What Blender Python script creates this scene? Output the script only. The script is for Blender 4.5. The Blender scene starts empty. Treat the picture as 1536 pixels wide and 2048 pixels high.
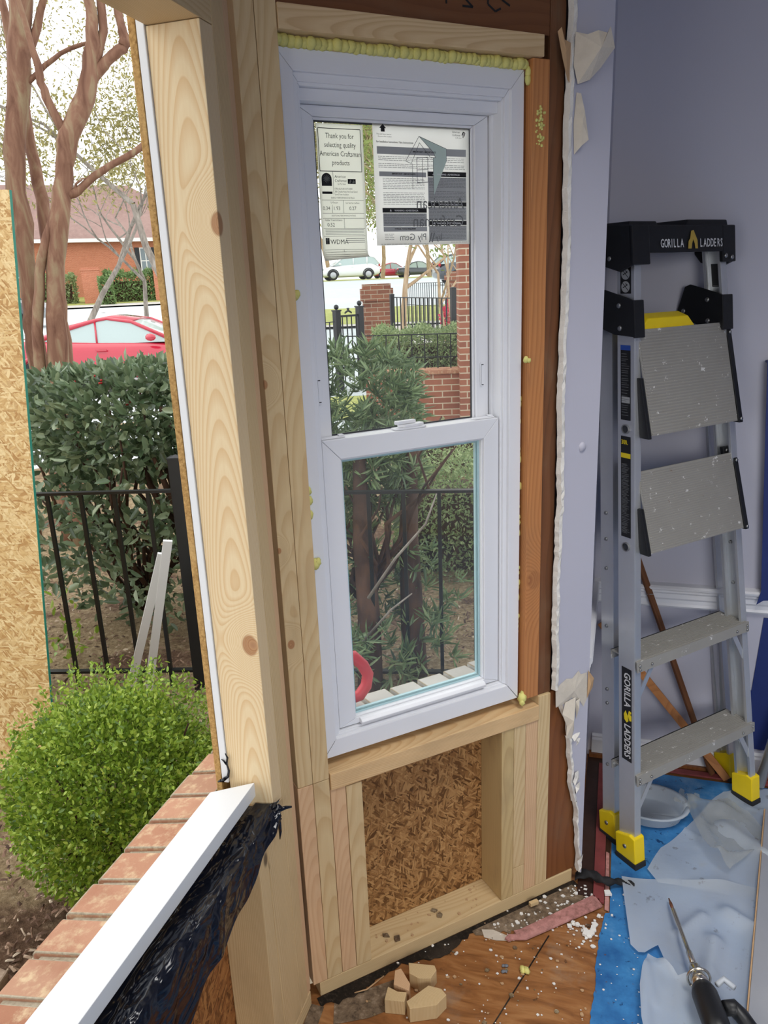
import bpy, bmesh, math, random
import numpy as np
from mathutils import Vector, Matrix, Quaternion

sc = bpy.context.scene
COL = sc.collection
V = Vector
PI = math.pi

# ------------------------------------------------------------------ camera
cam_data = bpy.data.cameras.new('camera')
cam = bpy.data.objects.new('camera', cam_data)
COL.objects.link(cam)
cam_data.sensor_fit = 'VERTICAL'
cam_data.sensor_height = 24.0
cam_data.lens = 24.0 * 1550.0 / 2048.0
cam_data.clip_start = 0.02
cam_data.clip_end = 400
EYE = V((0, 0, 1.55))
right = V((0.95698, 0.28746, -0.03948))
down = V((0.04552, -0.28311, -0.95801))
fwd = V((-0.28657, 0.91499, -0.28402))
m = Matrix((right, -down, -fwd)).transposed().to_4x4()
m.translation = EYE
cam.matrix_world = m
sc.camera = cam

# ------------------------------------------------------------------ world: bright overcast sky
world = bpy.data.worlds.new('overcast_sky')
sc.world = world
world.use_nodes = True
wn = world.node_tree.nodes
wl = world.node_tree.links
wn.clear()
wo = wn.new('ShaderNodeOutputWorld')
wb = wn.new('ShaderNodeBackground')
wt = wn.new('ShaderNodeTexCoord')
wx = wn.new('ShaderNodeSeparateXYZ')
wr = wn.new('ShaderNodeValToRGB')
wr.color_ramp.elements[0].position = 0.0
wr.color_ramp.elements[0].color = (0.90, 0.91, 0.92, 1)
wr.color_ramp.elements[1].position = 0.7
wr.color_ramp.elements[1].color = (0.96, 0.975, 0.99, 1)
wc = wn.new('ShaderNodeTexNoise')
wc.inputs['Scale'].default_value = 2.2
wc.inputs['Detail'].default_value = 5
wm = wn.new('ShaderNodeMix'); wm.data_type = 'RGBA'; wm.blend_type = 'MULTIPLY'
wm.inputs[0].default_value = 0.12
wl.new(wt.outputs['Generated'], wx.inputs[0])
wl.new(wt.outputs['Generated'], wc.inputs['Vector'])
wl.new(wx.outputs['Z'], wr.inputs[0])
wl.new(wr.outputs[0], wm.inputs[6])
wl.new(wc.outputs['Color'], wm.inputs[7])
wl.new(wm.outputs[2], wb.inputs['Color'])
wb.inputs['Strength'].default_value = 2.15
wl.new(wb.outputs[0], wo.inputs['Surface'])

# the veiled sun of an overcast day, very soft
sd = bpy.data.lights.new('veiled_sun', 'SUN'); sd.energy = 0.5; sd.angle = math.radians(60); sd.color = (1.0, 0.97, 0.92)
so = bpy.data.objects.new('veiled_sun', sd); COL.objects.link(so)
so.rotation_euler = V((0.55, 0.35, -0.75)).to_track_quat('-Z', 'Y').to_euler()

# added area fill behind the camera, lifts the interior; no window modelled as its source
ld = bpy.data.lights.new('room_fill', 'AREA'); ld.shape = 'RECTANGLE'; ld.size = 1.8; ld.size_y = 1.3
ld.energy = 11; ld.color = (1.0, 0.99, 0.97); ld.spread = math.radians(75)
lo = bpy.data.objects.new('room_fill', ld); COL.objects.link(lo)
lo.location = (1.5, -1.9, 1.95)
lo.rotation_euler = (V((0.15, 1.75, -0.25)) - V(lo.location)).to_track_quat('-Z', 'Y').to_euler()

# added unseen area light overhead, brightens floor and lower walls, leaves wall tops dark
cd = bpy.data.lights.new('overhead_fill', 'AREA'); cd.shape = 'SQUARE'; cd.size = 0.7; cd.energy = 11; cd.spread = math.radians(105); cd.color = (1.0, 0.99, 0.97)
co_ = bpy.data.objects.new('overhead_fill', cd); COL.objects.link(co_); co_.location = (0.55, 1.05, 2.40)

sc.view_settings.view_transform = 'Standard'
sc.view_settings.look = 'None'
sc.view_settings.gamma = 1
sc.view_settings.use_curve_mapping = False
sc.view_settings.exposure = 0.0
sc.cycles.max_bounces = 10
sc.cycles.transparent_max_bounces = 24
sc.cycles.use_denoising = True

# ------------------------------------------------------------------ helpers
def s2l(c):
    return c / 12.92 if c <= 0.04045 else ((c + 0.055) / 1.055) ** 2.4
def rgb(r, g, b):
    return (s2l(r / 255), s2l(g / 255), s2l(b / 255), 1)

def tag(o, label=None, cat=None, group=None, kind=None):
    if label: o['label'] = label
    if cat: o['category'] = cat
    if group: o['group'] = group
    if kind: o['kind'] = kind
    return o
def thing(name, label, cat, loc=(0, 0, 0), group=None, kind=None):
    o = bpy.data.objects.new(name, None)
    COL.objects.link(o)
    o.location = loc
    o.empty_display_size = 0.05
    return tag(o, label, cat, group, kind)

class MB:
    """collects world-space vertices and faces, then links them as ONE mesh object"""
    def __init__(self): self.v = []; self.f = []; self.mi = []; self.sm = []; self.mats = []; self.cur = 0; self.smooth = False
    def use(self, mat):
        if mat not in self.mats: self.mats.append(mat)
        self.cur = self.mats.index(mat); return self
    def add(self, vs, fs, smooth=None):
        b = len(self.v); self.v.extend([tuple(p) for p in vs])
        sm = self.smooth if smooth is None else smooth
        for f in fs:
            self.f.append(tuple(i + b for i in f)); self.mi.append(self.cur); self.sm.append(sm)
        return self
    def box(self, F, a0, a1, b0, b1, c0, c1):
        O, ex, ey, ez = F
        vs = [O + ex * a + ey * b + ez * c for c in (c0, c1) for b in (b0, b1) for a in (a0, a1)]
        flip = ex.cross(ey).dot(ez) * (a1 - a0) * (b1 - b0) * (c1 - c0) < 0
        fs = [(0, 2, 3, 1), (4, 5, 7, 6), (0, 1, 5, 4), (2, 6, 7, 3), (0, 4, 6, 2), (1, 3, 7, 5)]
        if flip: fs = [f[::-1] for f in fs]
        return self.add(vs, fs, False)
    def prism(self, F, poly, c0, c1, smooth=False):
        """polygon in the ex, ey plane pushed from c0 to c1 along ez"""
        O, ex, ey, ez = F
        n = len(poly)
        area = sum(poly[i][0] * poly[(i + 1) % n][1] - poly[(i + 1) % n][0] * poly[i][1] for i in range(n))
        if (area > 0) != (ex.cross(ey).dot(ez) * (c1 - c0) > 0): poly = poly[::-1]
        vs = [O + ex * p[0] + ey * p[1] + ez * c0 for p in poly] + [O + ex * p[0] + ey * p[1] + ez * c1 for p in poly]
        fs = [tuple(range(n - 1, -1, -1)), tuple(range(n, 2 * n))] + [(i, (i + 1) % n, n + (i + 1) % n, n + i) for i in range(n)]
        return self.add(vs, fs, smooth)
    def tube(self, pts, rad, n=8, cap=True, smooth=True):
        pts = [V(p) for p in pts]
        if not hasattr(rad, '__len__'): rad = [rad] * len(pts)
        vs = []; up = None
        for i, p in enumerate(pts):
            t = (pts[min(i + 1, len(pts) - 1)] - pts[max(i - 1, 0)]).normalized()
            if up is None: up = t.orthogonal().normalized()
            up = (up - t * up.dot(t)).normalized(); w = t.cross(up)
            for k in range(n):
                a = 2 * PI * k / n
                vs.append(p + (up * math.cos(a) + w * math.sin(a)) * rad[i])
        fs = []
        for i in range(len(pts) - 1):
            for k in range(n):
                a = i * n + k; b = i * n + (k + 1) % n
                fs.append((a, b, b + n, a + n))
        if cap:
            fs.append(tuple(range(n - 1, -1, -1))); L = (len(pts) - 1) * n; fs.append(tuple(range(L, L + n)))
        return self.add(vs, fs, smooth)
    def ball(self, c, r, n=8, sq=(1, 1, 1), jit=0, rnd=None):
        vs = []; fs = []; c = V(c); m_ = n // 2 + 1
        vs.append(c + V((0, 0, r * sq[2])))
        for i in range(1, m_):
            th = PI * i / m_
            for k in range(n):
                a = 2 * PI * k / n; j = 1 + (rnd.uniform(-jit, jit) if rnd else 0)
                vs.append(c + V((math.sin(th) * math.cos(a) * sq[0], math.sin(th) * math.sin(a) * sq[1], math.cos(th) * sq[2])) * r * j)
        vs.append(c - V((0, 0, r * sq[2])))
        for k in range(n): fs.append((0, 1 + k, 1 + (k + 1) % n))
        for i in range(m_ - 2):
            for k in range(n):
                a = 1 + i * n + k; b = 1 + i * n + (k + 1) % n
                fs.append((a, a + n, b + n, b))
        L = len(vs) - 1; s = 1 + (m_ - 2) * n
        for k in range(n): fs.append((L, s + (k + 1) % n, s + k))
        return self.add(vs, fs, True)
    def grid(self, fn, nu, nv, smooth=True):
        vs = [fn(i / nu, j / nv) for j in range(nv + 1) for i in range(nu + 1)]
        fs = [(j * (nu + 1) + i, j * (nu + 1) + i + 1, (j + 1) * (nu + 1) + i + 1, (j + 1) * (nu + 1) + i) for j in range(nv) for i in range(nu)]
        return self.add(vs, fs, smooth)
    def build(self, name, mat=None, parent=None, bevel=0, origin=None, solid=0, subsurf=0):
        P = np.array(self.v, dtype=float)
        lo_ = P.min(0); hi_ = P.max(0)
        org = V(((lo_[0] + hi_[0]) / 2, (lo_[1] + hi_[1]) / 2, lo_[2])) if origin is None else V(origin)
        me = bpy.data.meshes.new(name)
        me.from_pydata([tuple(p) for p in (P - np.array(org))], [], self.f)
        for mt in (self.mats if self.mats else ([mat] if mat else [])): me.materials.append(mt)
        if self.mats: me.polygons.foreach_set('material_index', self.mi)
        me.polygons.foreach_set('use_smooth', self.sm)
        if bevel:
            bm = bmesh.new(); bm.from_mesh(me)
            es = [e for e in bm.edges if len(e.link_faces) == 2 and e.calc_face_angle(0) > 0.6]
            bmesh.ops.bevel(bm, geom=es, offset=bevel, segments=2, affect='EDGES', profile=0.6, clamp_overlap=True)
            bm.to_mesh(me); bm.free()
        me.update()
        o = bpy.data.objects.new(name, me)
        COL.objects.link(o)
        if parent is not None:
            o.parent = parent
            o.location = org - world_loc(parent)
        else: o.location = org
        if solid:
            md = o.modifiers.new('thickness', 'SOLIDIFY'); md.thickness = solid; md.offset = 0
        if subsurf:
            md = o.modifiers.new('smooth', 'SUBSURF'); md.levels = subsurf; md.render_levels = subsurf
        return o

def pieces(mb, name, mat=None, parent=None, **k):
    """every loose piece collected in mb becomes an object of its own"""
    par = list(range(len(mb.v)))
    def find(i):
        while par[i] != i: par[i] = par[par[i]]; i = par[i]
        return i
    for f in mb.f:
        a = find(f[0])
        for i in f[1:]: par[find(i)] = a
    groups = {}
    for fi, f in enumerate(mb.f): groups.setdefault(find(f[0]), []).append(fi)
    out = []
    for fl_ in groups.values():
        q = MB(); q.mats = list(mb.mats); idx = {}
        for fi in fl_:
            for i in mb.f[fi]:
                if i not in idx: idx[i] = len(q.v); q.v.append(mb.v[i])
            q.f.append(tuple(idx[i] for i in mb.f[fi])); q.mi.append(mb.mi[fi]); q.sm.append(mb.sm[fi])
        out.append(q.build(name, mat, parent, **k))
    return out

def world_loc(o):
    p = V(o.location)
    while o.parent is not None:
        o = o.parent; p = p + V(o.location)
    return p
def struct(mb, name, mat=None, parent=None, **k):
    o = mb.build(name, mat, parent, **k)
    if parent is None: o['kind'] = 'structure'
    return o

WF = (V((0, 0, 0)), V((1, 0, 0)), V((0, 1, 0)), V((0, 0, 1)))           # the room's own axes
TH = math.radians(46.4)
W0 = V((-0.592, 1.259, 0))
AW = V((math.sin(TH), math.cos(TH), 0))                                 # along the window wall
NW = V((math.cos(TH), -math.sin(TH), 0))                                # from the window wall into the room
BW = (W0, AW, NW, V((0, 0, 1)))
def WW(s, o, z): return W0 + AW * s + NW * o + V((0, 0, z))

# ------------------------------------------------------------------ node helpers
class NT:
    def __init__(self, name):
        self.m = bpy.data.materials.new(name); self.m.use_nodes = True
        self.t = self.m.node_tree; self.t.nodes.clear()
        self.out = self.t.nodes.new('ShaderNodeOutputMaterial')
    def n(self, kind, **k):
        nd = self.t.nodes.new('ShaderNode' + kind)
        for a, b in k.items():
            if a in ('operation', 'data_type', 'blend_type', 'wave_type', 'feature', 'bands_direction', 'rings_direction', 'distance', 'interpolation_type', 'clamp', 'noise_dimensions', 'invert'):
                setattr(nd, a, b)
        return nd
    def put(self, sock, val):
        if isinstance(val, bpy.types.NodeSocket): self.t.links.new(val, sock)
        else: sock.default_value = val
    def math(self, op, a, b=0.0, c=None, clamp=False):
        nd = self.t.nodes.new('ShaderNodeMath'); nd.operation = op; nd.use_clamp = clamp
        self.put(nd.inputs[0], a); self.put(nd.inputs[1], b)
        if c is not None: self.put(nd.inputs[2], c)
        return nd.outputs[0]
    def vmath(self, op, a, b=(0, 0, 0)):
        nd = self.t.nodes.new('ShaderNodeVectorMath'); nd.operation = op
        self.put(nd.inputs[0], a)
        if op == 'SCALE': self.put(nd.inputs['Scale'], b)
        else: self.put(nd.inputs[1], b)
        return nd.outputs['Value'] if op in ('LENGTH', 'DISTANCE', 'DOT_PRODUCT') else nd.outputs[0]
    def obj(self): return self.n('TexCoord').outputs['Object']
    def map(self, vec, scale=(1, 1, 1), loc=(0, 0, 0), rot=(0, 0, 0)):
        nd = self.n('Mapping'); self.put(nd.inputs[0], vec); self.put(nd.inputs['Scale'], scale); self.put(nd.inputs['Location'], loc); self.put(nd.inputs['Rotation'], rot)
        return nd.outputs[0]
    def noise(self, vec, scale, detail=2, rough=0.5, color=False, dist=0):
        nd = self.n('TexNoise'); self.put(nd.inputs['Vector'], vec); nd.inputs['Scale'].default_value = scale
        nd.inputs['Detail'].default_value = detail; nd.inputs['Roughness'].default_value = rough; nd.inputs['Distortion'].default_value = dist
        return nd.outputs['Color' if color else 0]
    def voro(self, vec, scale, out='Distance', feature='F1', rand=1):
        nd = self.n('TexVoronoi', feature=feature); self.put(nd.inputs['Vector'], vec); nd.inputs['Scale'].default_value = scale
        nd.inputs['Randomness'].default_value = rand
        return nd.outputs[out]
    def ramp(self, fac, stops, interp='LINEAR'):
        nd = self.n('ValToRGB'); cr = nd.color_ramp; cr.interpolation = interp
        while len(cr.elements) < len(stops): cr.elements.new(0.5)
        for e, (p, c) in zip(cr.elements, stops):
            e.position = p; e.color = c if hasattr(c, '__len__') else (c, c, c, 1)
        self.put(nd.inputs[0], fac)
        return nd.outputs[0]
    def mix(self, fac, a, b, mode='MIX'):
        nd = self.n('Mix', data_type='RGBA', blend_type=mode); self.put(nd.inputs[0], fac); self.put(nd.inputs[6], a); self.put(nd.inputs[7], b)
        return nd.outputs[2]
    def step(self, v, a, b):
        nd = self.n('MapRange', interpolation_type='SMOOTHSTEP'); self.put(nd.inputs[0], v); nd.inputs[1].default_value = a; nd.inputs[2].default_value = b
        return nd.outputs[0]
    def bump(self, h, strength=0.3, dist=0.002):
        nd = self.n('Bump'); nd.inputs['Strength'].default_value = strength; nd.inputs['Distance'].default_value = dist; self.put(nd.inputs['Height'], h)
        return nd.outputs[0]
    def bsdf(self, color, rough=0.6, metal=0.0, normal=None, spec=0.5, sheen=0, coat=0, trans=0, alpha=None):
        nd = self.n('BsdfPrincipled'); self.put(nd.inputs['Base Color'], color); self.put(nd.inputs['Roughness'], rough); self.put(nd.inputs['Metallic'], metal)
        nd.inputs['Specular IOR Level'].default_value = spec
        if normal is not None: self.put(nd.inputs['Normal'], normal)
        nd.inputs['Coat Weight'].default_value = coat
        nd.inputs['Transmission Weight'].default_value = trans
        if alpha is not None: self.put(nd.inputs['Alpha'], alpha)
        return nd.outputs[0]
    def done(self, shader):
        self.t.links.new(shader, self.out.inputs[0]); return self.m

def plain(name, c, rough=0.5, metal=0.0, var=0.06, scale=30, bump=0.0, spec=0.5, coat=0):
    """a paint, plastic or metal with slight mottling"""
    t = NT(name); o = t.obj()
    nz = t.noise(o, scale, 3)
    c2 = tuple(max(0, x * (1 - var * 2.2)) for x in c[:3]) + (1,)
    col = t.mix(nz, c, c2)
    nr = t.bump(t.noise(o, scale * 6, 2), bump, 0.001) if bump else None
    return t.done(t.bsdf(col, t.math('ADD', rough - 0.06, t.math('MULTIPLY', nz, 0.12)), metal, nr, spec, coat=coat))

def pine(name, early, late, freq=330, knots=(), dirt=0.25, off=(0.03, 0.055), tilt=0.03, tx=0.0, rough=0.62, amp=0.010, nails=0, fig=0.4):
    """sawn softwood: rings of a log cut along local Z, with optional knots at local points"""
    t = NT(name); o = t.obj()
    ri = t.n('ObjectInfo').outputs['Random']
    sh = t.n('CombineXYZ'); t.put(sh.inputs[0], t.math('MULTIPLY_ADD', ri, 0.05, -0.02)); t.put(sh.inputs[1], t.math('MULTIPLY_ADD', ri, -0.04, 0.02)); t.put(sh.inputs[2], t.math('MULTIPLY', ri, 37.0))
    p = t.vmath('ADD', o, sh.outputs[0])
    nz = t.noise(t.map(p, (3, 3, 0.9)), 1.6, 2, 0.5, color=True)
    w = t.vmath('SCALE', t.vmath('SUBTRACT', nz, (0.5, 0.5, 0.5)), amp * 4)
    q = t.vmath('ADD', t.vmath('ADD', p, w), (off[0], off[1], 0))
    sx = t.n('SeparateXYZ'); t.put(sx.inputs[0], q)
    so_ = t.n('SeparateXYZ'); t.put(so_.inputs[0], o)
    yy = t.math('ADD', sx.outputs[1], t.math('MULTIPLY', so_.outputs[2], tilt))
    xx = t.math('ADD', sx.outputs[0], t.math('MULTIPLY', so_.outputs[2], tx)) if tx else sx.outputs[0]
    r = t.math('SQRT', t.math('ADD', t.math('MULTIPLY', xx, xx), t.math('MULTIPLY', yy, yy)))
    kmask = None
    for (kx, ky, kz, kr) in knots:
        d = t.vmath('LENGTH', t.map(t.vmath('SUBTRACT', o, (kx, ky, kz)), (1, 1, 0.75)))
        g = t.math('POWER', 2.718, t.math('MULTIPLY', t.math('POWER', t.math('DIVIDE', d, kr * 2.6), 2), -1))
        r = t.math('ADD', r, t.math('MULTIPLY', g, 0.05))
        mk = t.math('SUBTRACT', 1.0, t.step(d, kr * 0.75, kr * 1.05))
        kmask = mk if kmask is None else t.math('MAXIMUM', kmask, mk)
    fr = t.math('FRACT', t.math('MULTIPLY', r, freq))
    late_f = t.ramp(fr, [(0.0, 0.15), (0.35, 0.0), (0.78, 0.75), (0.93, 1.0), (1.0, 0.15)])
    col = t.mix(t.math('MULTIPLY', late_f, fig), early, late)
    st = t.noise(t.map(p, (260, 260, 5)), 1.0, 3, 0.6)
    col = t.mix(t.math('MULTIPLY', st, 0.30), col, late)
    dn = t.noise(t.map(p, (6, 6, 2.5)), 1.4, 4, 0.65)
    col = t.mix(t.math('MULTIPLY', t.step(dn, 0.48, 0.8), dirt), col, (0.20, 0.13, 0.075, 1))
    if nails:
        vd = t.voro(t.map(p, (1, 1, 0.55)), nails, 'Distance')
        nm = t.math('SUBTRACT', 1.0, t.step(vd, 0.04, 0.10))
        col = t.mix(t.math('MULTIPLY', nm, 0.8), col, (0.05, 0.03, 0.02, 1))
    if kmask is not None:
        kr_ = t.ramp(t.math('FRACT', t.math('MULTIPLY', r, freq * 1.6)), [(0, (0.42, 0.19, 0.07, 1)), (1, (0.28, 0.10, 0.04, 1))])
        col = t.mix(t.math('MULTIPLY', kmask, 0.8), col, kr_)
    nr = t.bump(t.math('ADD', t.math('MULTIPLY', late_f, 0.6), st), 0.22, 0.0006)
    return t.done(t.bsdf(col, rough, 0, nr, 0.3))

def osb(name, c_lo, c_mid, c_hi, ax='XZ', scale=1.0):
    """pressed wood flakes"""
    t = NT(name); o = t.obj()
    sp = t.n('SeparateXYZ'); t.put(sp.inputs[0], o)
    cb = t.n('CombineXYZ'); t.put(cb.inputs[0], sp.outputs['XYZ'.index(ax[0])]); t.put(cb.inputs[1], sp.outputs['XYZ'.index(ax[1])])
    p = cb.outputs[0]
    w = t.vmath('SCALE', t.vmath('SUBTRACT', t.noise(p, 9, 3, 0.6, color=True), (0.5, 0.5, 0.5)), 0.035)
    p = t.vmath('ADD', p, w)
    col = None; hsum = None
    for i, (ang, lx, ly) in enumerate([(0.5, 14, 95), (-0.7, 17, 110), (1.3, 20, 85), (0.05, 13, 120), (2.3, 24, 130)]):
        q = t.map(p, (lx * scale, ly * scale, 1), (i * 3.7, i * 1.3, 0), (0, 0, 0))
        rotm = t.map(p, (1, 1, 1), (0, 0, 0), (0, 0, ang))
        q = t.map(rotm, (lx * scale, ly * scale, 1), (i * 3.7, i * 1.3, 0))
        nd = t.n('TexVoronoi', feature='F1'); t.put(nd.inputs['Vector'], q); nd.inputs['Scale'].default_value = 1.0
        sc_ = t.n('SeparateColor'); t.put(sc_.inputs[0], nd.outputs['Color'])
        c = t.ramp(sc_.outputs[0], [(0.0, c_lo), (0.35, c_mid), (1.0, c_hi)])
        edge = t.step(nd.outputs['Distance'], 0.45, 0.75)
        c = t.mix(t.math('MULTIPLY', edge, 0.55), c, c_lo)
        if col is None: col = c; hsum = sc_.outputs[1]
        else:
            pick = t.math('MULTIPLY', t.math('GREATER_THAN', sc_.outputs[1], 0.52), t.math('SUBTRACT', 1.0, t.step(nd.outputs['Distance'], 0.5, 0.6)))
            col = t.mix(pick, col, c); hsum = t.math('ADD', hsum, t.math('MULTIPLY', pick, sc_.outputs[2]))
    fib = t.noise(t.map(p, (60, 260, 1)), 1, 3)
    col = t.mix(t.math('MULTIPLY', fib, 0.25), col, c_lo)
    return t.done(t.bsdf(col, 0.6, 0, t.bump(hsum, 0.5, 0.0015), 0.3))

def brick(name, c1, c2, mortar, bw=0.203, bh=0.0677, ms=0.011, soldier=False):
    """running bond on the upright faces of an object, in its own axes"""
    t = NT(name)
    tc = t.n('TexCoord'); o = tc.outputs['Object']
    sp = t.n('SeparateXYZ'); t.put(sp.inputs[0], o)
    sn = t.n('SeparateXYZ'); t.put(sn.inputs[0], tc.outputs['Normal'])
    side = t.math('GREATER_THAN', t.math('ABSOLUTE', sn.outputs[0]), 0.6)
    mx = t.n('Mix', data_type='FLOAT'); t.put(mx.inputs[0], side); t.put(mx.inputs[2], sp.outputs[0]); t.put(mx.inputs[3], sp.outputs[1])
    cb = t.n('CombineXYZ'); t.put(cb.inputs[0], mx.outputs[0]); t.put(cb.inputs[1], sp.outputs[2])
    bt = t.n('TexBrick'); t.put(bt.inputs['Vector'], cb.outputs[0])
    bt.inputs['Color1'].default_value = c1; bt.inputs['Color2'].default_value = c2; bt.inputs['Mortar'].default_value = mortar
    bt.inputs['Scale'].default_value = 1.0; bt.inputs['Brick Width'].default_value = bw; bt.inputs['Row Height'].default_value = bh
    bt.inputs['Mortar Size'].default_value = ms / 2; bt.inputs['Mortar Smooth'].default_value = 0.1; bt.inputs['Bias'].default_value = -0.1
    nz = t.noise(o, 18, 4)
    col = t.mix(t.math('MULTIPLY', nz, 0.45), bt.outputs['Color'], tuple(x * 0.45 for x in c2[:3]) + (1,))
    return t.done(t.bsdf(col, 0.85, 0, t.bump(t.math('SUBTRACT', t.math('MULTIPLY', nz, 0.3), bt.outputs['Fac']), 0.5, 0.006), 0.2))

def leafmat(name, dark, mid, light, rough=0.4, trans=0.25, spec=0.5):
    t = NT(name)
    g = t.n('NewGeometry')
    col = t.ramp(g.outputs['Random Per Island'], [(0, dark), (0.5, mid), (1, light)])
    col = t.mix(t.math('MULTIPLY', t.noise(t.obj(), 60, 2), 0.35), col, dark)
    a = t.bsdf(col, rough, 0, None, spec)
    b = t.n('BsdfTranslucent'); t.put(b.inputs[0], t.mix(0.5, col, light))
    mx = t.n('MixShader'); mx.inputs[0].default_value = trans
    t.t.links.new(a, mx.inputs[1]); t.t.links.new(b.outputs[0], mx.inputs[2])
    return t.done(mx.outputs[0])

def speckle(name, c_a, c_b, c_c, scale=40, rough=0.9, bump=0.6, bd=0.01):
    t = NT(name); o = t.obj()
    n1 = t.noise(o, scale, 6, 0.7); n2 = t.noise(o, scale * 0.08, 3)
    v = t.voro(o, scale * 1.6, 'Color'); sp = t.n('SeparateColor'); t.put(sp.inputs[0], v)
    col = t.ramp(n1, [(0.3, c_a), (0.55, c_b), (0.72, c_c)])
    col = t.mix(t.math('MULTIPLY', sp.outputs[0], 0.5), col, c_b)
    col = t.mix(t.step(n2, 0.45, 0.7), col, t.mix(0.4, col, c_c))
    return t.done(t.bsdf(col, rough, 0, t.bump(n1, bump, bd), 0.2))

# ------------------------------------------------------------------ materials
E1 = rgb(216, 193, 149); L1 = rgb(178, 136, 86)
M = {}
M['pine'] = pine('new_pine', E1, L1)
M['pine_jamb'] = pine('new_pine_jamb', rgb(232, 213, 174), rgb(200, 154, 96), freq=400, off=(0.012, 0.006), tilt=0.003, tx=0.046, amp=0.0022, dirt=0.06, fig=0.5,
                      knots=((0.019, 0.028, 0.345, 0.017), (0.019, 0.045, 1.06, 0.015)))
M['pine_sill'] = pine('new_pine_sill', rgb(228, 198, 150), rgb(182, 124, 70), freq=330, amp=0.012, off=(0.02, 0.03), tilt=0.05,
                      knots=((0.046, 0.0, 0.165, 0.011), (0.046, 0.006, 0.365, 0.012)), dirt=0.3)
M['pine_head'] = pine('new_pine_head', rgb(222, 196, 152), rgb(170, 124, 76), freq=300, off=(-0.02, 0.0), tilt=0.02, tx=0.04, dirt=0.2, amp=0.016,
                      knots=((0.046, -0.006, 0.15, 0.007), (0.046, 0.024, 0.31, 0.009)))
M['pine_nailed'] = pine('new_pine_nailed', E1, L1, nails=9)
M['pine_knot'] = pine('knotty_pine', E1, L1, knots=((0.006, 0.0445, 0.325, 0.008), (0.017, 0.0445, 0.83, 0.007), (0.015, 0.0445, 0.52, 0.005)), dirt=0.35)
M['pine_pink'] = pine('pinkish_pine', rgb(220, 186, 146), rgb(188, 138, 100), dirt=0.2)
M['pine_grey'] = pine('greyed_pine', rgb(205, 180, 130), rgb(160, 128, 84), dirt=0.5)
M['pine_old'] = pine('old_orange_pine', rgb(196, 134, 82), rgb(136, 78, 42), freq=200, dirt=0.35, knots=((-0.002, 0.044, 0.30, 0.019),))
M['wood_dark'] = pine('old_dark_wood', rgb(118, 76, 48), rgb(70, 42, 26), freq=120, dirt=0.6)
M['wood_brown'] = pine('varnished_brown_wood', rgb(132, 82, 46), rgb(96, 54, 28), freq=60, dirt=0.5, rough=0.45, amp=0.03)
M['wood_beam'] = pine('old_brown_beam', rgb(120, 78, 48), rgb(92, 54, 32), freq=45, dirt=0.4, rough=0.6, amp=0.04)
M['osb_out'] = osb('osb_pale', rgb(170, 128, 76), rgb(206, 173, 117), rgb(232, 210, 160), 'XZ', 1.1)
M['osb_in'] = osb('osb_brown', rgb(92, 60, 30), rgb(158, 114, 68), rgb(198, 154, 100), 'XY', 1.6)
M['osb_edge'] = speckle('osb_cut_edge', rgb(120, 84, 44), rgb(186, 148, 92), rgb(214, 180, 122), 160, 0.85, 0.8, 0.002)
M['teal'] = plain('teal_edge_paint', rgb(30, 130, 110), 0.6)
M['vinyl'] = plain('white_vinyl', rgb(228, 229, 233), 0.35, var=0.02, scale=12)
M['pvc'] = plain('white_pvc', rgb(226, 228, 229), 0.38, var=0.015, scale=8)
M['gasket'] = plain('dark_gasket', rgb(52, 54, 58), 0.5)
M['foam'] = plain('spray_foam', rgb(226, 219, 130), 0.6, var=0.12, scale=60, bump=0.5)
M['drywall'] = plain('torn_drywall_paper', rgb(216, 206, 190), 0.9, var=0.12, scale=45, bump=0.6)
M['gypsum'] = plain('crumbly_gypsum', rgb(232, 228, 220), 0.95, var=0.10, scale=80, bump=0.9)
M['kraft'] = plain('tan_paper', rgb(196, 160, 120), 0.9, var=0.1)
M['white_chip'] = plain('plaster_chip', rgb(235, 233, 228), 0.9)
def lavender():
    t = NT('lavender_wall_paint'); o = t.obj()
    n1 = t.noise(t.map(o, (1, 1, 0.2)), 90, 3); n2 = t.noise(o, 3, 3)
    col = t.mix(n2, rgb(188, 187, 199), rgb(181, 180, 192))
    return t.done(t.bsdf(col, 0.5, 0, t.bump(n1, 0.12, 0.002), 0.4))
M['lav'] = lavender()
M['trim'] = plain('white_gloss_trim', rgb(222, 222, 226), 0.35, var=0.03, scale=10)
def floor_mat():
    t = NT('varnished_subfloor'); o = t.obj()
    sp = t.n('SeparateXYZ'); t.put(sp.inputs[0], o)
    nz = t.noise(t.map(o, (1.2, 5, 1), (0, 0, 0), (0, 0, -0.35)), 5, 5, 0.6, dist=1.2)
    col = t.ramp(nz, [(0.25, rgb(98, 62, 34)), (0.5, rgb(156, 104, 60)), (0.75, rgb(190, 140, 90))])
    gr = t.noise(t.map(o, (8, 160, 1), (0, 0, 0), (0, 0, -0.35)), 1, 3)
    col = t.mix(t.math('MULTIPLY', gr, 0.35), col, rgb(84, 44, 18))
    n2 = t.noise(o, 7, 5, 0.7)
    col = t.mix(t.math('MULTIPLY', t.step(n2, 0.52, 0.75), 0.6), col, rgb(150, 132, 112))
    n3 = t.noise(o, 26, 4, 0.7)
    col = t.mix(t.math('MULTIPLY', t.step(n3, 0.62, 0.72), 0.8), col, rgb(60, 42, 30))
    return t.done(t.bsdf(col, t.math('MULTIPLY_ADD', n2, 0.5, 0.15), 0, t.bump(t.math('ADD', gr, n3), 0.25, 0.002), 0.4))
M['floor'] = floor_mat()
M['floor_dark'] = plain('dark_stained_strip_floor', rgb(64, 38, 28), 0.5, var=0.25, scale=18, bump=0.3)
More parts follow.
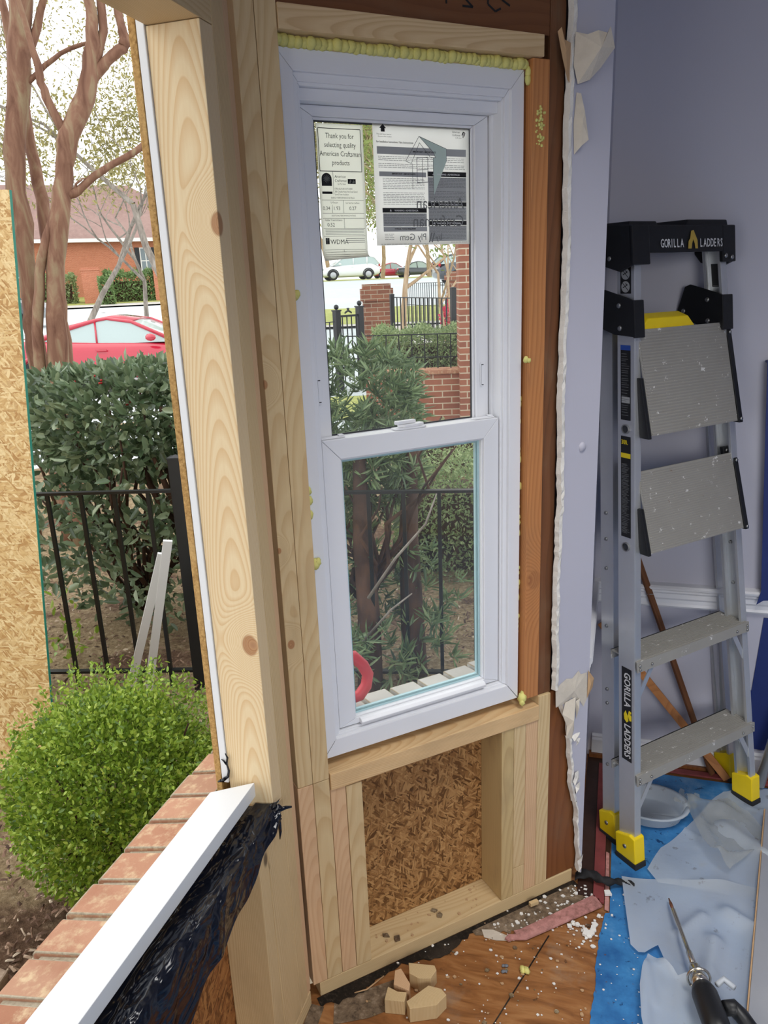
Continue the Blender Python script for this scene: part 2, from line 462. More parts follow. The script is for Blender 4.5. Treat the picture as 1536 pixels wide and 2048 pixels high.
def blue_mat():
    t = NT('blue_floor_paper'); o = t.obj()
    n1 = t.noise(o, 6, 5, 0.7); n2 = t.noise(o, 26, 4, 0.7)
    col = t.ramp(n1, [(0.3, rgb(24, 82, 142)), (0.55, rgb(58, 128, 186)), (0.75, rgb(128, 164, 198))])
    col = t.mix(t.step(n2, 0.60, 0.66), col, rgb(14, 62, 110))
    col = t.mix(t.math('MULTIPLY', t.step(t.noise(o, 60, 3), 0.66, 0.72), 0.8), col, rgb(90, 66, 52))
    return t.done(t.bsdf(col, 0.55, 0, t.bump(n2, 0.3, 0.003), 0.4))
M['blue'] = blue_mat()
M['navy'] = plain('navy_masking_film', rgb(16, 40, 108), 0.55, var=0.1)
def film_mat(name, c, alpha, rough=0.35, tr=0.5):
    t = NT(name); o = t.obj()
    nz = t.noise(o, 5, 5, 0.6); n2 = t.noise(o, 22, 4, 0.65)
    cc = t.mix(t.math('MULTIPLY', t.step(n2, 0.62, 0.72), 0.5), c, rgb(120, 100, 82))
    a = t.bsdf(cc, rough, 0, t.bump(nz, 0.5, 0.012), 0.5)
    b = t.n('BsdfTranslucent'); t.put(b.inputs[0], cc)
    mx = t.n('MixShader'); mx.inputs[0].default_value = tr; t.t.links.new(a, mx.inputs[1]); t.t.links.new(b.outputs[0], mx.inputs[2])
    tp = t.n('BsdfTransparent'); m2 = t.n('MixShader'); t.put(m2.inputs[0], t.math('MULTIPLY_ADD', nz, 0.2, alpha - 0.1))
    t.t.links.new(tp.outputs[0], m2.inputs[1]); t.t.links.new(mx.outputs[0], m2.inputs[2])
    return t.done(m2.outputs[0])
M['film'] = film_mat('milky_plastic_film', rgb(224, 231, 237), 0.84, 0.3)
M['film_clear'] = film_mat('clear_plastic_film', rgb(205, 205, 196), 0.42, 0.2)
def black_film():
    t = NT('black_plastic_film'); o = t.obj()
    h = t.math('ADD', t.noise(t.map(o, (16, 7, 12)), 1.5, 2, 0.5, dist=0.9), t.math('MULTIPLY', t.noise(t.map(o, (30, 14, 22)), 1.3, 1, 0.4, dist=1.5), 0.5))
    return t.done(t.bsdf(rgb(12, 16, 27), 0.17, 0, t.bump(h, 0.6, 0.025), 0.5))
M['black_film'] = black_film()
M['tar'] = plain('black_felt_scrap', rgb(30, 30, 33), 0.8, var=0.3, bump=0.6)
def alu(name, c, rough, streak=(6, 6, 220), tint=0.25, metal=0.92):
    t = NT(name); o = t.obj()
    n1 = t.noise(t.map(o, streak), 1, 3); n2 = t.noise(o, 11, 4, 0.6)
    col = t.mix(t.math('MULTIPLY', n2, tint), c, tuple(x * 0.45 for x in c[:3]) + (1,))
    return t.done(t.bsdf(col, t.math('MULTIPLY_ADD', n2, 0.25, rough - 0.1), metal, t.bump(n1, 0.12, 0.001), 0.5))
M['alu'] = alu('brushed_aluminium', rgb(222, 224, 226), 0.4, (220, 220, 6), 0.3, 0.8)
def tread_mat():
    t = NT('ribbed_aluminium_tread'); o = t.obj()
    n2 = t.noise(o, 9, 5, 0.65); n3 = t.noise(o, 45, 4, 0.7)
    col = t.mix(t.math('MULTIPLY', n2, 0.35), rgb(168, 165, 158), rgb(112, 106, 98))
    col = t.mix(t.step(n3, 0.635, 0.67), col, rgb(232, 230, 226))
    n4 = t.noise(o, 30, 4, 0.7)
    col = t.mix(t.math('MULTIPLY', t.step(n4, 0.66, 0.75), 0.6), col, rgb(120, 84, 54))
    return t.done(t.bsdf(col, 0.5, 0.25, t.bump(n3, 0.2, 0.001), 0.4))
M['tread'] = tread_mat()
M['chrome'] = alu('polished_steel', rgb(222, 216, 204), 0.2, (60, 60, 60), 0.15, 1.0)
M['rivet'] = plain('steel_rivet', rgb(170, 170, 168), 0.35, 0.9)
M['blackp'] = plain('black_moulded_plastic', rgb(22, 23, 26), 0.45, var=0.2, scale=40, bump=0.15)
M['label_black'] = plain('black_sticker', rgb(20, 20, 22), 0.4)
M['yellow'] = plain('yellow_plastic', rgb(244, 212, 20), 0.42, var=0.06, scale=25)
M['yellow_ink'] = plain('yellow_print', rgb(240, 214, 30), 0.5)
M['gold_ink'] = plain('worn_gold_print', rgb(190, 160, 70), 0.6)
M['white_ink'] = plain('white_print', rgb(222, 222, 222), 0.6)
M['blue_ink'] = plain('blue_print', rgb(40, 80, 170), 0.5)
M['black_ink'] = plain('black_print', rgb(20, 20, 22), 0.7)
M['grey_ink'] = plain('grey_print', rgb(120, 122, 122), 0.7)
M['pale_ink'] = plain('pale_grey_print', rgb(172, 174, 174), 0.8)
M['green_ink'] = plain('soft_green_print', rgb(196, 214, 204), 0.8)
def paper(name, c):
    t = NT(name); o = t.obj()
    col = t.mix(t.noise(o, 20, 2), c, tuple(x * 0.93 for x in c[:3]) + (1,))
    a = t.bsdf(col, 0.8, 0, None, 0.2); b = t.n('BsdfTranslucent'); t.put(b.inputs[0], t.mix(0.6, col, (1, 1, 0.98, 1)))
    mx = t.n('MixShader'); mx.inputs[0].default_value = 0.9; t.t.links.new(a, mx.inputs[1]); t.t.links.new(b.outputs[0], mx.inputs[2])
    return t.done(mx.outputs[0])
M['paper'] = paper('white_paper', rgb(250, 250, 250))
M['paper_g'] = paper('pale_green_paper', rgb(248, 250, 238))
M['tack'] = plain('red_stained_tack_strip', rgb(146, 66, 66), 0.75, var=0.25, scale=30, bump=0.4)
M['tack_pink'] = speckle('pink_worn_tack_strip', rgb(112, 78, 70), rgb(186, 132, 126), rgb(204, 156, 150), 55, 0.9, 0.6, 0.002)
M['dirt'] = speckle('dust_and_grit', rgb(52, 42, 34), rgb(126, 108, 88), rgb(176, 160, 140), 60, 0.95, 0.8, 0.004)
M['black_dirt'] = speckle('black_grit', rgb(16, 14, 12), rgb(40, 34, 28), rgb(90, 78, 66), 90, 0.95, 0.9, 0.004)
def glass():
    t = NT('window_glass')
    tp = t.n('BsdfTransparent'); tp.inputs[0].default_value = (0.97, 0.985, 0.98, 1)
    gl = t.n('BsdfGlossy'); gl.inputs['Roughness'].default_value = 0.02
    lw = t.n('LayerWeight'); lw.inputs[0].default_value = 0.5; ge = t.n('NewGeometry')
    fr = t.math('MULTIPLY_ADD', t.math('POWER', lw.outputs['Facing'], 5.0), 0.9, 0.045)
    fr = t.math('MULTIPLY', fr, t.math('SUBTRACT', 1.0, ge.outputs['Backfacing']))
    mx = t.n('MixShader'); t.put(mx.inputs[0], fr)
    t.t.links.new(tp.outputs[0], mx.inputs[1]); t.t.links.new(gl.outputs[0], mx.inputs[2])
    df = t.n('BsdfDiffuse'); df.inputs[0].default_value = (0.8, 0.82, 0.8, 1)
    o = t.obj(); nz = t.noise(o, 4, 5, 0.6)
    m2 = t.n('MixShader'); t.put(m2.inputs[0], t.math('MULTIPLY', nz, 0.05)); t.t.links.new(mx.outputs[0], m2.inputs[1]); t.t.links.new(df.outputs[0], m2.inputs[2])
    return t.done(m2.outputs[0])
M['glass'] = glass()
M['spacer'] = plain('pale_glass_spacer', rgb(176, 208, 214), 0.3, 0.0)
M['iron'] = plain('black_painted_iron', rgb(24, 26, 28), 0.4, var=0.2, scale=30)
def rowlock_mat():
    t = NT('orange_brick'); o = t.obj(); g = t.n('NewGeometry')
    base = t.ramp(g.outputs['Random Per Island'], [(0, rgb(158, 108, 84)), (0.4, rgb(176, 130, 104)), (0.75, rgb(188, 144, 118)), (1, rgb(166, 128, 104))])
    n1 = t.noise(o, 40, 6, 0.7); n2 = t.noise(o, 9, 4)
    col = t.mix(t.step(n1, 0.46, 0.70), base, rgb(204, 178, 144)); col = t.mix(t.math('MULTIPLY', t.step(n2, 0.5, 0.75), 0.5), col, rgb(140, 84, 62))
    return t.done(t.bsdf(col, 0.9, 0, t.bump(n1, 0.6, 0.004), 0.2))
M['rowlock'] = rowlock_mat()
M['mortar'] = speckle('sandy_mortar', rgb(120, 108, 88), rgb(170, 158, 136), rgb(196, 186, 166), 90, 0.95, 0.8, 0.003)
def mulch_mat():
    t = NT('bark_mulch'); o = t.obj()
    n1 = t.noise(o, 42, 6, 0.7); v = t.n('SeparateColor'); t.put(v.inputs[0], t.voro(o, 70, 'Color'))
    a = t.mix(t.math('MULTIPLY', v.outputs[0], 0.5), t.ramp(n1, [(0.3, rgb(70, 50, 38)), (0.55, rgb(124, 98, 78)), (0.72, rgb(182, 156, 132))]), rgb(112, 86, 68))
    b_ = t.ramp(n1, [(0.3, rgb(120, 100, 74)), (0.55, rgb(178, 156, 122)), (0.72, rgb(210, 194, 164))])
    m_ = t.step(t.noise(o, 1.7, 4, 0.6), 0.38, 0.52)
    return t.done(t.bsdf(t.mix(m_, a, b_), 0.95, 0, t.bump(n1, 1.0, 0.03), 0.2))
M['mulch'] = mulch_mat()
M['chip'] = plain('bark_chip', rgb(116, 88, 70), 0.9, var=0.35, scale=9)
M['straw'] = speckle('straw_and_dirt', rgb(96, 78, 56), rgb(160, 138, 106), rgb(200, 182, 150), 36, 0.95, 0.8, 0.02)
M['stone'] = speckle('flat_stone', rgb(120, 100, 84), rgb(160, 140, 122), rgb(184, 166, 150), 26, 0.9, 0.5, 0.01)
M['asphalt'] = speckle('pale_asphalt', rgb(184, 190, 192), rgb(196, 202, 203), rgb(206, 211, 212), 3, 0.9, 0.2, 0.01)
M['concrete'] = speckle('concrete', rgb(172, 168, 160), rgb(190, 186, 178), rgb(206, 202, 196), 4, 0.9, 0.2, 0.01)
M['grass'] = speckle('spring_grass', rgb(120, 132, 66), rgb(168, 172, 100), rgb(196, 192, 130), 8, 0.9, 0.5, 0.03)
M['linepaint'] = plain('white_road_paint', rgb(232, 232, 230), 0.8)
M['brickA'] = brick('red_orange_brick', rgb(172, 112, 88), rgb(146, 92, 74), rgb(210, 196, 172), ms=0.013)
M['brickB'] = brick('brown_red_brick', rgb(158, 104, 80), rgb(128, 82, 66), rgb(190, 174, 152))
M['brickFar'] = brick('far_orange_brick', rgb(206, 134, 104), rgb(190, 118, 90), rgb(212, 160, 134), ms=0.014)
M['roof'] = speckle('brown_pink_shingle', rgb(132, 108, 102), rgb(150, 124, 116), rgb(166, 140, 132), 3, 0.9, 0.3, 0.02)
M['white_paint'] = plain('white_house_paint', rgb(232, 232, 230), 0.6)
M['shutter'] = plain('black_shutter_paint', rgb(34, 38, 44), 0.6)
M['pane'] = plain('reflecting_pane', rgb(120, 134, 142), 0.12, 0.0)
M['bark'] = None
def bark(name, a, b, c):
    t = NT(name); o = t.obj()
    n1 = t.noise(t.map(o, (8, 8, 2.2)), 1.3, 5, 0.6, dist=0.8); n2 = t.noise(t.map(o, (40, 40, 9)), 1, 4)
    col = t.ramp(n1, [(0.3, a), (0.5, b), (0.66, c)])
    col = t.mix(t.math('MULTIPLY', n2, 0.35), col, a)
    return t.done(t.bsdf(col, 0.75, 0, t.bump(n1, 0.4, 0.01), 0.25))
M['bark_red'] = bark('crape_myrtle_bark', rgb(98, 66, 52), rgb(138, 104, 84), rgb(158, 142, 112))
M['bark_pale'] = bark('pale_tan_bark', rgb(150, 124, 96), rgb(186, 158, 126), rgb(200, 178, 150))
M['bark_grey'] = bark('grey_bark', rgb(110, 102, 94), rgb(150, 142, 132), rgb(176, 168, 158))
M['bark_dark'] = bark('dark_brown_bark', rgb(44, 32, 26), rgb(78, 56, 44), rgb(104, 76, 58))
M['holly'] = leafmat('holly_leaf', rgb(54, 74, 50), rgb(106, 130, 94), rgb(170, 186, 150), 0.3, 0.25, 0.7)
M['boxleaf'] = leafmat('boxwood_leaf', rgb(54, 88, 22), rgb(136, 170, 50), rgb(196, 216, 98), 0.34, 0.28)
M['podo'] = leafmat('narrow_green_leaf', rgb(62, 86, 54), rgb(108, 132, 88), rgb(164, 182, 134), 0.35, 0.25)
M['hedgeleaf'] = leafmat('grey_green_hedge_leaf', rgb(98, 122, 76), rgb(146, 166, 112), rgb(190, 202, 150), 0.5, 0.3)
M['farhedge'] = leafmat('far_hedge_leaf', rgb(84, 114, 66), rgb(120, 148, 90), rgb(156, 178, 116), 0.6, 0.2)
M['olive'] = leafmat('olive_yellow_leaf', rgb(104, 100, 50), rgb(152, 144, 84), rgb(190, 180, 122), 0.6, 0.3)
M['budleaf'] = leafmat('new_spring_leaf', rgb(84, 104, 40), rgb(128, 144, 62), rgb(164, 174, 92), 0.5, 0.3)
M['berry'] = plain('red_berry', rgb(178, 40, 34), 0.3)
M['azalea'] = leafmat('pink_blossom', rgb(196, 44, 78), rgb(222, 72, 104), rgb(236, 110, 136), 0.5, 0.3)
M['car_red'] = plain('crimson_car_paint', rgb(190, 34, 58), 0.18, 0.0, var=0.02, coat=1.0)
M['car_white'] = plain('white_car_paint', rgb(232, 234, 236), 0.2, 0.0, var=0.02, coat=1.0)
M['car_dark'] = plain('charcoal_car_paint', rgb(62, 66, 72), 0.22, 0.2, var=0.02, coat=1.0)
M['car_glass'] = plain('car_glass', rgb(176, 192, 190), 0.06, 0.0, var=0.02)
M['tyre'] = plain('tyre_rubber', rgb(36, 36, 38), 0.8)
M['hub'] = plain('alloy_wheel', rgb(186, 188, 190), 0.3, 0.8)
M['lamp_red'] = plain('red_tail_lamp', rgb(196, 40, 40), 0.25)
M['lamp_clear'] = plain('clear_lamp', rgb(214, 220, 224), 0.15)
M['tool_red'] = plain('red_tool_plastic', rgb(206, 60, 66), 0.4)
M['grey_plastic'] = plain('pale_grey_plastic', rgb(176, 182, 190), 0.4)
del M['bark']

def lumber(name, label, F, a0, a1, b0, b1, c0, c1, grain='c', mat='pine', group=None, cat='lumber', parent=None, bev=0.0016):
    """one sawn board; local Z runs along the grain so the wood figure follows it"""
    O, ex, ey, ez = F
    ax = {'a': (ey, ez, ex, b0, b1, c0, c1, a0, a1), 'b': (ez, ex, ey, c0, c1, a0, a1, b0, b1), 'c': (ex, ey, ez, a0, a1, b0, b1, c0, c1)}[grain]
    u, v, w, u0, u1, v0, v1, w0, w1 = ax
    if u.cross(v).dot(w) < 0: sgn = -1
    else: sgn = 1
    hu, hv, L = (u1 - u0) / 2, (v1 - v0) / 2, w1 - w0
    me = bpy.data.meshes.new(name)
    vs = [(x * hu * sgn, y * hv, z * L) for z in (0, 1) for y in (-1, 1) for x in (-1, 1)]
    me.from_pydata(vs, [], [(0, 2, 3, 1), (4, 5, 7, 6), (0, 1, 5, 4), (2, 6, 7, 3), (0, 4, 6, 2), (1, 3, 7, 5)])
    bm = bmesh.new(); bm.from_mesh(me); bmesh.ops.recalc_face_normals(bm, faces=bm.faces)
    if bev: bmesh.ops.bevel(bm, geom=list(bm.edges), offset=bev, segments=2, affect='EDGES', profile=0.6)
    bm.to_mesh(me); bm.free()
    me.materials.append(M[mat] if isinstance(mat, str) else mat)
    o = bpy.data.objects.new(name, me); COL.objects.link(o)
    mw = Matrix((u * sgn, v, w)).transposed().to_4x4()
    mw.translation = O + u * (u0 + u1) / 2 + v * (v0 + v1) / 2 + w * w0
    o.matrix_world = mw
    if label: tag(o, label, cat, group)
    return o

_deps = None
def text_into(mb, body, size, F, x, y, z, align='LEFT', mirror=False, bold=0.0, sx=1.0):
    """set a line of lettering into mb: (x, y) in the ex, ey plane of F, lifted z along ez"""
    cu = bpy.data.curves.new('lettering', 'FONT'); cu.body = body; cu.size = size; cu.align_x = align; cu.offset = bold; cu.resolution_u = 2
    ob = bpy.data.objects.new('lettering', cu); COL.objects.link(ob)
    me = bpy.data.meshes.new_from_object(ob.evaluated_get(bpy.context.evaluated_depsgraph_get()))
    O, ex, ey, ez = F
    k = -sx if mirror else sx
    vs = [O + ex * (x + v_.co.x * k) + ey * (y + v_.co.y) + ez * z for v_ in me.vertices]
    fs = [tuple(p.vertices) for p in me.polygons]
    mb.add(vs, fs, False)
    bpy.data.objects.remove(ob); bpy.data.meshes.remove(me); bpy.data.curves.remove(cu)
def bar2d(mb, F, x0, y0, x1, y1, w, z):
    """a printed line from (x0, y0) to (x1, y1)"""
    O, ex, ey, ez = F
    d = V((x1 - x0, y1 - y0)); n_ = V((-d.y, d.x)).normalized() * w / 2
    pts = [(x0 - n_.x, y0 - n_.y), (x1 - n_.x, y1 - n_.y), (x1 + n_.x, y1 + n_.y), (x0 + n_.x, y0 + n_.y)]
    mb.add([O + ex * p[0] + ey * p[1] + ez * z for p in pts], [(0, 1, 2, 3)], False)
def rect2d(mb, F, x0, y0, x1, y1, z):
    O, ex, ey, ez = F
    mb.add([O + ex * p[0] + ey * p[1] + ez * z for p in ((x0, y0), (x1, y0), (x1, y1), (x0, y1))], [(0, 1, 2, 3)], False)

def leaves(name, mat, parent, centers, dirs, length, width, fold=0.25, curl=0.15, seed=1, shape=(0.3, 0.7), lv=0.35):
    """many separate folded leaves in one foliage mesh"""
    rs = np.random.RandomState(seed)
    c = np.asarray(centers, float); d = np.asarray(dirs, float); n = len(c)
    d /= np.linalg.norm(d, axis=1)[:, None] + 1e-9
    r = rs.normal(size=(n, 3)); side = np.cross(d, r); side /= np.linalg.norm(side, axis=1)[:, None] + 1e-9
    up = np.cross(side, d)
    L = length * rs.uniform(1 - lv, 1 + lv, n)[:, None]; Wd = width * rs.uniform(0.75, 1.25, n)[:, None] * 0.5
    s1, s2 = shape
    pts = [c, c + d * L * s1 + side * Wd * 0.9 + up * Wd * fold, c + d * L * s2 + side * Wd * 0.8 + up * (Wd * fold - L * curl * 0.4),
           c + d * L - up * L * curl, c + d * L * s2 - side * Wd * 0.8 + up * (Wd * fold - L * curl * 0.4), c + d * L * s1 - side * Wd * 0.9 + up * Wd * fold]
    P = np.stack(pts, 1).reshape(-1, 3)
    org = np.array([c[:, 0].mean(), c[:, 1].mean(), P[:, 2].min()])
    P = P - org
    idx = (np.arange(n) * 6)[:, None]
    F = np.concatenate([idx + np.array([0, 5, 4, 3]), idx + np.array([0, 3, 2, 1])], 1).reshape(-1, 4)
    me = bpy.data.meshes.new(name)
    me.vertices.add(len(P)); me.vertices.foreach_set('co', P.ravel())
    me.loops.add(F.size); me.loops.foreach_set('vertex_index', F.ravel().astype(np.int32))
    me.polygons.add(len(F)); me.polygons.foreach_set('loop_start', (np.arange(len(F)) * 4).astype(np.int32))
    me.update(calc_edges=True); me.validate()
    me.materials.append(mat)
    o = bpy.data.objects.new(name, me); COL.objects.link(o)
    o.parent = parent
    o.location = V(org) - (world_loc(parent) if parent else V((0, 0, 0)))
    return o

def blob_points(n, center, rad, rs, shell=0.55, lump=0.18, flat_top=None):
    """points in a lumpy ellipsoid, denser near its skin, with outward directions"""
    u = rs.normal(size=(n, 3)); u /= np.linalg.norm(u, axis=1)[:, None]
    k = rs.normal(size=(7, 3)) * 2.4; ph = rs.uniform(0, 6.28, 7)
    bumps = sum(np.sin(u @ k[i] + ph[i]) for i in range(7)) / 7
    r = (shell + (1 - shell) * rs.uniform(0, 1, n) ** 0.6) * (1 + lump * bumps * 2)
    p = u * r[:, None] * np.array(rad) + np.array(center)
    if flat_top is not None:
        over = p[:, 2] > flat_top; p[over, 2] = flat_top - rs.uniform(0, 0.08, over.sum())
    return p, u
# ================================================================== the room shell
CX = (W0 + AW * 0.742).x; CY = (W0 + AW * 0.742).y            # outside corner where the bay meets the main wall
YB = 2.357                                                    # back wall
b = MB()
b.add([V((-0.694, -2.6, 0)), V((2.9, -2.6, 0)), V((2.9, YB + 0.1, 0)), V((CX - 0.02, YB + 0.1, 0)), V((CX - 0.02, CY, 0)), V((-0.70, 1.22, 0))], [(0, 1, 2, 3, 4, 5)])
b.add([p - V((0, 0, 0.04)) for p in (V((-0.694, -2.6, 0)), V((2.9, -2.6, 0)), V((2.9, YB + 0.1, 0)), V((CX - 0.02, YB + 0.1, 0)), V((CX - 0.02, CY, 0)), V((-0.70, 1.22, 0)))], [(5, 4, 3, 2, 1, 0)])
struct(b, 'floor', M['floor'])
# plywood joints in the subfloor, thin dark gaps
b = MB()
for (p, q) in (((-0.42, 1.16), (0.30, 1.42)), ((-0.11, 1.56), (-0.235, 1.20)), ((-0.235, 1.20), (-0.34, 0.90)), ((0.00, 1.34), (-0.10, 1.05)), ((-0.30, 1.02), (0.15, 1.18))):
    d = (V((q[0], q[1], 0)) - V((p[0], p[1], 0))); w = V((-d.y, d.x, 0)).normalized() * 0.0016; P = V((p[0], p[1], 0.0008)); Q = V((q[0], q[1], 0.0008))
    b.add([P - w, Q - w, Q + w, P + w], [(0, 1, 2, 3)])
fl = bpy.data.objects['floor']
b.build('floor_joint', M['black_dirt'], fl)
# dark stained strip of old floor along the main wall
b = MB(); b.box(WF, CX + 0.002, 0.028, CY - 0.06, YB - 0.004, 0.0003, 0.004)
struct(b, 'trim_5', M['floor_dark'])
b = MB(); b.box(WF, -0.9, 2.9, -2.6, YB + 0.1, 2.42, 2.5); struct(b, 'ceiling', M['lav'])
# main wall beyond the bay (grazing), back wall, walls behind the camera
b = MB(); b.box(WF, CX - 0.12, CX, CY + 0.002, YB, 0.055, 2.42); struct(b, 'wall_left', M['lav'])
b = MB(); b.box(WF, CX - 0.12, 2.9, YB, YB + 0.1, 0.0, 2.42); struct(b, 'wall_back', M['lav'])
b = MB(); b.box(WF, 2.8, 2.9, -2.6, YB, 0.0, 2.42); struct(b, 'wall_right', M['lav'])
b = MB()
for a in ((-0.9, 0.5, 0.0, 2.42), (2.3, 2.9, 0.0, 2.42), (0.5, 2.3, 0.0, 0.75), (0.5, 2.3, 2.1, 2.42)): b.box(WF, a[0], a[1], -2.7, -2.6, a[2], a[3])
struct(b, 'wall_front', M['lav'])
b = MB(); b.box(WF, -0.70, -0.605, -2.6, -1.602, 0.0, 2.42); struct(b, 'wall_left_2', M['lav'])
# chair rail: moulded profile (depth, height) swept along each wall
prof = [(0, 0.560), (0.012, 0.560), (0.016, 0.566), (0.012, 0.573), (0.012, 0.585), (0.017, 0.592), (0.017, 0.606), (0.022, 0.612), (0.022, 0.618), (0.028, 0.622), (0.030, 0.629), (0.024, 0.634), (0, 0.636)]
b = MB(); b.prism((V((CX, YB, 0)), V((0, -1, 0)), V((0, 0, 1)), V((1, 0, 0))), prof, 0.0, 2.8 - CX, False); struct(b, 'trim_1', M['trim'])
b = MB(); b.prism((V((CX, CY, 0)), V((1, 0, 0)), V((0, 0, 1)), V((0, 1, 0))), [(p[0] * 0.55, p[1]) for p in prof], 0.035, YB - CY - 0.03, False); struct(b, 'trim_2', M['trim'])
base = [(0, 0.018), (0.013, 0.018), (0.013, 0.066), (0.009, 0.072), (0.009, 0.078), (0.004, 0.084), (0, 0.084)]
b = MB(); b.prism((V((CX + 0.012, YB, 0)), V((0, -1, 0)), V((0, 0, 1)), V((1, 0, 0))), base, 0.0, 2.78 - CX, False); struct(b, 'baseboard_back', M['trim'])
b = MB(); b.box(WF, CX + 0.005, 2.78, YB - 0.022, YB - 0.0005, 0.0005, 0.0175); struct(b, 'trim_3', M['wood_brown'])

# drywall face of the bay wall: a torn left edge, one clean outside corner
rnd = random.Random(5)
def dw_left(z):
    if z > 0.60: return 0.645 + 0.0022 * math.sin(z * 13) + 0.0012 * math.sin(z * 47 + 1)
    k = [(0.0, 0.7385), (0.10, 0.732), (0.20, 0.722), (0.27, 0.716), (0.30, 0.703), (0.38, 0.700), (0.44, 0.692), (0.49, 0.686), (0.52, 0.672), (0.60, 0.648)]
    for (z0, s0), (z1, s1) in zip(k, k[1:]):
        if z0 <= z <= z1: return s0 + (s1 - s0) * (z - z0) / (z1 - z0) + 0.002 * math.sin(z * 90)
    return 0.645
zs = [0.03 + i * (2.39 / 150) for i in range(151)]
b = MB().use(M['lav'])
fr = []; bk = []
for z in zs:
    fr.append((WW(dw_left(z) + 0.002, 0.0135, z), WW(0.7425, 0.0135, z))); bk.append((WW(dw_left(z) - 0.002, 0.001, z), WW(0.7425, 0.001, z)))
n = len(zs)
b.add([p for f in fr for p in f], [(2 * i, 2 * i + 1, 2 * i + 3, 2 * i + 2) for i in range(n - 1)])
b.use(M['gypsum'])
b.add([q for i in range(n) for q in (bk[i][0], fr[i][0])], [(2 * i, 2 * i + 1, 2 * i + 3, 2 * i + 2) for i in range(n - 1)])
b.use(M['lav'])
b.add([q for i in range(n) for q in (fr[i][1], bk[i][1])], [(2 * i, 2 * i + 1, 2 * i + 3, 2 * i + 2) for i in range(n - 1)])
wbay = struct(b, 'wall_bay')
# crumbly gypsum core standing out along the torn edge
b = MB()
def core(s_off, w, z0, z1, seed, dep=0.016):
    r = random.Random(seed); nz = int((z1 - z0) / 0.012); ring = []
    for i in range(nz + 1):
        z = z0 + (z1 - z0) * i / nz; s = dw_left(z) + s_off + r.uniform(-0.001, 0.001); ww = w * r.uniform(0.8, 1.15)
        ring.append([WW(s - ww, 0.004 + r.uniform(-0.001, 0.001), z), WW(s - ww * 0.5, dep + r.uniform(-0.002, 0.002), z), WW(s + ww * 0.5, dep + r.uniform(-0.002, 0.002), z), WW(s + ww * 0.8, 0.0136, z)])
    vs = [p for q in ring for p in q]
    b.add(vs, [(4 * i + k, 4 * i + k + 1, 4 * i + k + 5, 4 * i + k + 4) for i in range(nz) for k in range(3)], False)
core(-0.004, 0.0075, 0.60, 2.40, 3)
core(-0.002, 0.006, 0.26, 0.46, 4)
core(0.0, 0.005, 0.04, 0.26, 9)
b.build('torn_edge', M['gypsum'], wbay)
# bare patch of torn paper at chair-rail height, with its end turned round the corner
b = MB()
def flap(pts, lift=0.0165, bend=0.0):
    vs = [WW(p[0], lift + (p[2] if len(p) > 2 else 0), p[1]) for p in pts]
    c = sum(vs, V((0, 0, 0))) / len(vs); vs.append(c + NW * bend)
    k = len(pts)
    b.add(vs, [(i, (i + 1) % k, k) for i in range(k)], False)
flap([(0.640, 0.595), (0.652, 0.612), (0.672, 0.622), (0.690, 0.618), (0.708, 0.634), (0.716, 0.622), (0.735, 0.622), (0.739, 0.552), (0.728, 0.530), (0.722, 0.548), (0.705, 0.556), (0.690, 0.566), (0.668, 0.556), (0.642, 0.553)], 0.0142, 0.004)
flap([(0.668, 0.560), (0.700, 0.566), (0.703, 0.545), (0.697, 0.52), (0.690, 0.485, 0.01), (0.680, 0.465, 0.014), (0.664, 0.470, 0.012), (0.668, 0.50, 0.01), (0.656, 0.535, 0.006)], 0.0165, 0.014)
flap([(0.700, 0.556), (0.712, 0.560), (0.708, 0.525), (0.703, 0.505)], 0.018, 0.006)
b.build('torn_paper', M['drywall'], wbay)
b = MB()
b.add([WW(0.737, 0.016, 0.628), WW(0.760, 0.012, 0.598), WW(0.757, 0.012, 0.575), WW(0.737, 0.016, 0.552), WW(0.744, 0.020, 0.59)], [(0, 1, 4), (1, 2, 4), (2, 3, 4), (3, 0, 4)], False)
b.build('tan_paper_curl', M['kraft'], wbay)
b = MB()
flap([(0.640, 1.985, 0.004), (0.655, 1.978, 0.02), (0.668, 1.982, 0.035), (0.685, 1.978, 0.04), (0.688, 1.988, 0.045), (0.705, 1.955, 0.04), (0.690, 1.925, 0.02), (0.672, 1.905, 0.01), (0.650, 1.898, 0.002), (0.641, 1.93, 0)], 0.018, 0.022)
flap([(0.652, 1.885), (0.660, 1.883, 0.004), (0.664, 1.85, 0.012), (0.672, 1.80, 0.016), (0.660, 1.79, 0.01), (0.650, 1.775), (0.647, 1.83)], 0.015, 0.008)
b.build('torn_paper', M['drywall'], wbay)
b = MB()
flap([(0.606, 1.985, 0.0), (0.612, 1.992, 0.004), (0.62, 1.972, 0.004), (0.636, 1.968, 0.002), (0.638, 1.90), (0.628, 1.905, 0.004), (0.614, 1.94, 0.006)], 0.012, 0.004)
b.build('grey_paper_scrap', M['kraft'], wbay)
b = MB()     # painted-over screw cover
for k in range(1):
    c = WW(0.697, 0.0136, 1.185)
    vs = [c + NW * 0.004]; m_ = 16
    for ring, (rr, h) in enumerate(((0.008, 0.0035), (0.0095, 0.0))):
        for i in range(m_):
            a = 2 * PI * i / m_; vs.append(c + AW * math.cos(a) * rr + V((0, 0, math.sin(a) * rr * 1.15)) + NW * h)
    b.add(vs, [(0, 1 + i, 1 + (i + 1) % m_) for i in range(m_)] + [(1 + i, 1 + m_ + i, 1 + m_ + (i + 1) % m_, 1 + (i + 1) % m_) for i in range(m_)], True)
b.build('wall_plug', M['lav'], wbay)
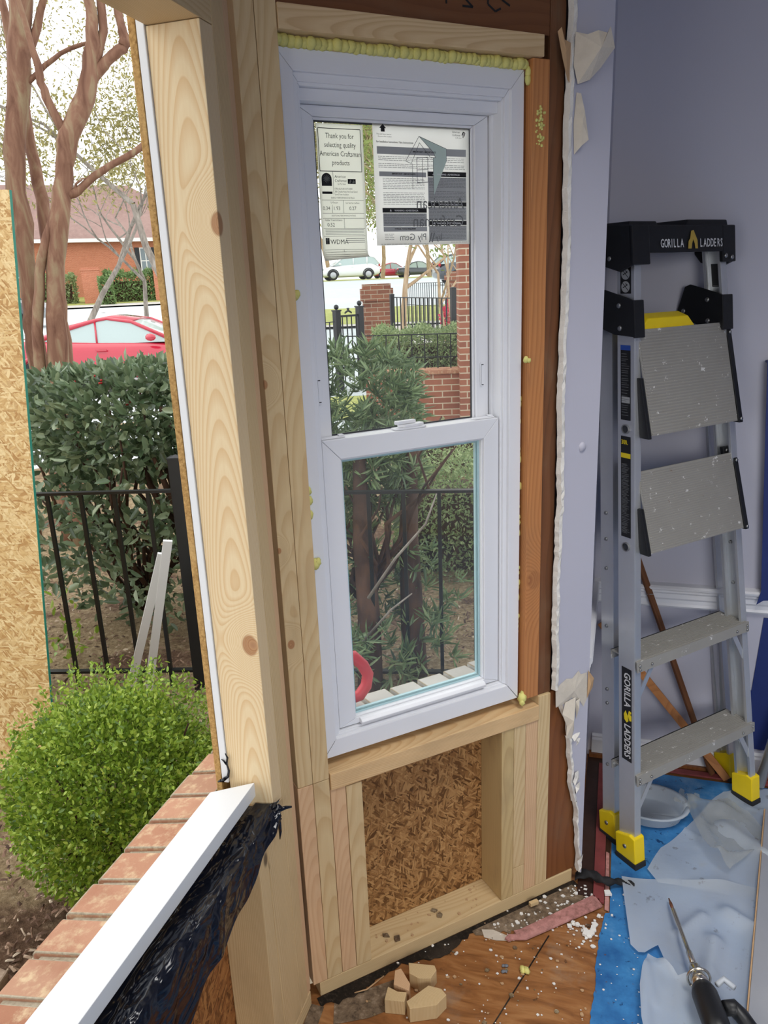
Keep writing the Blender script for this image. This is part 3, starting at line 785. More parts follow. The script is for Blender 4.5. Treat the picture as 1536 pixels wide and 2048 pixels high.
# shards of paper and plaster where the torn edge reaches the floor
b = MB()
r = random.Random(8)
for (s, z, w, h) in ((0.700, 0.455, 0.018, 0.012), (0.708, 0.435, 0.012, 0.02), (0.705, 0.335, 0.014, 0.03), (0.712, 0.30, 0.012, 0.03), (0.728, 0.075, 0.014, 0.02), (0.733, 0.05, 0.01, 0.02)):
    pts = [WW(s + r.uniform(-w, w) * 0.5, 0.010 + r.uniform(0, 0.014), z + h * t) for t in (-0.6, -0.2, 0.2, 0.6)] + [WW(s + w + r.uniform(0, w) * 0.5, 0.012, z + h * t) for t in (0.5, 0.1, -0.3)]
    k = len(pts); c = sum(pts, V((0, 0, 0))) / k + NW * 0.006; pts.append(c)
    b.add(pts, [(i, (i + 1) % k, k) for i in range(k)], False)
b.build('torn_paper', M['gypsum'], wbay)

# ================================================================== framing of the window wall
G = 0.0004
lumber('bottom_plate', 'pale pine bottom plate along the floor under the narrow window', BW, 0.0, 0.722, -0.0889, 0, 0.001, 0.0385, 'a', 'pine')
lumber('wall_stud', 'pine stud left of the window, next to the corner, above the saw cut line', BW, -0.0135, 0.0195, -0.0889, 0, 0.5555, 2.41, 'c', 'pine_knot')
lumber('wall_stud', 'pine stud touching the left side of the window frame, above the saw cut line', BW, 0.0203, 0.0565, -0.0889, 0, 0.5555, 2.41, 'c', 'pine')
lumber('jack_stud', 'short pine stud in the corner below the saw cut line', BW, -0.0145, 0.0195, -0.0889, -0.0002, 0.0392, 0.5545, 'c', 'pine_pink')
lumber('jack_stud', 'short pine stud under the left window stud, below the saw cut line', BW, 0.0203, 0.0565, -0.0889, -0.0004, 0.0392, 0.5545, 'c', 'pine')
lumber('cripple_stud', 'short pine stud with wavy grain left of the sheathing board under the window', BW, 0.0575, 0.0925, -0.0889, -0.0006, 0.0392, 0.5265, 'c', 'pine_pink')
lumber('cripple_stud', 'short pine stud bordering the brown chipboard on its left, under the window', BW, 0.0935, 0.1305, -0.0889, 0, 0.0392, 0.5225, 'c', 'pine')
lumber('cripple_stud', 'short greyish pine stud bordering the brown chipboard on its right', BW, 0.4955, 0.5305, -0.0889, 0, 0.0392, 0.5265, 'c', 'pine_grey')
lumber('cripple_stud', 'short pine stud standing on a small block right of the brown chipboard', BW, 0.5313, 0.565, -0.0889, 0, 0.122, 0.5265, 'c', 'pine')
lumber('spacer_block', 'small pine block under the stud right of the brown chipboard', BW, 0.5313, 0.565, -0.0889, 0, 0.0392, 0.121, 'c', 'pine')
lumber('cripple_stud', 'short pinkish pine stud, second from the brown varnished panel', BW, 0.5658, 0.6005, -0.0889, 0, 0.0392, 0.5265, 'c', 'pine_pink')
lumber('cripple_stud', 'taller pine stud beside the brown varnished panel, past the sill end', BW, 0.6013, 0.637, -0.0889, 0, 0.0392, 0.588, 'c', 'pine')
lumber('rough_sill', 'knotty pine rough sill board directly under the narrow window', BW, 0.058, 0.6005, -0.0889, 0.004, 0.5275, 0.5665, 'a', 'pine_sill')
lumber('window_header', 'pale pine header board with swirling grain above the window', BW, 0.0573, 0.5835, -0.0889, 0.003, 1.9435, 1.981, 'a', 'pine_head')
lumber('header_beam', 'old brown beam with black pencil marks above the pale header', BW, 0.0573, 0.602, -0.0889, -0.006, 1.982, 2.41, 'a', 'wood_beam')
lumber('old_stud', 'old orange pine stud with a dark knot right of the window', BW, 0.5625, 0.6025, -0.0889, -0.004, 0.589, 1.9425, 'c', 'pine_old')
lumber('old_strip', 'thin dark brown strip between the orange stud and torn plaster', BW, 0.6033, 0.640, -0.0889, -0.006, 0.589, 2.41, 'c', 'wood_dark')
lumber('varnished_board', 'dark varnished brown wood panel beside the torn plaster at floor level', BW, 0.638, 0.739, -0.05, -0.003, 0.0392, 0.588, 'c', 'wood_brown', cat='panel')
b = MB()
O_ = WW(0.1305, -0.0945, 0.0)
me_o = lumber('sheathing_board', 'brown chipboard sheathing set back in the bay under the window', BW, 0.0, 0.742, -0.104, -0.0895, 0.001, 0.586, 'b', 'osb_in', cat='sheathing')
# lettering pencilled on the old beam
b = MB()
Fb = (WW(0, -0.0055, 0), AW, V((0, 0, 1)), NW)
for st in ([(0.335, 2.06), (0.352, 2.03), (0.345, 2.018), (0.325, 2.022)], [(0.372, 2.05), (0.375, 2.012)], [(0.41, 2.05), (0.425, 2.04), (0.412, 2.025), (0.43, 2.012), (0.408, 2.012)], [(0.48, 2.05), (0.462, 2.035), (0.462, 2.02), (0.478, 2.01), (0.49, 2.016)], [(0.492, 2.03), (0.51, 2.022)]):
    for p, q in zip(st, st[1:]): bar2d(b, Fb, p[0], p[1], q[0], q[1], 0.0035, 0.0004)
b.build('pencil_mark', M['black_ink'], None)
pm = bpy.data.objects['pencil_mark']; bm_ = bpy.data.objects['header_beam']
bpy.context.view_layer.update()
pm.parent = bm_; pm.matrix_parent_inverse = bm_.matrix_world.inverted()

# ================================================================== framing of the wide opening on the left
X0 = -0.694; X1 = -0.605
LF = WF
lumber('bottom_plate', 'pale pine bottom plate running along the floor under the black plastic', LF, X0, X1, -1.6, 1.236, 0.001, 0.0385, 'b', 'pine')
lumber('corner_stud', 'narrow pine stud filling the inside corner beside the wide opening', LF, X0, X1 - 0.0015, 1.221, 1.2400, 0.0392, 2.41, 'c', 'pine_pink')
lumber('king_stud', 'full height pine stud behind the bright jamb stud of the wide opening', LF, X0, X1, 1.1815, 1.2202, 0.0392, 2.41, 'c', 'pine_nailed')
lumber('jamb_stud', 'bright pine jamb stud with a big knot beside the wide opening', (V((0, 0, 0)), V((0, -1, 0)), V((1, 0, 0)), V((0, 0, 1))), -1.1808, -1.1425, X0, X1, 0.5862, 1.9245, 'c', 'pine_jamb')
lumber('jack_stud', 'short pine stud with nail holes under the end of the black plastic', LF, X0, X1, 1.1045, 1.1808, 0.0392, 0.5465, 'c', 'pine_nailed')
lumber('jack_stud', 'short pine stud facing the room left of the nail holed stud', LF, X0, X1 - 0.001, 1.0655, 1.1037, 0.0392, 0.5465, 'c', 'pine_nailed')
lumber('rough_sill', 'long pine sill board wrapped by the black plastic under the wide opening', LF, X0, X1, -1.6, 1.1808, 0.5475, 0.5855, 'b', 'pine')
lumber('opening_header', 'pine header board across the top of the wide opening', LF, X0, X1, -1.6, 1.1808, 1.9255, 1.9625, 'b', 'pine')
lumber('header_beam', 'dark wooden beam above the header of the wide opening', LF, X0, X1 - 0.002, -1.6, 1.1808, 1.9635, 2.41, 'b', 'pine_grey')
lumber('sheathing_board', 'brown chipboard sheathing behind the black plastic, below the wide opening', LF, -0.708, -0.6948, -1.6, 1.22, 0.001, 0.5855, 'a', osb('osb_left', rgb(98, 60, 28), rgb(150, 96, 52), rgb(180, 126, 72), 'YX', 1.2), cat='sheathing')
# white jamb liner and the cut edge of the outside sheathing
lumber('jamb_liner', 'thin white plastic strip along the outer edge of the bright jamb stud', LF, -0.7085, -0.6947, 1.1395, 1.2, 0.632, 1.97, 'c', M['pvc'], cat='trim strip')
lumber('sheathing_edge', 'outer chipboard sheathing whose cut edge shows left of the white strip', LF, -0.7215, -0.709, 1.1385, 1.262, 0.60, 2.41, 'c', M['osb_edge'], cat='sheathing')
lumber('sheathing_sheet', 'outer chipboard sheathing behind the studs left of the window', BW, -0.072, 0.046, -0.1025, -0.0895, 0.60, 2.41, 'c', 'osb_out', cat='sheathing')
lumber('sheathing_sheet', 'outer chipboard sheathing behind the orange stud right of the window', BW, 0.566, 0.742, -0.1025, -0.0895, 0.60, 2.41, 'c', 'osb_out', cat='sheathing')
lumber('sheathing_sheet', 'outer chipboard sheathing behind the beam above the window', BW, 0.0465, 0.5655, -0.1025, -0.0895, 1.945, 2.41, 'a', 'osb_out', cat='sheathing')

# white plastic sill of the wide opening
b = MB()
Fs = (V((0, 0, 0)), V((1, 0, 0)), V((0, 0, 1)), V((0, 1, 0)))
b.prism(Fs, [(-0.709, 0.612), (-0.639, 0.612), (-0.639, 0.642), (-0.709, 0.641)], -1.5, 1.13)
o = b.build('window_sill', M['pvc'], None, bevel=0.0012)
# its far end is cut at a slant, longer on the room side
for v_ in o.data.vertices:
    wy = v_.co.y + o.location.y
    if wy > 1.0:
        t = ((v_.co.x + o.location.x) + 0.709) / 0.07
        v_.co.y += (-0.036 + 0.046 * t)
tag(o, 'glossy white plastic sill running along the wide opening', 'window sill')

# black plastic wrapped over the rough sill
b = MB()
rs = np.random.RandomState(3)
def drop(y): return 0.012 + max(0.0, (1.125 - y)) * 0.26 + 0.010 * math.sin(y * 21) + 0.006 * math.sin(y * 57 + 1)
def blk(u, v):
    y = 1.138 - u * 2.4
    dr = drop(y)
    wob = 0.003 * math.sin(y * 31 + v * 6) + 0.002 * math.sin(y * 83 + v * 11)
    path = [(-0.690, 0.5875), (-0.655, 0.5885), (-0.625, 0.5905), (-0.610, 0.5935), (-0.5985, 0.588), (-0.595, 0.575), (-0.5935, 0.575 - dr * 0.5), (-0.592, 0.575 - dr)]
    t = v * (len(path) - 1); i = min(int(t), len(path) - 2); f = t - i
    x = path[i][0] * (1 - f) + path[i + 1][0] * f; z = path[i][1] * (1 - f) + path[i + 1][1] * f
    amp = max(0, (v - 0.12)) * 1.4
    puff = abs(math.sin(y * 9 + 0.6)) ** 2 * 0.008
    return V((x + max(0, wob) * amp * 1.2 + puff * max(0, v - 0.35), y, z + max(0, wob) * amp + puff * (1 if 0.2 < v < 0.6 else 0.0)))
b.grid(blk, 220, 28)
# bunched, torn end beside the jamb stud
r = random.Random(2)
for i in range(7):
    p0 = V((-0.602 + r.uniform(-0.03, 0.004), 1.128 + r.uniform(-0.01, 0.006), 0.592))
    p1 = p0 + V((r.uniform(0.006, 0.02), r.uniform(-0.004, 0.012), r.uniform(-0.01, 0.012)))
    p2 = p1 + V((r.uniform(0.0, 0.012), r.uniform(0.0, 0.012), r.uniform(-0.006, 0.008)))
    w = V((0.002, 0.008, 0.005))
    b.add([p0 - w, p1 - w * 0.8, p2, p1 + w * 0.9, p0 + w, p0 + V((0.004, 0, 0.007))], [(0, 1, 5), (1, 2, 5), (2, 3, 5), (3, 4, 5), (4, 0, 5)], True)
b.tube([(-0.600, 1.125, 0.585), (-0.592, 1.138, 0.590), (-0.584, 1.150, 0.588), (-0.574, 1.158, 0.586)], [0.006, 0.005, 0.004, 0.002], 6)
b.tube([(-0.598, 1.128, 0.58), (-0.591, 1.134, 0.565), (-0.590, 1.133, 0.545), (-0.591, 1.13, 0.53)], [0.005, 0.004, 0.003, 0.001], 6)
o = b.build('plastic_sheet', M['black_film'])
tag(o, 'crumpled glossy black plastic sheet draped over the sill board under the white sill', 'plastic sheet')
b = MB()
b.tube([(-0.700, 1.133, 0.644), (-0.692, 1.136, 0.650), (-0.690, 1.1375, 0.662), (-0.6935, 1.1375, 0.676), (-0.690, 1.1375, 0.69), (-0.693, 1.136, 0.70)], [0.004, 0.003, 0.0022, 0.0015, 0.002, 0.001], 6)
b.tube([(-0.698, 1.130, 0.644), (-0.704, 1.126, 0.645), (-0.708, 1.122, 0.644)], [0.004, 0.003, 0.001], 6)
b.tube([(-0.694, 1.1375, 0.675), (-0.699, 1.136, 0.684), (-0.703, 1.136, 0.686)], [0.002, 0.0015, 0.0008], 6)
o = b.build('tar_scrap', M['black_film']); tag(o, 'tiny torn scrap of black plastic where the white strip meets the white sill', 'scrap')

# brick ledge outside the wide opening: rowlock bricks sloping outward, each end showing
b = MB()
r = random.Random(12)
b.use(M['mortar'])
b.prism(Fs, [(-0.7225, -0.26), (-0.7225, 0.605), (-0.81, 0.585), (-0.81, -0.26)], -1.5, 1.45)
b.use(M['rowlock'])
y = 1.43; k = 0
while y > -1.4:
    w = 0.0665; j = r.uniform(-0.003, 0.003); e = 0.10 + r.uniform(-0.004, 0.004)
    pr = [(-0.7230, 0.578), (-0.7230, 0.612 + j * 0.3), (-0.7230 - e + 0.006, 0.592 + j * 0.3), (-0.7230 - e, 0.585), (-0.7230 - e - 0.003, 0.51), (-0.775, 0.51)]
    b.prism(Fs, pr, y - w, y)
    y -= w + 0.0115; k += 1
# courses of the veneer below
for row in range(11):
    z1 = 0.495 - row * 0.068; yy = 1.45 - (0.1 if row % 2 else 0.0)
    while yy > -1.4:
        b.prism(Fs, [(-0.79, z1), (-0.79, z1 - 0.057), (-0.816, z1 - 0.057), (-0.816, z1)], max(yy - 0.194, -1.5), yy); yy -= 0.205
struct(b, 'wall_brick_left', None, bevel=0.0025)
# the same ledge outside the narrow window, dusted pale
b = MB().use(M['mortar'])
BWs = (W0, -NW, V((0, 0, 1)), AW)
b.prism(BWs, [(0.1065, -0.26), (0.1065, 0.590), (0.21, 0.575), (0.21, -0.26)], -0.02, 0.8)
b.use(M['concrete'])
s = 0.0
while s < 0.76:
    e = 0.215 + r.uniform(-0.008, 0.010); b.prism(BWs, [(0.1065, 0.54), (0.1065, 0.608), (e, 0.594), (e + 0.002, 0.52), (0.16, 0.52)], s, s + 0.066); s += 0.0775
struct(b, 'wall_brick_bay', None, bevel=0.0025)
# ================================================================== the narrow double hung window
win = thing('window_1', None, None, tuple(WW(0.306, -0.05, 0.5675))); win['kind'] = 'structure'
VN = M['vinyl']
def ring(mb, s0, s1, z0, z1, w, o0, o1, mats=None, wb=None, wt=None):
    """four mitred bars round a rectangle (outer s0..s1, z0..z1; bar width w; from depth o0 to o1)"""
    wb = wb or w; wt = wt or w
    out = [(s0, z0), (s1, z0), (s1, z1), (s0, z1)]; inn = [(s0 + w, z0 + wb), (s1 - w, z0 + wb), (s1 - w, z1 - wt), (s0 + w, z1 - wt)]
    g = 0.0003
    for i in range(4):
        j = (i + 1) % 4
        q = [out[i], out[j], inn[j], inn[i]]
        d = ((0, 1), (-1, 0), (0, -1), (1, 0))[i]
        e = V((out[j][0] - out[i][0], out[j][1] - out[i][1])).normalized() * g
        q = [(q[0][0] + e.x, q[0][1] + e.y), (q[1][0] - e.x, q[1][1] - e.y), (q[2][0] - e.x, q[2][1] - e.y), (q[3][0] + e.x, q[3][1] + e.y)]
        F = (W0, AW, V((0, 0, 1)), NW)
        mb.prism(F, q, o0, o1)
# outer frame: face flange, then two steps back into the jamb
b = MB()
ring(b, 0.0572, 0.556, 0.588, 1.9255, 0.0295, -0.10, -0.022, wb=0.040, wt=0.034)
ring(b, 0.0862, 0.5268, 0.6275, 1.8920, 0.0105, -0.10, -0.0300, wb=0.006, wt=0.014)
ring(b, 0.0966, 0.5166, 0.6330, 1.8785, 0.0045, -0.10, -0.0345, wb=0.004, wt=0.006)
b.build('frame', VN, win, bevel=0.0012)
b = MB()     # parting stops and head stop behind the lower sash
for s in (0.0998, 0.5082):
    b.box(BW, s, s + 0.006, -0.072, -0.062, 0.64, 1.872)
b.box(BW, 0.1012, 0.5120, -0.10, -0.046, 1.853, 1.8725)
pieces(b, 'head_stop', VN, win, bevel=0.0008)
# upper sash (set back)
us = MB(); ring(us, 0.1065, 0.5060, 1.222, 1.8525, 0.0300, -0.094, -0.0715, wt=0.0175, wb=0.036)
us_o = us.build('upper_sash', VN, win, bevel=0.0012)
b = MB(); ring(b, 0.1368, 0.4757, 1.2580, 1.8348, 0.0045, -0.088, -0.0785); b.build('glazing_bead', VN, us_o, bevel=0.0006)
b = MB(); b.box(BW, 0.1412, 0.4712, -0.086, -0.0835, 1.2625, 1.8305); b.build('glass', M['glass'], us_o)
b = MB(); ring(b, 0.1412, 0.4712, 1.2625, 1.8305, 0.003, -0.0835, -0.0822); b.build('gasket', M['gasket'], us_o)
# lower sash (toward the room)
b = MB(); ring(b, 0.1030, 0.5105, 0.6395, 1.2635, 0.0375, -0.0690, -0.0385, wb=0.013, wt=0.040)
ls_o = b.build('lower_sash', VN, win, bevel=0.0014)
b = MB(); ring(b, 0.1408, 0.4727, 0.6527, 1.2232, 0.003, -0.061, -0.043); b.build('glazing_bead', VN, ls_o, bevel=0.0006)
b = MB(); b.box(BW, 0.1440, 0.4695, -0.0565, -0.0540, 0.6558, 1.2200); b.build('glass', M['glass'], ls_o)
b = MB(); ring(b, 0.1440, 0.4695, 0.6558, 1.2200, 0.004, -0.0538, -0.0525); ring(b, 0.1440, 0.4695, 0.6558, 1.2200, 0.007, -0.064, -0.0570)
b.build('spacer', M['spacer'], ls_o)
b = MB()     # lift rail along the bottom of the lower sash
b.prism((W0, NW, V((0, 0, 1)), AW), [(-0.0384, 0.6525), (-0.030, 0.6515), (-0.0245, 0.6465), (-0.0255, 0.641), (-0.0384, 0.6395)], 0.150, 0.468)
b.build('lift_rail', VN, ls_o, bevel=0.0012)
# tilt latches and the cam lock on the check rail
for s in (0.106, 0.455):
    b = MB(); b.box(BW, s, s + 0.050, -0.060, -0.046, 1.2638, 1.2668); b.box(BW, s + 0.038, s + 0.048, -0.058, -0.048, 1.2668, 1.2702)
    b.build('tilt_latch', VN, ls_o, bevel=0.0014)
lk = MB()
lk.prism((WW(0.300, -0.054, 1.2638), AW, NW, V((0, 0, 1))), [(-0.036, -0.008), (0.036, -0.008), (0.036, 0.010), (0.030, 0.014), (-0.030, 0.014), (-0.036, 0.010)], 0, 0.004)
lk.prism((WW(0.300, -0.054, 1.2678), AW, NW, V((0, 0, 1))), [(-0.022, -0.007), (0.030, -0.007), (0.034, 0.004), (0.016, 0.013), (-0.014, 0.013), (-0.024, 0.004)], 0, 0.006)
lo_ = lk.build('sash_lock', VN, ls_o, bevel=0.0016)
b = MB()
b.prism((WW(0.300, -0.054, 1.2742), AW, NW, V((0, 0, 1))), [(-0.030, -0.004), (0.012, -0.006), (0.016, 0.004), (-0.026, 0.008), (-0.034, 0.004)], 0, 0.007)
b.build('lock_lever', VN, lo_, bevel=0.002)
# sash stop clips let into the upper sash stiles
for s in (0.1135, 0.4865):
    b = MB(); m_ = 10
    pr = [(math.cos(PI * i / m_) * 0.0055, 0.021 + math.sin(PI * i / m_) * 0.0055) for i in range(m_ + 1)] + [(-math.cos(PI * i / m_) * 0.0055, -0.021 - math.sin(PI * i / m_) * 0.0055) for i in range(m_ + 1)]
    b.prism((WW(s + 0.004, -0.0714, 1.355), AW, V((0, 0, 1)), NW), pr, 0, 0.0022)
    c = b.build('vent_stop', VN, us_o, bevel=0.0006)
    d = MB()
    for z in (1.332, 1.374): d.box(BW, s + 0.0015, s + 0.0065, -0.0690, -0.0688, z, z + 0.0018)
    d.box(BW, s + 0.0008, s + 0.0012, -0.0690, -0.0688, 1.334, 1.376)
    pieces(d, 'slot', M['gasket'], c)
# hairline joints of the welded frame corners
b = MB(); Fw = (W0, AW, V((0, 0, 1)), NW)
for (p, q, zz) in (((0.0575, 0.592), (0.0835, 0.625), -0.0217), ((0.0872, 0.628), (0.0872, 0.641), -0.0297), ((0.5265, 0.6275), (0.5555, 0.589), -0.0217)):
    bar2d(b, Fw, p[0], p[1], q[0], q[1], 0.0008, zz + 0.0002)
pieces(b, 'weld_line', M['gasket'], win)

# ------------------------------------------------------------------ stickers on the upper pane
GZ = -0.0812
lab = thing('energy_label', 'narrow pale green certification sticker hanging curled on the left of the upper pane', 'sticker', tuple(WW(0.19, GZ, 1.59)))
FL = (WW(0, GZ, 0), AW, V((0, 0, 1)), NW)
s0, s1, zt, zb = 0.1465, 0.2385, 1.826, 1.592
def sheet(u, v):
    z = zt + (zb - zt) * v; s = s0 + (s1 - s0) * u
    cl = max(0, v - 0.92) / 0.08
    return WW(s, GZ + 0.0004 + 0.008 * cl * cl + 0.0008 * math.sin(u * 7 + v * 9) * cl, z + cl * cl * 0.006 * u)
b = MB(); b.grid(sheet, 12, 40); b.build('paper', M['paper_g'], lab, solid=0.0002)
K = MB(); Zk = 0.0009
def frame_line(mb, F, x0, y0, x1, y1, w, z):
    bar2d(mb, F, x0, y0, x1, y0, w, z); bar2d(mb, F, x0, y1, x1, y1, w, z); bar2d(mb, F, x0, y0, x0, y1, w, z); bar2d(mb, F, x1, y0, x1, y1, w, z)
frame_line(K, FL, 0.1495, 1.747, 0.2330, 1.818, 0.0012, Zk)
for i, tx in enumerate(('Thank you for', 'selecting quality', 'American Craftsman', 'products')):
    text_into(K, tx, 0.0122, FL, 0.1915, 1.8020 - i * 0.0148, Zk, 'CENTER', sx=0.80)
K.build('printed_text', M['black_ink'], lab)
K = MB()
# round arched seal with a starburst, then the maker's name and mark
pr = [(0.1515, 1.722), (0.1715, 1.722)] + [(0.1615 + 0.010 * math.cos(PI * i / 10), 1.734 + 0.010 * math.sin(PI * i / 10)) for i in range(11)]
K.prism(FL, pr, Zk, Zk + 0.00005)
K.box(FL, 0.1515, 0.1715, 1.7085, 1.7125, Zk, Zk + 0.00005)
text_into(K, 'American', 0.0068, FL, 0.1775, 1.7360, Zk, sx=0.85); text_into(K, 'Craftsman', 0.0068, FL, 0.1775, 1.7290, Zk, sx=0.85)
text_into(K, 'by Ply Gem', 0.0036, FL, 0.1830, 1.7245, Zk)
K.box(FL, 0.2035, 0.2195, 1.7260, 1.7345, Zk, Zk + 0.00005)
for i, w in enumerate((0.044, 0.056, 0.034)): text_into(K, ('CPD# SIL-N-83-01371-00001', '3001 Double Hung Vinyl Dual Glazed', 'Low-E Foam Insulation')[i], 0.0043, FL, 0.1765, 1.7160 - i * 0.0048, Zk, sx=0.70)
text_into(K, 'ENERGY PERFORMANCE RATINGS', 0.0041, FL, 0.192, 1.7005, Zk, 'CENTER', sx=0.75)
text_into(K, 'U-Factor', 0.0045, FL, 0.167, 1.6925, Zk, sx=0.9); text_into(K, 'Solar Heat Gain Coefficient', 0.0038, FL, 0.197, 1.6920, Zk, sx=0.66)
for tx, x in (('0.34', 0.1510), ('1.93', 0.1715), ('0.27', 0.2040)): text_into(K, tx, 0.0088, FL, x, 1.6810, Zk, sx=0.95)
text_into(K, 'ADDITIONAL PERFORMANCE RATINGS', 0.0037, FL, 0.192, 1.6700, Zk, 'CENTER', sx=0.75)
text_into(K, 'Visible Transmittance', 0.0048, FL, 0.1530, 1.6620, Zk, sx=0.85); text_into(K, '0.52', 0.0088, FL, 0.1580, 1.6525, Zk)
text_into(K, 'WDMA', 0.0118, FL, 0.1625, 1.6215, Zk, sx=0.95)
K.box(FL, 0.1530, 0.1605, 1.6215, 1.6325, Zk, Zk + 0.00005)
for (a, c) in ((1.697, 1.674),): pass
for zz in (1.698, 1.6755, 1.6665, 1.649, 1.6355, 1.6115, 1.6075): bar2d(K, FL, 0.1500, zz, 0.2345, zz, 0.0006, Zk)
for (x, z0_, z1_) in ((0.1700, 1.676, 1.690), (0.1925, 1.6755, 1.698), (0.1925, 1.649, 1.6665), (0.1745, 1.7075, 1.746), (0.1895, 1.5985, 1.6115)): bar2d(K, FL, x, z0_, x, z1_, 0.0006, Zk)
K.build('printed_text', M['black_ink'], lab)
K = MB().use(M['grey_ink'])
for i in range(4): bar2d(K, FL, 0.1535, 1.6465 - i * 0.0027, 0.2320, 1.6465 - i * 0.0027, 0.0007, Zk)
K.build('fine_print', None, lab); K = MB().use(M['grey_ink'])
for i in range(3): bar2d(K, FL, 0.1945, 1.6310 - i * 0.0034, 0.2330, 1.6310 - i * 0.0034, 0.0010, Zk)
K.build('fine_print', None, lab); K = MB().use(M['paper_g'])
for i in range(12): bar2d(K, FL, 0.1615, 1.734, 0.1615 + 0.0070 * math.cos(i * PI / 6), 1.734 + 0.0070 * math.sin(i * PI / 6), 0.0014, Zk + 0.0001)
K.build('seal_mark', None, lab); K = MB().use(M['paper_g'])
K.prism(FL, [(0.2055, 1.7275), (0.2085, 1.7275), (0.2110, 1.7310), (0.2085, 1.7330)], Zk + 0.0001, Zk + 0.00015)
K.prism(FL, [(0.2125, 1.7275), (0.2165, 1.7275), (0.2180, 1.7300), (0.2150, 1.7330)], Zk + 0.0001, Zk + 0.00015)
K.build('maker_mark', None, lab); K = MB().use(M['paper_g'])
K.box(FL, 0.1560, 0.1575, 1.6215, 1.6325, Zk + 0.0001, Zk + 0.00015); K.box(FL, 0.1530, 0.1605, 1.6285, 1.6297, Zk + 0.0001, Zk + 0.00015)
K.build('printed_text', None, lab)
K = MB()
Fc = (WW(0, GZ + 0.003, 0), AW, V((0, 0, 1)), NW)
for zz, lf in ((1.6030, 0.0015), (1.5995, 0.0035)): bar2d(K, FL, 0.1500, zz, 0.2345, zz, 0.0006, Zk + lf)
K.build('printed_text', M['black_ink'], lab)

ins = thing('instruction_sheet', 'large white instruction sheet with dark warning bars on the right of the upper pane', 'sticker', tuple(WW(0.365, GZ, 1.612)))
b = MB(); b.grid(lambda u, v: WW(0.2585 + 0.2095 * u, GZ + 0.0004 + 0.0001 * math.sin(u * 6) * v, 1.834 - 0.2165 * v), 8, 8); b.build('paper', M['paper'], ins, solid=0.0002)
K = MB()
for (x0, y0, x1, y1) in ((0.3730, 1.7420, 0.4610, 1.7510), (0.3730, 1.6880, 0.4610, 1.6960), (0.3730, 1.6535, 0.4610, 1.6615), (0.2730, 1.6765, 0.3695, 1.6850)): rect2d(K, FL, x0, y0, x1, y1, Zk)
K.prism(FL, [(0.2755, 1.8170), (0.2835, 1.8170), (0.2835, 1.8230), (0.2865, 1.8230), (0.2795, 1.8300), (0.2725, 1.8230), (0.2755, 1.8230)], Zk, Zk + 0.00005)
text_into(K, 'This side faces interior', 0.0034, FL, 0.2660, 1.8118, Zk); text_into(K, 'Remove when installed', 0.0030, FL, 0.2690, 1.8080, Zk)
text_into(K, 'For Installation Instructions / Para Instrucciones', 0.0045, FL, 0.2650, 1.7985, Zk, sx=0.9, bold=0.0001)
text_into(K, 'American', 0.0052, FL, 0.4300, 1.8210, Zk, sx=0.85); text_into(K, 'Craftsman', 0.0052, FL, 0.4300, 1.8155, Zk, sx=0.85); text_into(K, 'by Ply Gem', 0.003, FL, 0.437, 1.8115, Zk)
for (p, q) in (((0.4520, 1.8170), (0.4550, 1.8235)), ((0.4550, 1.8235), (0.4590, 1.8215)), ((0.4590, 1.8215), (0.4570, 1.8155)), ((0.4550, 1.8235), (0.4545, 1.8130))): bar2d(K, FL, p[0], p[1], q[0], q[1], 0.0016, Zk)
text_into(K, 'IMPORTANT / IMPORTANTE', 0.0040, FL, 0.367, 1.7835, Zk + 0.0002, 'CENTER', bold=0.0001); text_into(K, 'IMPORTANT / IMPORTANTE', 0.0040, FL, 0.321, 1.7440, Zk + 0.0002, 'CENTER', bold=0.0001); text_into(K, 'TYPICAL TOOLS REQUIRED', 0.0038, FL, 0.321, 1.6460, Zk + 0.0002, 'CENTER', bold=0.0001)
pieces(K, 'warning_bar', M['black_ink'], ins)
K = MB()
for (x, y, tx) in ((0.417, 1.7447, 'WARNING / ADVERTENCIA'), (0.417, 1.6903, 'WARNING / FIRE RISK'), (0.417, 1.6557, 'WARNING - NOT OPTIONAL'), (0.3215, 1.6790, 'WARNING / ADVERTENCIA')):
    text_into(K, tx, 0.0042, FL, x + 0.003, y, Zk + 0.0002, 'CENTER', bold=0.0001)
    K.prism(FL, [(x - 0.033, y), (x - 0.029, y), (x - 0.031, y + 0.004)], Zk + 0.0002, Zk + 0.00025)
K.build('warning_text', M['white_ink'], ins)
K = MB().use(M['pale_ink'])
for (x0, y0, x1, y1) in ((0.2660, 1.7790, 0.4610, 1.7920), (0.2690, 1.7405, 0.3700, 1.7490), (0.2740, 1.6425, 0.3695, 1.6510)): rect2d(K, FL, x0, y0, x1, y1, Zk - 0.0002)
for (x0, y0, x1, y1) in ((0.3740, 1.6970, 0.4610, 1.7410), (0.3740, 1.6625, 0.4610, 1.6870), (0.3740, 1.6240, 0.4610, 1.6525), (0.2740, 1.6520, 0.3695, 1.6755)): rect2d(K, FL, x0, y0, x1, y1, Zk - 0.0003)
K.use(M['grey_ink'])
r = random.Random(31)
def greek(x0, x1, y1, y0, dy):
    y = y1
    while y > y0:
        x = x0
        while x < x1 - 0.002:
            L = min(r.uniform(0.003, 0.010), x1 - x); bar2d(K, FL, x, y, x + L, y, 0.0008, Zk - 0.0001); x += L + 0.0012
        y -= dy
greek(0.2680, 0.4560, 1.7750, 1.7670, 0.0031); greek(0.2680, 0.4580, 1.7625, 1.7540, 0.0031)
greek(0.2760, 0.366, 1.7370, 1.7180, 0.0029); greek(0.2760, 0.366, 1.7120, 1.6890, 0.0029); greek(0.376, 0.459, 1.7390, 1.7220, 0.0027)
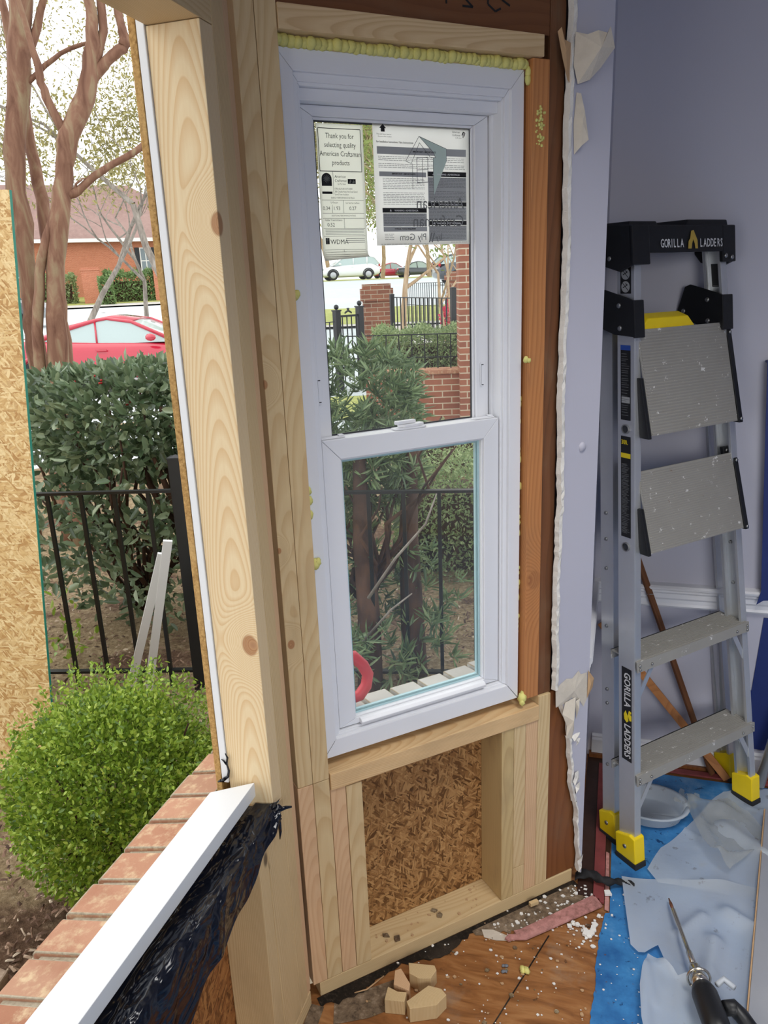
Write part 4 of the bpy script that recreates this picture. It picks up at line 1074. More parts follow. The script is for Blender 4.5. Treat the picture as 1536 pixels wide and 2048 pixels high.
greek(0.376, 0.459, 1.7150, 1.6990, 0.0027); greek(0.376, 0.459, 1.6850, 1.6640, 0.0027); greek(0.376, 0.459, 1.6500, 1.6270, 0.0027)
greek(0.276, 0.366, 1.6740, 1.6540, 0.0029); greek(0.276, 0.296, 1.6380, 1.6260, 0.0032); greek(0.268, 0.372, 1.6195, 1.6185, 0.003); greek(0.424, 0.462, 1.6215, 1.6205, 0.003)
K.build('fine_print', None, ins)
# artwork on the outer side of the sheet, showing through reversed
K = MB()
text_into(K, 'American', 0.0305, FL, 0.4550, 1.6840, Zk + 0.0003, 'LEFT', mirror=True, sx=0.92)
text_into(K, 'Craftsman', 0.0305, FL, 0.4550, 1.6515, Zk + 0.0003, 'LEFT', mirror=True, sx=0.92)
text_into(K, 'by', 0.0175, FL, 0.4040, 1.6265, Zk + 0.0003, 'LEFT', mirror=True); text_into(K, 'Ply Gem', 0.0175, FL, 0.3680, 1.6265, Zk + 0.0003, 'LEFT', mirror=True)
for x in (0.3740, 0.3800): bar2d(K, FL, x + 0.006, 1.640, x, 1.622, 0.0028, Zk + 0.0003)
for (p, q, w) in (((0.3560, 1.8120), (0.3260, 1.7680), 0.0010), ((0.3260, 1.7680), (0.3380, 1.7640), 0.0010), ((0.3380, 1.7640), (0.3565, 1.8010), 0.0010), ((0.3560, 1.8120), (0.3880, 1.7840), 0.0010),
                  ((0.3565, 1.8010), (0.3800, 1.7760), 0.0010), ((0.3800, 1.7760), (0.3910, 1.7755), 0.0010), ((0.3910, 1.7755), (0.3880, 1.7840), 0.0010), ((0.3400, 1.7640), (0.3400, 1.7190), 0.0009),
                  ((0.3860, 1.7755), (0.3860, 1.7080), 0.0009), ((0.3560, 1.8120), (0.4160, 1.7920), 0.0009), ((0.4160, 1.7920), (0.4160, 1.7700), 0.0007),
                  ((0.3500, 1.7740), (0.3740, 1.7760), 0.0012), ((0.3500, 1.7740), (0.3500, 1.7300), 0.0012), ((0.3740, 1.7760), (0.3740, 1.7320), 0.0012), ((0.3500, 1.7300), (0.3740, 1.7320), 0.0012), ((0.3620, 1.7750), (0.3620, 1.7310), 0.0010), ((0.3500, 1.7530), (0.3740, 1.7550), 0.0010)):
    bar2d(K, FL, p[0], p[1], q[0], q[1], w, Zk + 0.0003)
K.build('reversed_artwork', M['grey_ink'], ins)
K = MB(); K.prism(FL, [(0.3560, 1.8120), (0.3885, 1.7840), (0.3915, 1.7755), (0.3865, 1.7750), (0.3865, 1.7080), (0.4160, 1.7700), (0.4160, 1.7920)], Zk + 0.00012, Zk + 0.00018); K.build('reversed_artwork', M['green_ink'], ins)

# ------------------------------------------------------------------ spray foam
b = MB(); r = random.Random(6)
s = 0.060
while s < 0.560:
    b.ball(WW(s, -0.020 + r.uniform(-0.003, 0.003), 1.9335 + r.uniform(-0.001, 0.001)), r.uniform(0.0098, 0.0115), 8, (1.0, 0.9, 0.95), 0.10, r); s += r.uniform(0.009, 0.014)
for z in (1.920, 1.908): b.ball(WW(0.5605, -0.016, z), 0.009, 8, (0.7, 0.8, 1.2), 0.1, r)
o = b.build('spray_foam', M['foam']); tag(o, 'long bead of yellow spray foam squeezed out above the window frame', 'spray foam')
def foam(name_label, pts, group=None):
    b = MB(); rr = random.Random(len(name_label))
    for (s, z, q, rad) in pts: b.ball(WW(s, q, z), rad, 8, (0.9, 0.8, 1.1), 0.15, rr)
    o = b.build('foam_blob', M['foam']); tag(o, name_label, 'spray foam', group)
foam('round yellow foam blob low on the left stud beside the lower pane', [(0.063, 1.030, -0.014, 0.011), (0.068, 1.034, -0.012, 0.008)], 'foam blobs round the window')
foam('thin yellow foam blob left of the window just below the meeting rail', [(0.060, 1.158, -0.016, 0.009), (0.060, 1.178, -0.016, 0.008), (0.060, 1.130, -0.016, 0.009)], 'foam blobs round the window')
foam('yellow foam blob left of the window level with the car in the upper pane', [(0.060, 1.534, -0.014, 0.009), (0.063, 1.536, -0.012, 0.007)], 'foam blobs round the window')
foam('small yellow foam blob right of the window above the latch slot', [(0.5595, 1.384, -0.010, 0.007), (0.564, 1.382, -0.006, 0.005)], 'foam blobs round the window')
foam('bright yellow foam lump at the bottom right corner of the window frame', [(0.560, 0.592, -0.010, 0.012), (0.566, 0.600, -0.012, 0.009), (0.557, 0.583, -0.006, 0.008)], 'foam blobs round the window')
b = MB(); r = random.Random(77)
for i in range(46): b.ball(WW(0.578 + r.gauss(0, 0.006) + i * 0.0001, -0.0035, 1.858 - i * 0.0014 + r.gauss(0, 0.004)), r.uniform(0.0015, 0.004), 5, (1, 0.6, 1), 0.2, r)
o = b.build('foam_smear', M['foam']); tag(o, 'broken yellow foam smear on the orange stud near its top', 'spray foam', 'foam blobs round the window')
b = MB()
z = 1.30
while z > 0.75:
    if r.random() < 0.6: b.ball(WW(0.5585 + r.gauss(0, 0.001), -0.028, z), r.uniform(0.003, 0.007), 6, (0.7, 0.8, 1.4), 0.2, r)
    z -= 0.012
o = b.build('foam_seam', M['foam']); tag(o, 'ragged yellow foam seam in the gap right of the window frame', 'spray foam')
# ================================================================== aluminium step ladder, folded and leaning in the corner
LA = V((0.68744, 0.72624, 0)); LN = V((0.72624, -0.68744, 0))
LO = V((0.083, 1.833, 0.006)); LEAN = 0.122
def S(x, d, z): return LO + LA * x - LN * (d + LEAN * z) + V((0, 0, z))
def LF_at(x, d, z): return S(x, d, z)
lad = thing('step_ladder', 'paint spattered aluminium step ladder with yellow feet leaning in the corner', 'ladder', tuple(LO + LA * 0.27 - LN * 0.06))
def hexa(mb, x0, x1, d0, d1, z0, z1, x0t=None, x1t=None):
    """box in the ladder's leaning axes; its sides may taper with height"""
    x0t = x0 if x0t is None else x0t; x1t = x1 if x1t is None else x1t
    vs = [S(x0, d0, z0), S(x1, d0, z0), S(x0, d1, z0), S(x1, d1, z0), S(x0t, d0, z1), S(x1t, d0, z1), S(x0t, d1, z1), S(x1t, d1, z1)]
    mb.add(vs, [(0, 2, 3, 1), (4, 5, 7, 6), (0, 1, 5, 4), (2, 6, 7, 3), (0, 4, 6, 2), (1, 3, 7, 5)], False)
xl = lambda z: 0.013 + 0.057 * z
xr = lambda z: 0.529 - 0.060 * z
def rail(side, z0, z1, d0, dx, dep=0.055, fl=0.023):
    mb = MB()
    f = xl if side < 0 else xr; sg = 1 if side < 0 else -1
    def strip(a, b, c, d):
        xs = sorted((f(z0) + dx + sg * a, f(z0) + dx + sg * b)); xt = sorted((f(z1) + dx + sg * a, f(z1) + dx + sg * b))
        hexa(mb, xs[0], xs[1], d0 + c, d0 + d, z0, z1, xt[0], xt[1])
    strip(0, 0.0035, 0.0, dep); strip(0.0035, fl, 0.0, 0.0035); strip(0.0035, fl, dep - 0.0035, dep)
    strip(fl - 0.004, fl, 0.0035, 0.009); strip(fl - 0.004, fl, dep - 0.009, dep - 0.0035)
    return mb
for sd_ in (-1, 1):
    rl = rail(sd_, 0.03, 1.60, 0.0, 0.0).build('front_rail', M['alu'], lad, bevel=0.0008)
    rr_ = rail(sd_, 0.03, 1.44, 0.100 if sd_ < 0 else 0.108, 0.028 if sd_ < 0 else 0.045, 0.045).build('rear_rail', M['alu'], lad, bevel=0.0008)
    # yellow boots with rubber soles
    for (d0, dx, dep, par) in ((0.0, 0.0, 0.055, rl), (0.100 if sd_ < 0 else 0.108, 0.028 if sd_ < 0 else 0.045, 0.045, rr_)):
        f = xl if sd_ < 0 else xr; sg = 1 if sd_ < 0 else -1
        b = MB(); x0 = f(0.02) + dx - sg * 0.006; x1 = f(0.02) + dx + sg * 0.032
        q = [(-0.007, 0.012), (dep + 0.007, 0.012), (dep + 0.007, 0.070), (dep * 0.7, 0.078), (0.012, 0.088), (-0.007, 0.085)]
        vs = [S(min(x0, x1), d0 + p[0], p[1]) for p in q] + [S(max(x0, x1), d0 + p[0], p[1]) for p in q]
        k = len(q); b.add(vs, [tuple(range(k)), tuple(range(2 * k - 1, k - 1, -1))] + [(i, k + i, k + (i + 1) % k, (i + 1) % k) for i in range(k)], False)
        ft = b.build('foot', M['yellow'], lad, bevel=0.003)
        b = MB(); hexa(b, min(x0, x1) - 0.001, max(x0, x1) + 0.001, d0 - 0.009, d0 + dep + 0.009, -0.0045, 0.0125); b.build('rubber_sole', M['tyre'], ft, bevel=0.002)
        b = MB(); c = S(x0 - sg * 0.0006, d0 + dep * 0.5, 0.048)
        b.tube([c - LA * sg * 0.002, c + LA * sg * 0.001], [0.006, 0.006], 10); b.build('bolt', M['rivet'], ft)
# two fixed treads with ribs, end bolts and knee braces
def tread(z, zl):
    b = MB(); a = xl(z) + 0.004; c = xr(z) - 0.004
    hexa(b, a, c, -0.006, 0.088, z - 0.003, z); hexa(b, a - 0.003, c + 0.003, -0.008, -0.0045, z - 0.028, z + 0.0005); hexa(b, a, c, 0.085, 0.088, z - 0.025, z)
    for i in range(15): hexa(b, a + 0.004, c - 0.004, -0.002 + i * 0.0058, 0.0006 + i * 0.0058, z, z + 0.0014)
    o = b.build('tread', M['tread'], lad)
    tag(o, zl)
    b = MB()
    for x in (a + 0.006, a + 0.050, c - 0.006, c - 0.050):
        for zz in ((z - 0.010, z - 0.021) if x in (a + 0.006, c - 0.006) else (z - 0.016,)):
            p = S(x, -0.0082, zz); b.tube([p, p + LN * 0.003], [0.0042, 0.003], 8)
    pieces(b, 'rivet', M['rivet'], o)
    b = MB()
    for (x0, x1) in ((a + 0.055, a + 0.002), (c - 0.055, c - 0.002)):
        p = S(x0, -0.002, z - 0.028); q = S(x1, 0.006, z - 0.115)
        w = LN * 0.0012; h = (q - p).normalized().cross(LN).normalized() * 0.0075
        b.add([p - h + w, p + h + w, q + h + w, q - h + w, p - h - w, p + h - w, q + h - w, q - h - w], [(0, 1, 2, 3), (7, 6, 5, 4), (0, 4, 5, 1), (2, 6, 7, 3), (1, 5, 6, 2), (0, 3, 7, 4)], False)
    pieces(b, 'knee_brace', M['alu'], lad)
tread(0.262, None); tread(0.575, None)
# two fold-up platforms, hanging nearly upright
def platform(z0, z1, d0, d1):
    a = xl(z0) + 0.028; c = xr(z0) - 0.030
    def T(x, e, t): return S(x, d0 + (d1 - d0) * t + e, z0 + (z1 - z0) * t)
    def slab(mb, x0, x1, e0, e1, t0, t1):
        vs = [T(x, e, t) for t in (t0, t1) for e in (e0, e1) for x in (x0, x1)]
        mb.add(vs, [(0, 2, 3, 1), (4, 5, 7, 6), (0, 1, 5, 4), (2, 6, 7, 3), (0, 4, 6, 2), (1, 3, 7, 5)], False)
    b = MB(); slab(b, a, c, 0, 0.004, 0, 1); n = 34
    for i in range(n): slab(b, a + 0.003, c - 0.003, -0.0013, 0, 0.012 + i * 0.029, 0.012 + i * 0.029 + 0.013)
    o = b.build('platform', M['tread'], lad)
    b = MB(); slab(b, c + 0.001, c + 0.017, -0.004, 0.028, -0.02, 0.93); slab(b, a - 0.012, a - 0.001, 0.0, 0.028, -0.03, 0.55)
    slab(b, c - 0.008, c + 0.012, 0.018, 0.03, 0.88, 1.06)
    s_ = pieces(b, 'side_arm', M['blackp'], o, bevel=0.002)[0]
    b = MB()
    for (x, t) in ((c + 0.009, 0.02), (c + 0.009, 0.9), (c + 0.002, 1.02)):
        p = T(x, -0.004 if t < 0.95 else 0.017, t); b.tube([p, p + LN * 0.004], [0.005, 0.004], 8)
    pieces(b, 'rivet', M['rivet'], s_)
platform(0.862, 1.062, -0.030, 0.004); platform(1.155, 1.408, -0.030, 0.004)
b = MB(); q = [(0.125, 1.400), (0.330, 1.400), (0.300, 1.432), (0.155, 1.432)]
vs = [S(p[0], 0.012, p[1]) for p in q] + [S(p[0], 0.045, p[1] + 0.012) for p in q]
b.add(vs, [(0, 1, 2, 3), (7, 6, 5, 4), (0, 4, 5, 1), (1, 5, 6, 2), (2, 6, 7, 3), (3, 7, 4, 0)], False); b.build('latch_bar', M['yellow'], lad, bevel=0.003)
# black hinge brackets on the rails
def plate(mb, x0, x1, poly):
    k = len(poly); vs = [S(x0 + 0.057 * 0, p[0], p[1]) for p in poly] + [S(x1, p[0], p[1]) for p in poly]
    mb.add(vs, [tuple(range(k)), tuple(range(2 * k - 1, k - 1, -1))] + [(i, k + i, k + (i + 1) % k, (i + 1) % k) for i in range(k)], False)
pol = [(-0.007, 1.392), (-0.007, 1.478), (0.012, 1.484), (0.095, 1.506), (0.112, 1.500), (0.140, 1.436), (0.138, 1.420), (0.060, 1.396)]
for sd_ in (-1, 1):
    b = MB()
    if sd_ < 0:
        plate(b, xl(1.43) - 0.008, xl(1.43) - 0.001, pol); hexa(b, xl(1.43) - 0.008, xl(1.43) + 0.027, -0.008, -0.001, 1.390, 1.479)
        xs = xl(1.43) - 0.008; sg = -1
    else:
        plate(b, xr(1.43) - 0.034, xr(1.43) - 0.027, pol); hexa(b, xr(1.43) - 0.034, xr(1.43) + 0.006, -0.008, -0.001, 1.390, 1.479)
        xs = xr(1.43) - 0.034; sg = -1
    o = b.build('hinge_bracket', M['blackp'], lad, bevel=0.0025)
    b = MB()
    for (d, z) in ((0.040, 1.466), (0.040, 1.412), (0.118, 1.436)):
        p = S(xs, d, z); b.tube([p, p + LA * sg * 0.003], [0.007, 0.0055], 10)
    pieces(b, 'rivet', M['rivet'], o)
# the tool tray cap
cap = MB()
side = [(-0.014, 1.562), (-0.014, 1.650), (0.150, 1.664), (0.158, 1.656), (0.158, 1.622), (0.105, 1.584), (0.085, 1.560), (0.030, 1.545)]
xa = xl(1.6) - 0.022; xb = xr(1.6) + 0.020
plate(cap, xa, xa + 0.012, side); plate(cap, xb - 0.012, xb, side)
hexa(cap, xa, xa + 0.058, -0.016, -0.004, 1.560, 1.650)
hexa(cap, xb - 0.050, xb, -0.016, -0.004, 1.560, 1.650)
hexa(cap, xa + 0.05, xb - 0.045, -0.015, -0.004, 1.586, 1.650)
hexa(cap, xa, xb, 0.142, 0.152, 1.610, 1.660)
hexa(cap, xa + 0.006, xb - 0.006, -0.004, 0.145, 1.636, 1.642)
hexa(cap, xa + 0.004, xa + 0.11, 0.0, 0.135, 1.642, 1.660, xa + 0.01, xa + 0.10)
hexa(cap, xb - 0.17, xb - 0.006, 0.0, 0.135, 1.642, 1.664, xb - 0.16, xb - 0.012)
cap_o = cap.build('top_cap', M['blackp'], lad, bevel=0.003)
Fcap = (S(0, -0.0165, 1.600), LA, V((0, 0, 1)) - LN * 0, LN)
# lettering stands on the sloping front face
ezv = (V((0, 0, 1)) - LN * LEAN).normalized()
Fcap = (S(0, -0.0168, 1.600), LA, ezv, LN)
def dx_at(z): return LA
b = MB()
cxx = (xa + xb) / 2 + 0.022
x = cxx - 0.115
for i, ch in enumerate('GORILLA'):
    if i in (4, 5): 
        b2 = MB()
    text_into(b, ch, 0.028, Fcap, x, -0.002, 0.0004, bold=0.0004, sx=0.62); x += 0.0125 if ch != 'I' else 0.0075
b.build('cap_lettering', M['white_ink'], cap_o); b = MB()
x = cxx + 0.026
for ch in 'LADDERS':
    text_into(b, ch, 0.028, Fcap, x, -0.002, 0.0004, bold=0.0004, sx=0.62); x += 0.0128
b.build('cap_lettering', M['white_ink'], cap_o)
b = MB(); q = [(cxx - 0.018, -0.006), (cxx - 0.016, 0.012), (cxx - 0.010, 0.018), (cxx - 0.006, 0.036), (cxx + 0.003, 0.038), (cxx + 0.007, 0.030), (cxx + 0.016, 0.014), (cxx + 0.017, -0.006), (cxx + 0.008, -0.006), (cxx + 0.006, 0.006), (cxx + 0.001, 0.016), (cxx - 0.004, 0.006), (cxx - 0.006, -0.006)]
b.prism(Fcap, q, 0.0003, 0.0009); b.build('cap_emblem', M['gold_ink'], cap_o)
b = MB()
for (xx, d, z) in ((xa, 0.105, 1.588), (xa, 0.060, 1.577)):
    p = S(xx, d, z); b.tube([p, p - LA * 0.003], [0.0065, 0.005], 10)
for (xx, z) in ((xb - 0.040, 1.575), (xb - 0.016, 1.571)):
    p = S(xx, -0.016, z); b.tube([p, p + LN * 0.003], [0.0065, 0.005], 10)
pieces(b, 'rivet', M['rivet'], cap_o)
# stickers on the outer face of the left rail and the inner face of the right one
def web(z): return S(xl(z), 0, z)
def side_frame(z, d):
    ex = -(V((0, 0, 1)) - LN * LEAN + LA * 0.057).normalized(); ey = LN; ez = -LA
    return (S(xl(z) - 0.0006, d, z), ex, ey, ez)
def sticker(z1, z0, d0, d1, mat, name='sticker'):
    b = MB(); b.add([S(xl(z1) - 0.0005, d0, z1), S(xl(z1) - 0.0005, d1, z1), S(xl(z0) - 0.0005, d1, z0), S(xl(z0) - 0.0005, d0, z0)], [(0, 1, 2, 3)], False)
    return b.build(name, M[mat], lad)
st = sticker(0.548, 0.292, 0.010, 0.044, 'label_black')
F1 = side_frame(0.540, 0.034)
b = MB(); text_into(b, 'GORILLA', 0.030, F1, 0.004, 0.000, 0.0006, bold=0.0006, sx=0.78); b.build('sticker_lettering', M['white_ink'], st); b = MB(); text_into(b, 'LADDERS', 0.030, F1, 0.147, 0.000, 0.0006, bold=0.0006, sx=0.74); b.build('sticker_lettering', M['white_ink'], st)
b = MB()
for q in ([(0.110, 0.004), (0.122, -0.002), (0.136, 0.000), (0.142, 0.008), (0.136, 0.014), (0.124, 0.012)], [(0.112, 0.014), (0.122, 0.012), (0.134, 0.018), (0.132, 0.024), (0.118, 0.024)], [(0.106, 0.016), (0.112, 0.014), (0.114, 0.022), (0.108, 0.024)]): b.prism(F1, q, 0.0006, 0.0009)
b.build('sticker_emblem', M['yellow_ink'], st)
def small_print(z1, z0, d0, d1, seed, name_par, step=0.006):
    r = random.Random(seed); b = MB(); F = side_frame(z1, d1); y = 0.003
    L = (z1 - z0)
    x = 0.004
    while x < L - 0.004:
        w = r.uniform(0.55, 1.0) * (d1 - d0 - 0.006); bar2d(b, F, x, 0.003, x, 0.003 + w, 0.0011, 0.0005); x += step * r.uniform(0.7, 1.3)
    b.build('small_print', M['grey_ink'], name_par)
st = sticker(1.372, 1.190, 0.012, 0.044, 'label_black'); small_print(1.355, 1.195, 0.012, 0.044, 3, st)
b = MB(); b.add([S(xl(z) - 0.0008, d, z) for (d, z) in ((0.012, 1.372), (0.044, 1.372), (0.044, 1.360), (0.012, 1.360))], [(0, 1, 2, 3)]); b.build('sticker_band', M['blue_ink'], st)
b = MB(); b.add([S(xl(z) - 0.0009, d, z) for (d, z) in ((0.014, 1.247), (0.041, 1.247), (0.041, 1.232), (0.014, 1.232))], [(0, 1, 2, 3)]); b.build('bar_code', M['pale_ink'], st)
st = sticker(1.150, 0.895, 0.012, 0.044, 'label_black'); small_print(1.085, 0.900, 0.012, 0.044, 4, st, 0.0035)
F3 = (S(xl(1.135) - 0.0006, 0.042, 1.130), LN, (V((0, 0, 1)) - LN * LEAN).normalized(), -LA)
b = MB(); text_into(b, '300.', 0.016, F3, 0.0, 0.0, 0.0005, sx=0.78, bold=0.0004); b.build('sticker_number', M['yellow_ink'], st)
b = MB(); b.add([S(xl(z) - 0.0009, d, z) for (d, z) in ((0.012, 1.108), (0.044, 1.108), (0.044, 1.096), (0.012, 1.096))], [(0, 1, 2, 3)]); b.build('sticker_band', M['yellow_ink'], st)
st = sticker(1.556, 1.494, 0.010, 0.044, 'label_black')
for zz in (1.540, 1.510):
    F4 = side_frame(zz, 0.027); b = MB(); n = 20
    b.prism(F4, [(math.cos(2 * PI * i / n) * 0.0135, math.sin(2 * PI * i / n) * 0.0135) for i in range(n)], 0.0003, 0.0005); dsk = b.build('warning_disc', M['pale_ink'], st)
    b = MB(); bar2d(b, F4, -0.009, -0.009, 0.009, 0.009, 0.0016, 0.0008); bar2d(b, F4, -0.005, 0.007, 0.002, -0.008, 0.002, 0.0007); bar2d(b, F4, -0.004, 0.006, -0.008, 0.000, 0.002, 0.0007); b.build('warning_symbol', M['black_ink'], dsk)
b = MB(); n = 18
for zz in (1.168, 0.870):
    F5 = side_frame(zz, 0.028)
    for i in range(n):
        a0, a1 = 2 * PI * i / n, 2 * PI * (i + 1) / n
        b.prism(F5, [(math.cos(a0) * 0.012, math.sin(a0) * 0.012), (math.cos(a1) * 0.012, math.sin(a1) * 0.012), (math.cos(a1) * 0.0095, math.sin(a1) * 0.0095), (math.cos(a0) * 0.0095, math.sin(a0) * 0.0095)], 0.0, 0.003)
pieces(b, 'grommet', M['rivet'], lad)
b = MB()
for zz in (1.168, 0.870):
    F5 = side_frame(zz, 0.028); b.prism(F5, [(math.cos(2 * PI * i / n) * 0.0095, math.sin(2 * PI * i / n) * 0.0095) for i in range(n)], 0.0001, 0.0006)
pieces(b, 'hole', M['gasket'], lad)
b = MB(); b.add([S(xr(z) - 0.0042, d, z) for (d, z) in ((0.012, 1.556), (0.012, 1.498), (0.044, 1.498), (0.044, 1.556))], [(0, 1, 2, 3)], False); st = b.build('sticker', M['label_black'], lad)
b = MB()
for i in range(9): b.add([S(xr(1.5) - 0.0046, d, z) for (d, z) in ((0.015, 1.550 - i * 0.006), (0.015, 1.5485 - i * 0.006), (0.041, 1.5485 - i * 0.006), (0.041, 1.550 - i * 0.006))], [(0, 1, 2, 3)], False)
b.build('small_print', M['grey_ink'], st)
b = MB()
for z in (0.93, 0.86, 0.78, 0.62, 0.44, 0.40, 0.22): p = S(xl(z) + 0.028, 0.125, z); b.tube([p, p - LA * 0.003], [0.0055, 0.0045], 8)
for z in (0.80, 0.68): p = S(xr(z) - 0.0035, 0.035, z); b.tube([p, p - LA * 0.004], [0.0055, 0.0045], 8)
pieces(b, 'rivet', M['rivet'], lad)

# ================================================================== things round the ladder and on the floor
lumber('wood_stick', 'thin brown stick leaning in the corner behind the ladder, taller of the two', (V((-0.035, 2.338, 1.000)), *(lambda w: (w.orthogonal().normalized(), w.cross(w.orthogonal().normalized()).normalized(), w))((V((0.330, 2.316, 0.012)) - V((-0.035, 2.338, 1.000))).normalized())), -0.009, 0.009, -0.005, 0.005, 0.0, (V((0.330, 2.316, 0.012)) - V((-0.035, 2.338, 1.000))).length, 'c', 'wood_dark', cat='stick')
lumber('wood_lath', 'pale brown lath crossing behind the taller stick, lower on the back wall', (V((-0.030, 2.323, 0.500)), *(lambda w: (w.cross(V((0, 1, 0))).normalized(), V((0, 1, 0)).cross(w).cross(w).normalized() * -1, w))((V((0.372, 2.300, 0.012)) - V((-0.030, 2.323, 0.500))).normalized())), -0.012, 0.012, -0.004, 0.004, 0.0, (V((0.372, 2.300, 0.012)) - V((-0.030, 2.323, 0.500))).length, 'c', 'pine_old', cat='stick')
b = MB(); b.tube([(0.098, 2.325, 0.605), (0.120, 2.318, 0.610)], [0.0012, 0.0012], 6); o = b.build('nail', M['rivet']); tag(o, 'bent nail sticking out of the taller stick behind the ladder', 'nail')
o.parent = bpy.data.objects['wood_stick']; bpy.context.view_layer.update(); o.matrix_parent_inverse = bpy.data.objects['wood_stick'].matrix_world.inverted()
for k in ('label', 'category'): del o[k]
# navy masking film on the back wall
b = MB(); Fbk = (V((0, YB - 0.0012, 0)), V((1, 0, 0)), V((0, 0, 1)), V((0, -1, 0)))
b.prism(Fbk, [(0.372, 1.30), (0.416, 0.640), (0.407, 0.598), (0.424, 0.612), (0.62, 0.64), (0.62, 1.34)], 0.031, 0.033)
b.prism(Fbk, [(0.372, 1.30), (0.62, 1.34), (0.62, 1.345), (0.372, 1.305)], 0.0, 0.032)
o = b.build('masking_film', M['navy']); tag(o, 'navy blue masking film hanging over the chair rail at the right edge', 'masking film')
b = MB(); b.prism(Fbk, [(0.437, 0.545), (0.424, 0.30), (0.410, 0.30), (0.407, 0.10), (0.62, 0.09), (0.62, 0.545)], 0.0, 0.002)
o = b.build('masking_film', M['navy']); tag(o, 'navy blue masking film stuck to the wall below the chair rail', 'masking film')
b = MB(); p0 = V((0.462, 2.29, 0.012)); p1 = V((0.60, 2.338, 0.78)); b.tube([p0, p1], [0.016, 0.016], 14)
o = b.build('metal_pole', M['alu']); tag(o, 'shiny metal tube standing at the right edge beside the ladder', 'pole')

# red and pink carpet tack strips
def strip(name, label, mat, poly, h=0.006, seed=1):
    b = MB(); b.prism(WF, poly, 0.0045, 0.0045 + h); o = b.build(name, M[mat], None, bevel=0.001); return tag(o, label, 'tack strip')
strip('tack_strip', 'long red tack strip running beside the main wall toward the ladder', 'tack', [(0.006, 1.692), (0.016, 1.690), (0.012, 2.30), (-0.016, 2.30), (-0.012, 1.704), (0.002, 1.7035)])
strip('tack_strip', 'narrow pale red strip lying right alongside the long red tack strip', 'tack_pink', [(0.0175, 1.672), (0.0285, 1.668), (0.0255, 1.88), (0.0165, 1.885)], 0.003)
strip('tack_strip', 'pink worn tack strip with splintered end on the wood floor under the window', 'tack_pink', [(-0.212, 1.517), (-0.202, 1.512), (-0.190, 1.520), (-0.162, 1.527), (0.013, 1.680), (-0.010, 1.712), (-0.180, 1.552), (-0.194, 1.545), (-0.188, 1.536), (-0.205, 1.530)])
strip('tack_strip', 'red tack strip along the back wall behind the ladder', 'tack', [(0.05, 2.305), (0.62, 2.298), (0.62, 2.322), (0.05, 2.328)])
# blue paper over the floor
b = MB()
edge = [(0.020, 1.664), (0.010, 1.60), (0.006, 1.56), (0.002, 1.50), (0.004, 1.44), (-0.002, 1.38), (-0.006, 1.32), (-0.010, 1.20), (-0.006, 1.0), (-0.01, 0.6), (0.0, -1.0)]
poly = [(0.032, 2.294)] + [(0.0305, 1.90), (0.0305, 1.668)] + edge + [(2.6, -1.0), (2.6, 2.294)]
r = random.Random(3)
pl2 = []
for (p, q) in zip(poly, poly[1:] + poly[:1]):
    pl2.append(p)
    if p in edge and q in edge:
        for i in range(1, 6):
            t = i / 6; pl2.append((p[0] + (q[0] - p[0]) * t + r.uniform(-0.002, 0.002), p[1] + (q[1] - p[1]) * t))
b.prism(WF, pl2, 0.0006, 0.0022)
o = b.build('floor_paper', M['blue']); tag(o, 'scuffed blue protective paper covering the right of the floor', 'floor paper')
# milky plastic sheets crumpled over the blue paper
def hgt(x, y, seed):
    return (0.5 + 0.5 * math.sin(x * 17 + y * 9 + seed)) * 0.006 + (0.5 + 0.5 * math.sin(x * 41 - y * 33 + seed * 2)) * 0.003 + abs(math.sin((x * 0.9 + y * 0.5) * 11 + seed)) ** 6 * 0.010
def sheet_obj(name, label, poly, mat, z, seed, step=0.008, ridge=()):
    """a crumpled sheet: a fine triangulated patch trimmed to the outline, then creased"""
    bm = bmesh.new()
    vs = [bm.verts.new((p[0], p[1], 0)) for p in poly]; bm.faces.new(vs)
    xs = [p[0] for p in poly]; ys = [p[1] for p in poly]
    for ax, lo_, hi_ in ((0, min(xs), max(xs)), (1, min(ys), max(ys))):
        t = lo_ + step
        while t < hi_:
            co = V((t, 0, 0)) if ax == 0 else V((0, t, 0)); no = V((1, 0, 0)) if ax == 0 else V((0, 1, 0))
            bmesh.ops.bisect_plane(bm, geom=bm.verts[:] + bm.edges[:] + bm.faces[:], plane_co=co, plane_no=no); t += step
    rr = random.Random(int(seed * 10)); cr = []
    for i in range(26):
        ax_, ay_ = rr.uniform(min(xs), min(max(xs), 0.55)), rr.uniform(max(min(ys), 1.2), max(ys)); an = rr.uniform(0, 6.28); L_ = rr.uniform(0.04, 0.16)
        cr.append((ax_, ay_, ax_ + math.cos(an) * L_, ay_ + math.sin(an) * L_, rr.uniform(-0.0015, 0.0055), rr.uniform(0.004, 0.009)))
    ridge = tuple(ridge) + tuple(cr)
    for v_ in bm.verts:
        x, y = v_.co.x, v_.co.y; h = hgt(x, y, seed)
        for (ax_, ay_, bx_, by_, hh, ww) in ridge:
            d = V((bx_ - ax_, by_ - ay_)); t = max(0, min(1, ((x - ax_) * d.x + (y - ay_) * d.y) / d.length_squared)); dist = math.hypot(x - ax_ - d.x * t, y - ay_ - d.y * t)
            h += hh * math.exp(-(dist / ww) ** 2)
        v_.co.z = z + h
    me = bpy.data.meshes.new(name); bm.to_mesh(me); bm.free()
    me.polygons.foreach_set('use_smooth', [True] * len(me.polygons)); me.materials.append(M[mat])
    o = bpy.data.objects.new(name, me); COL.objects.link(o); return tag(o, label, 'plastic sheet')
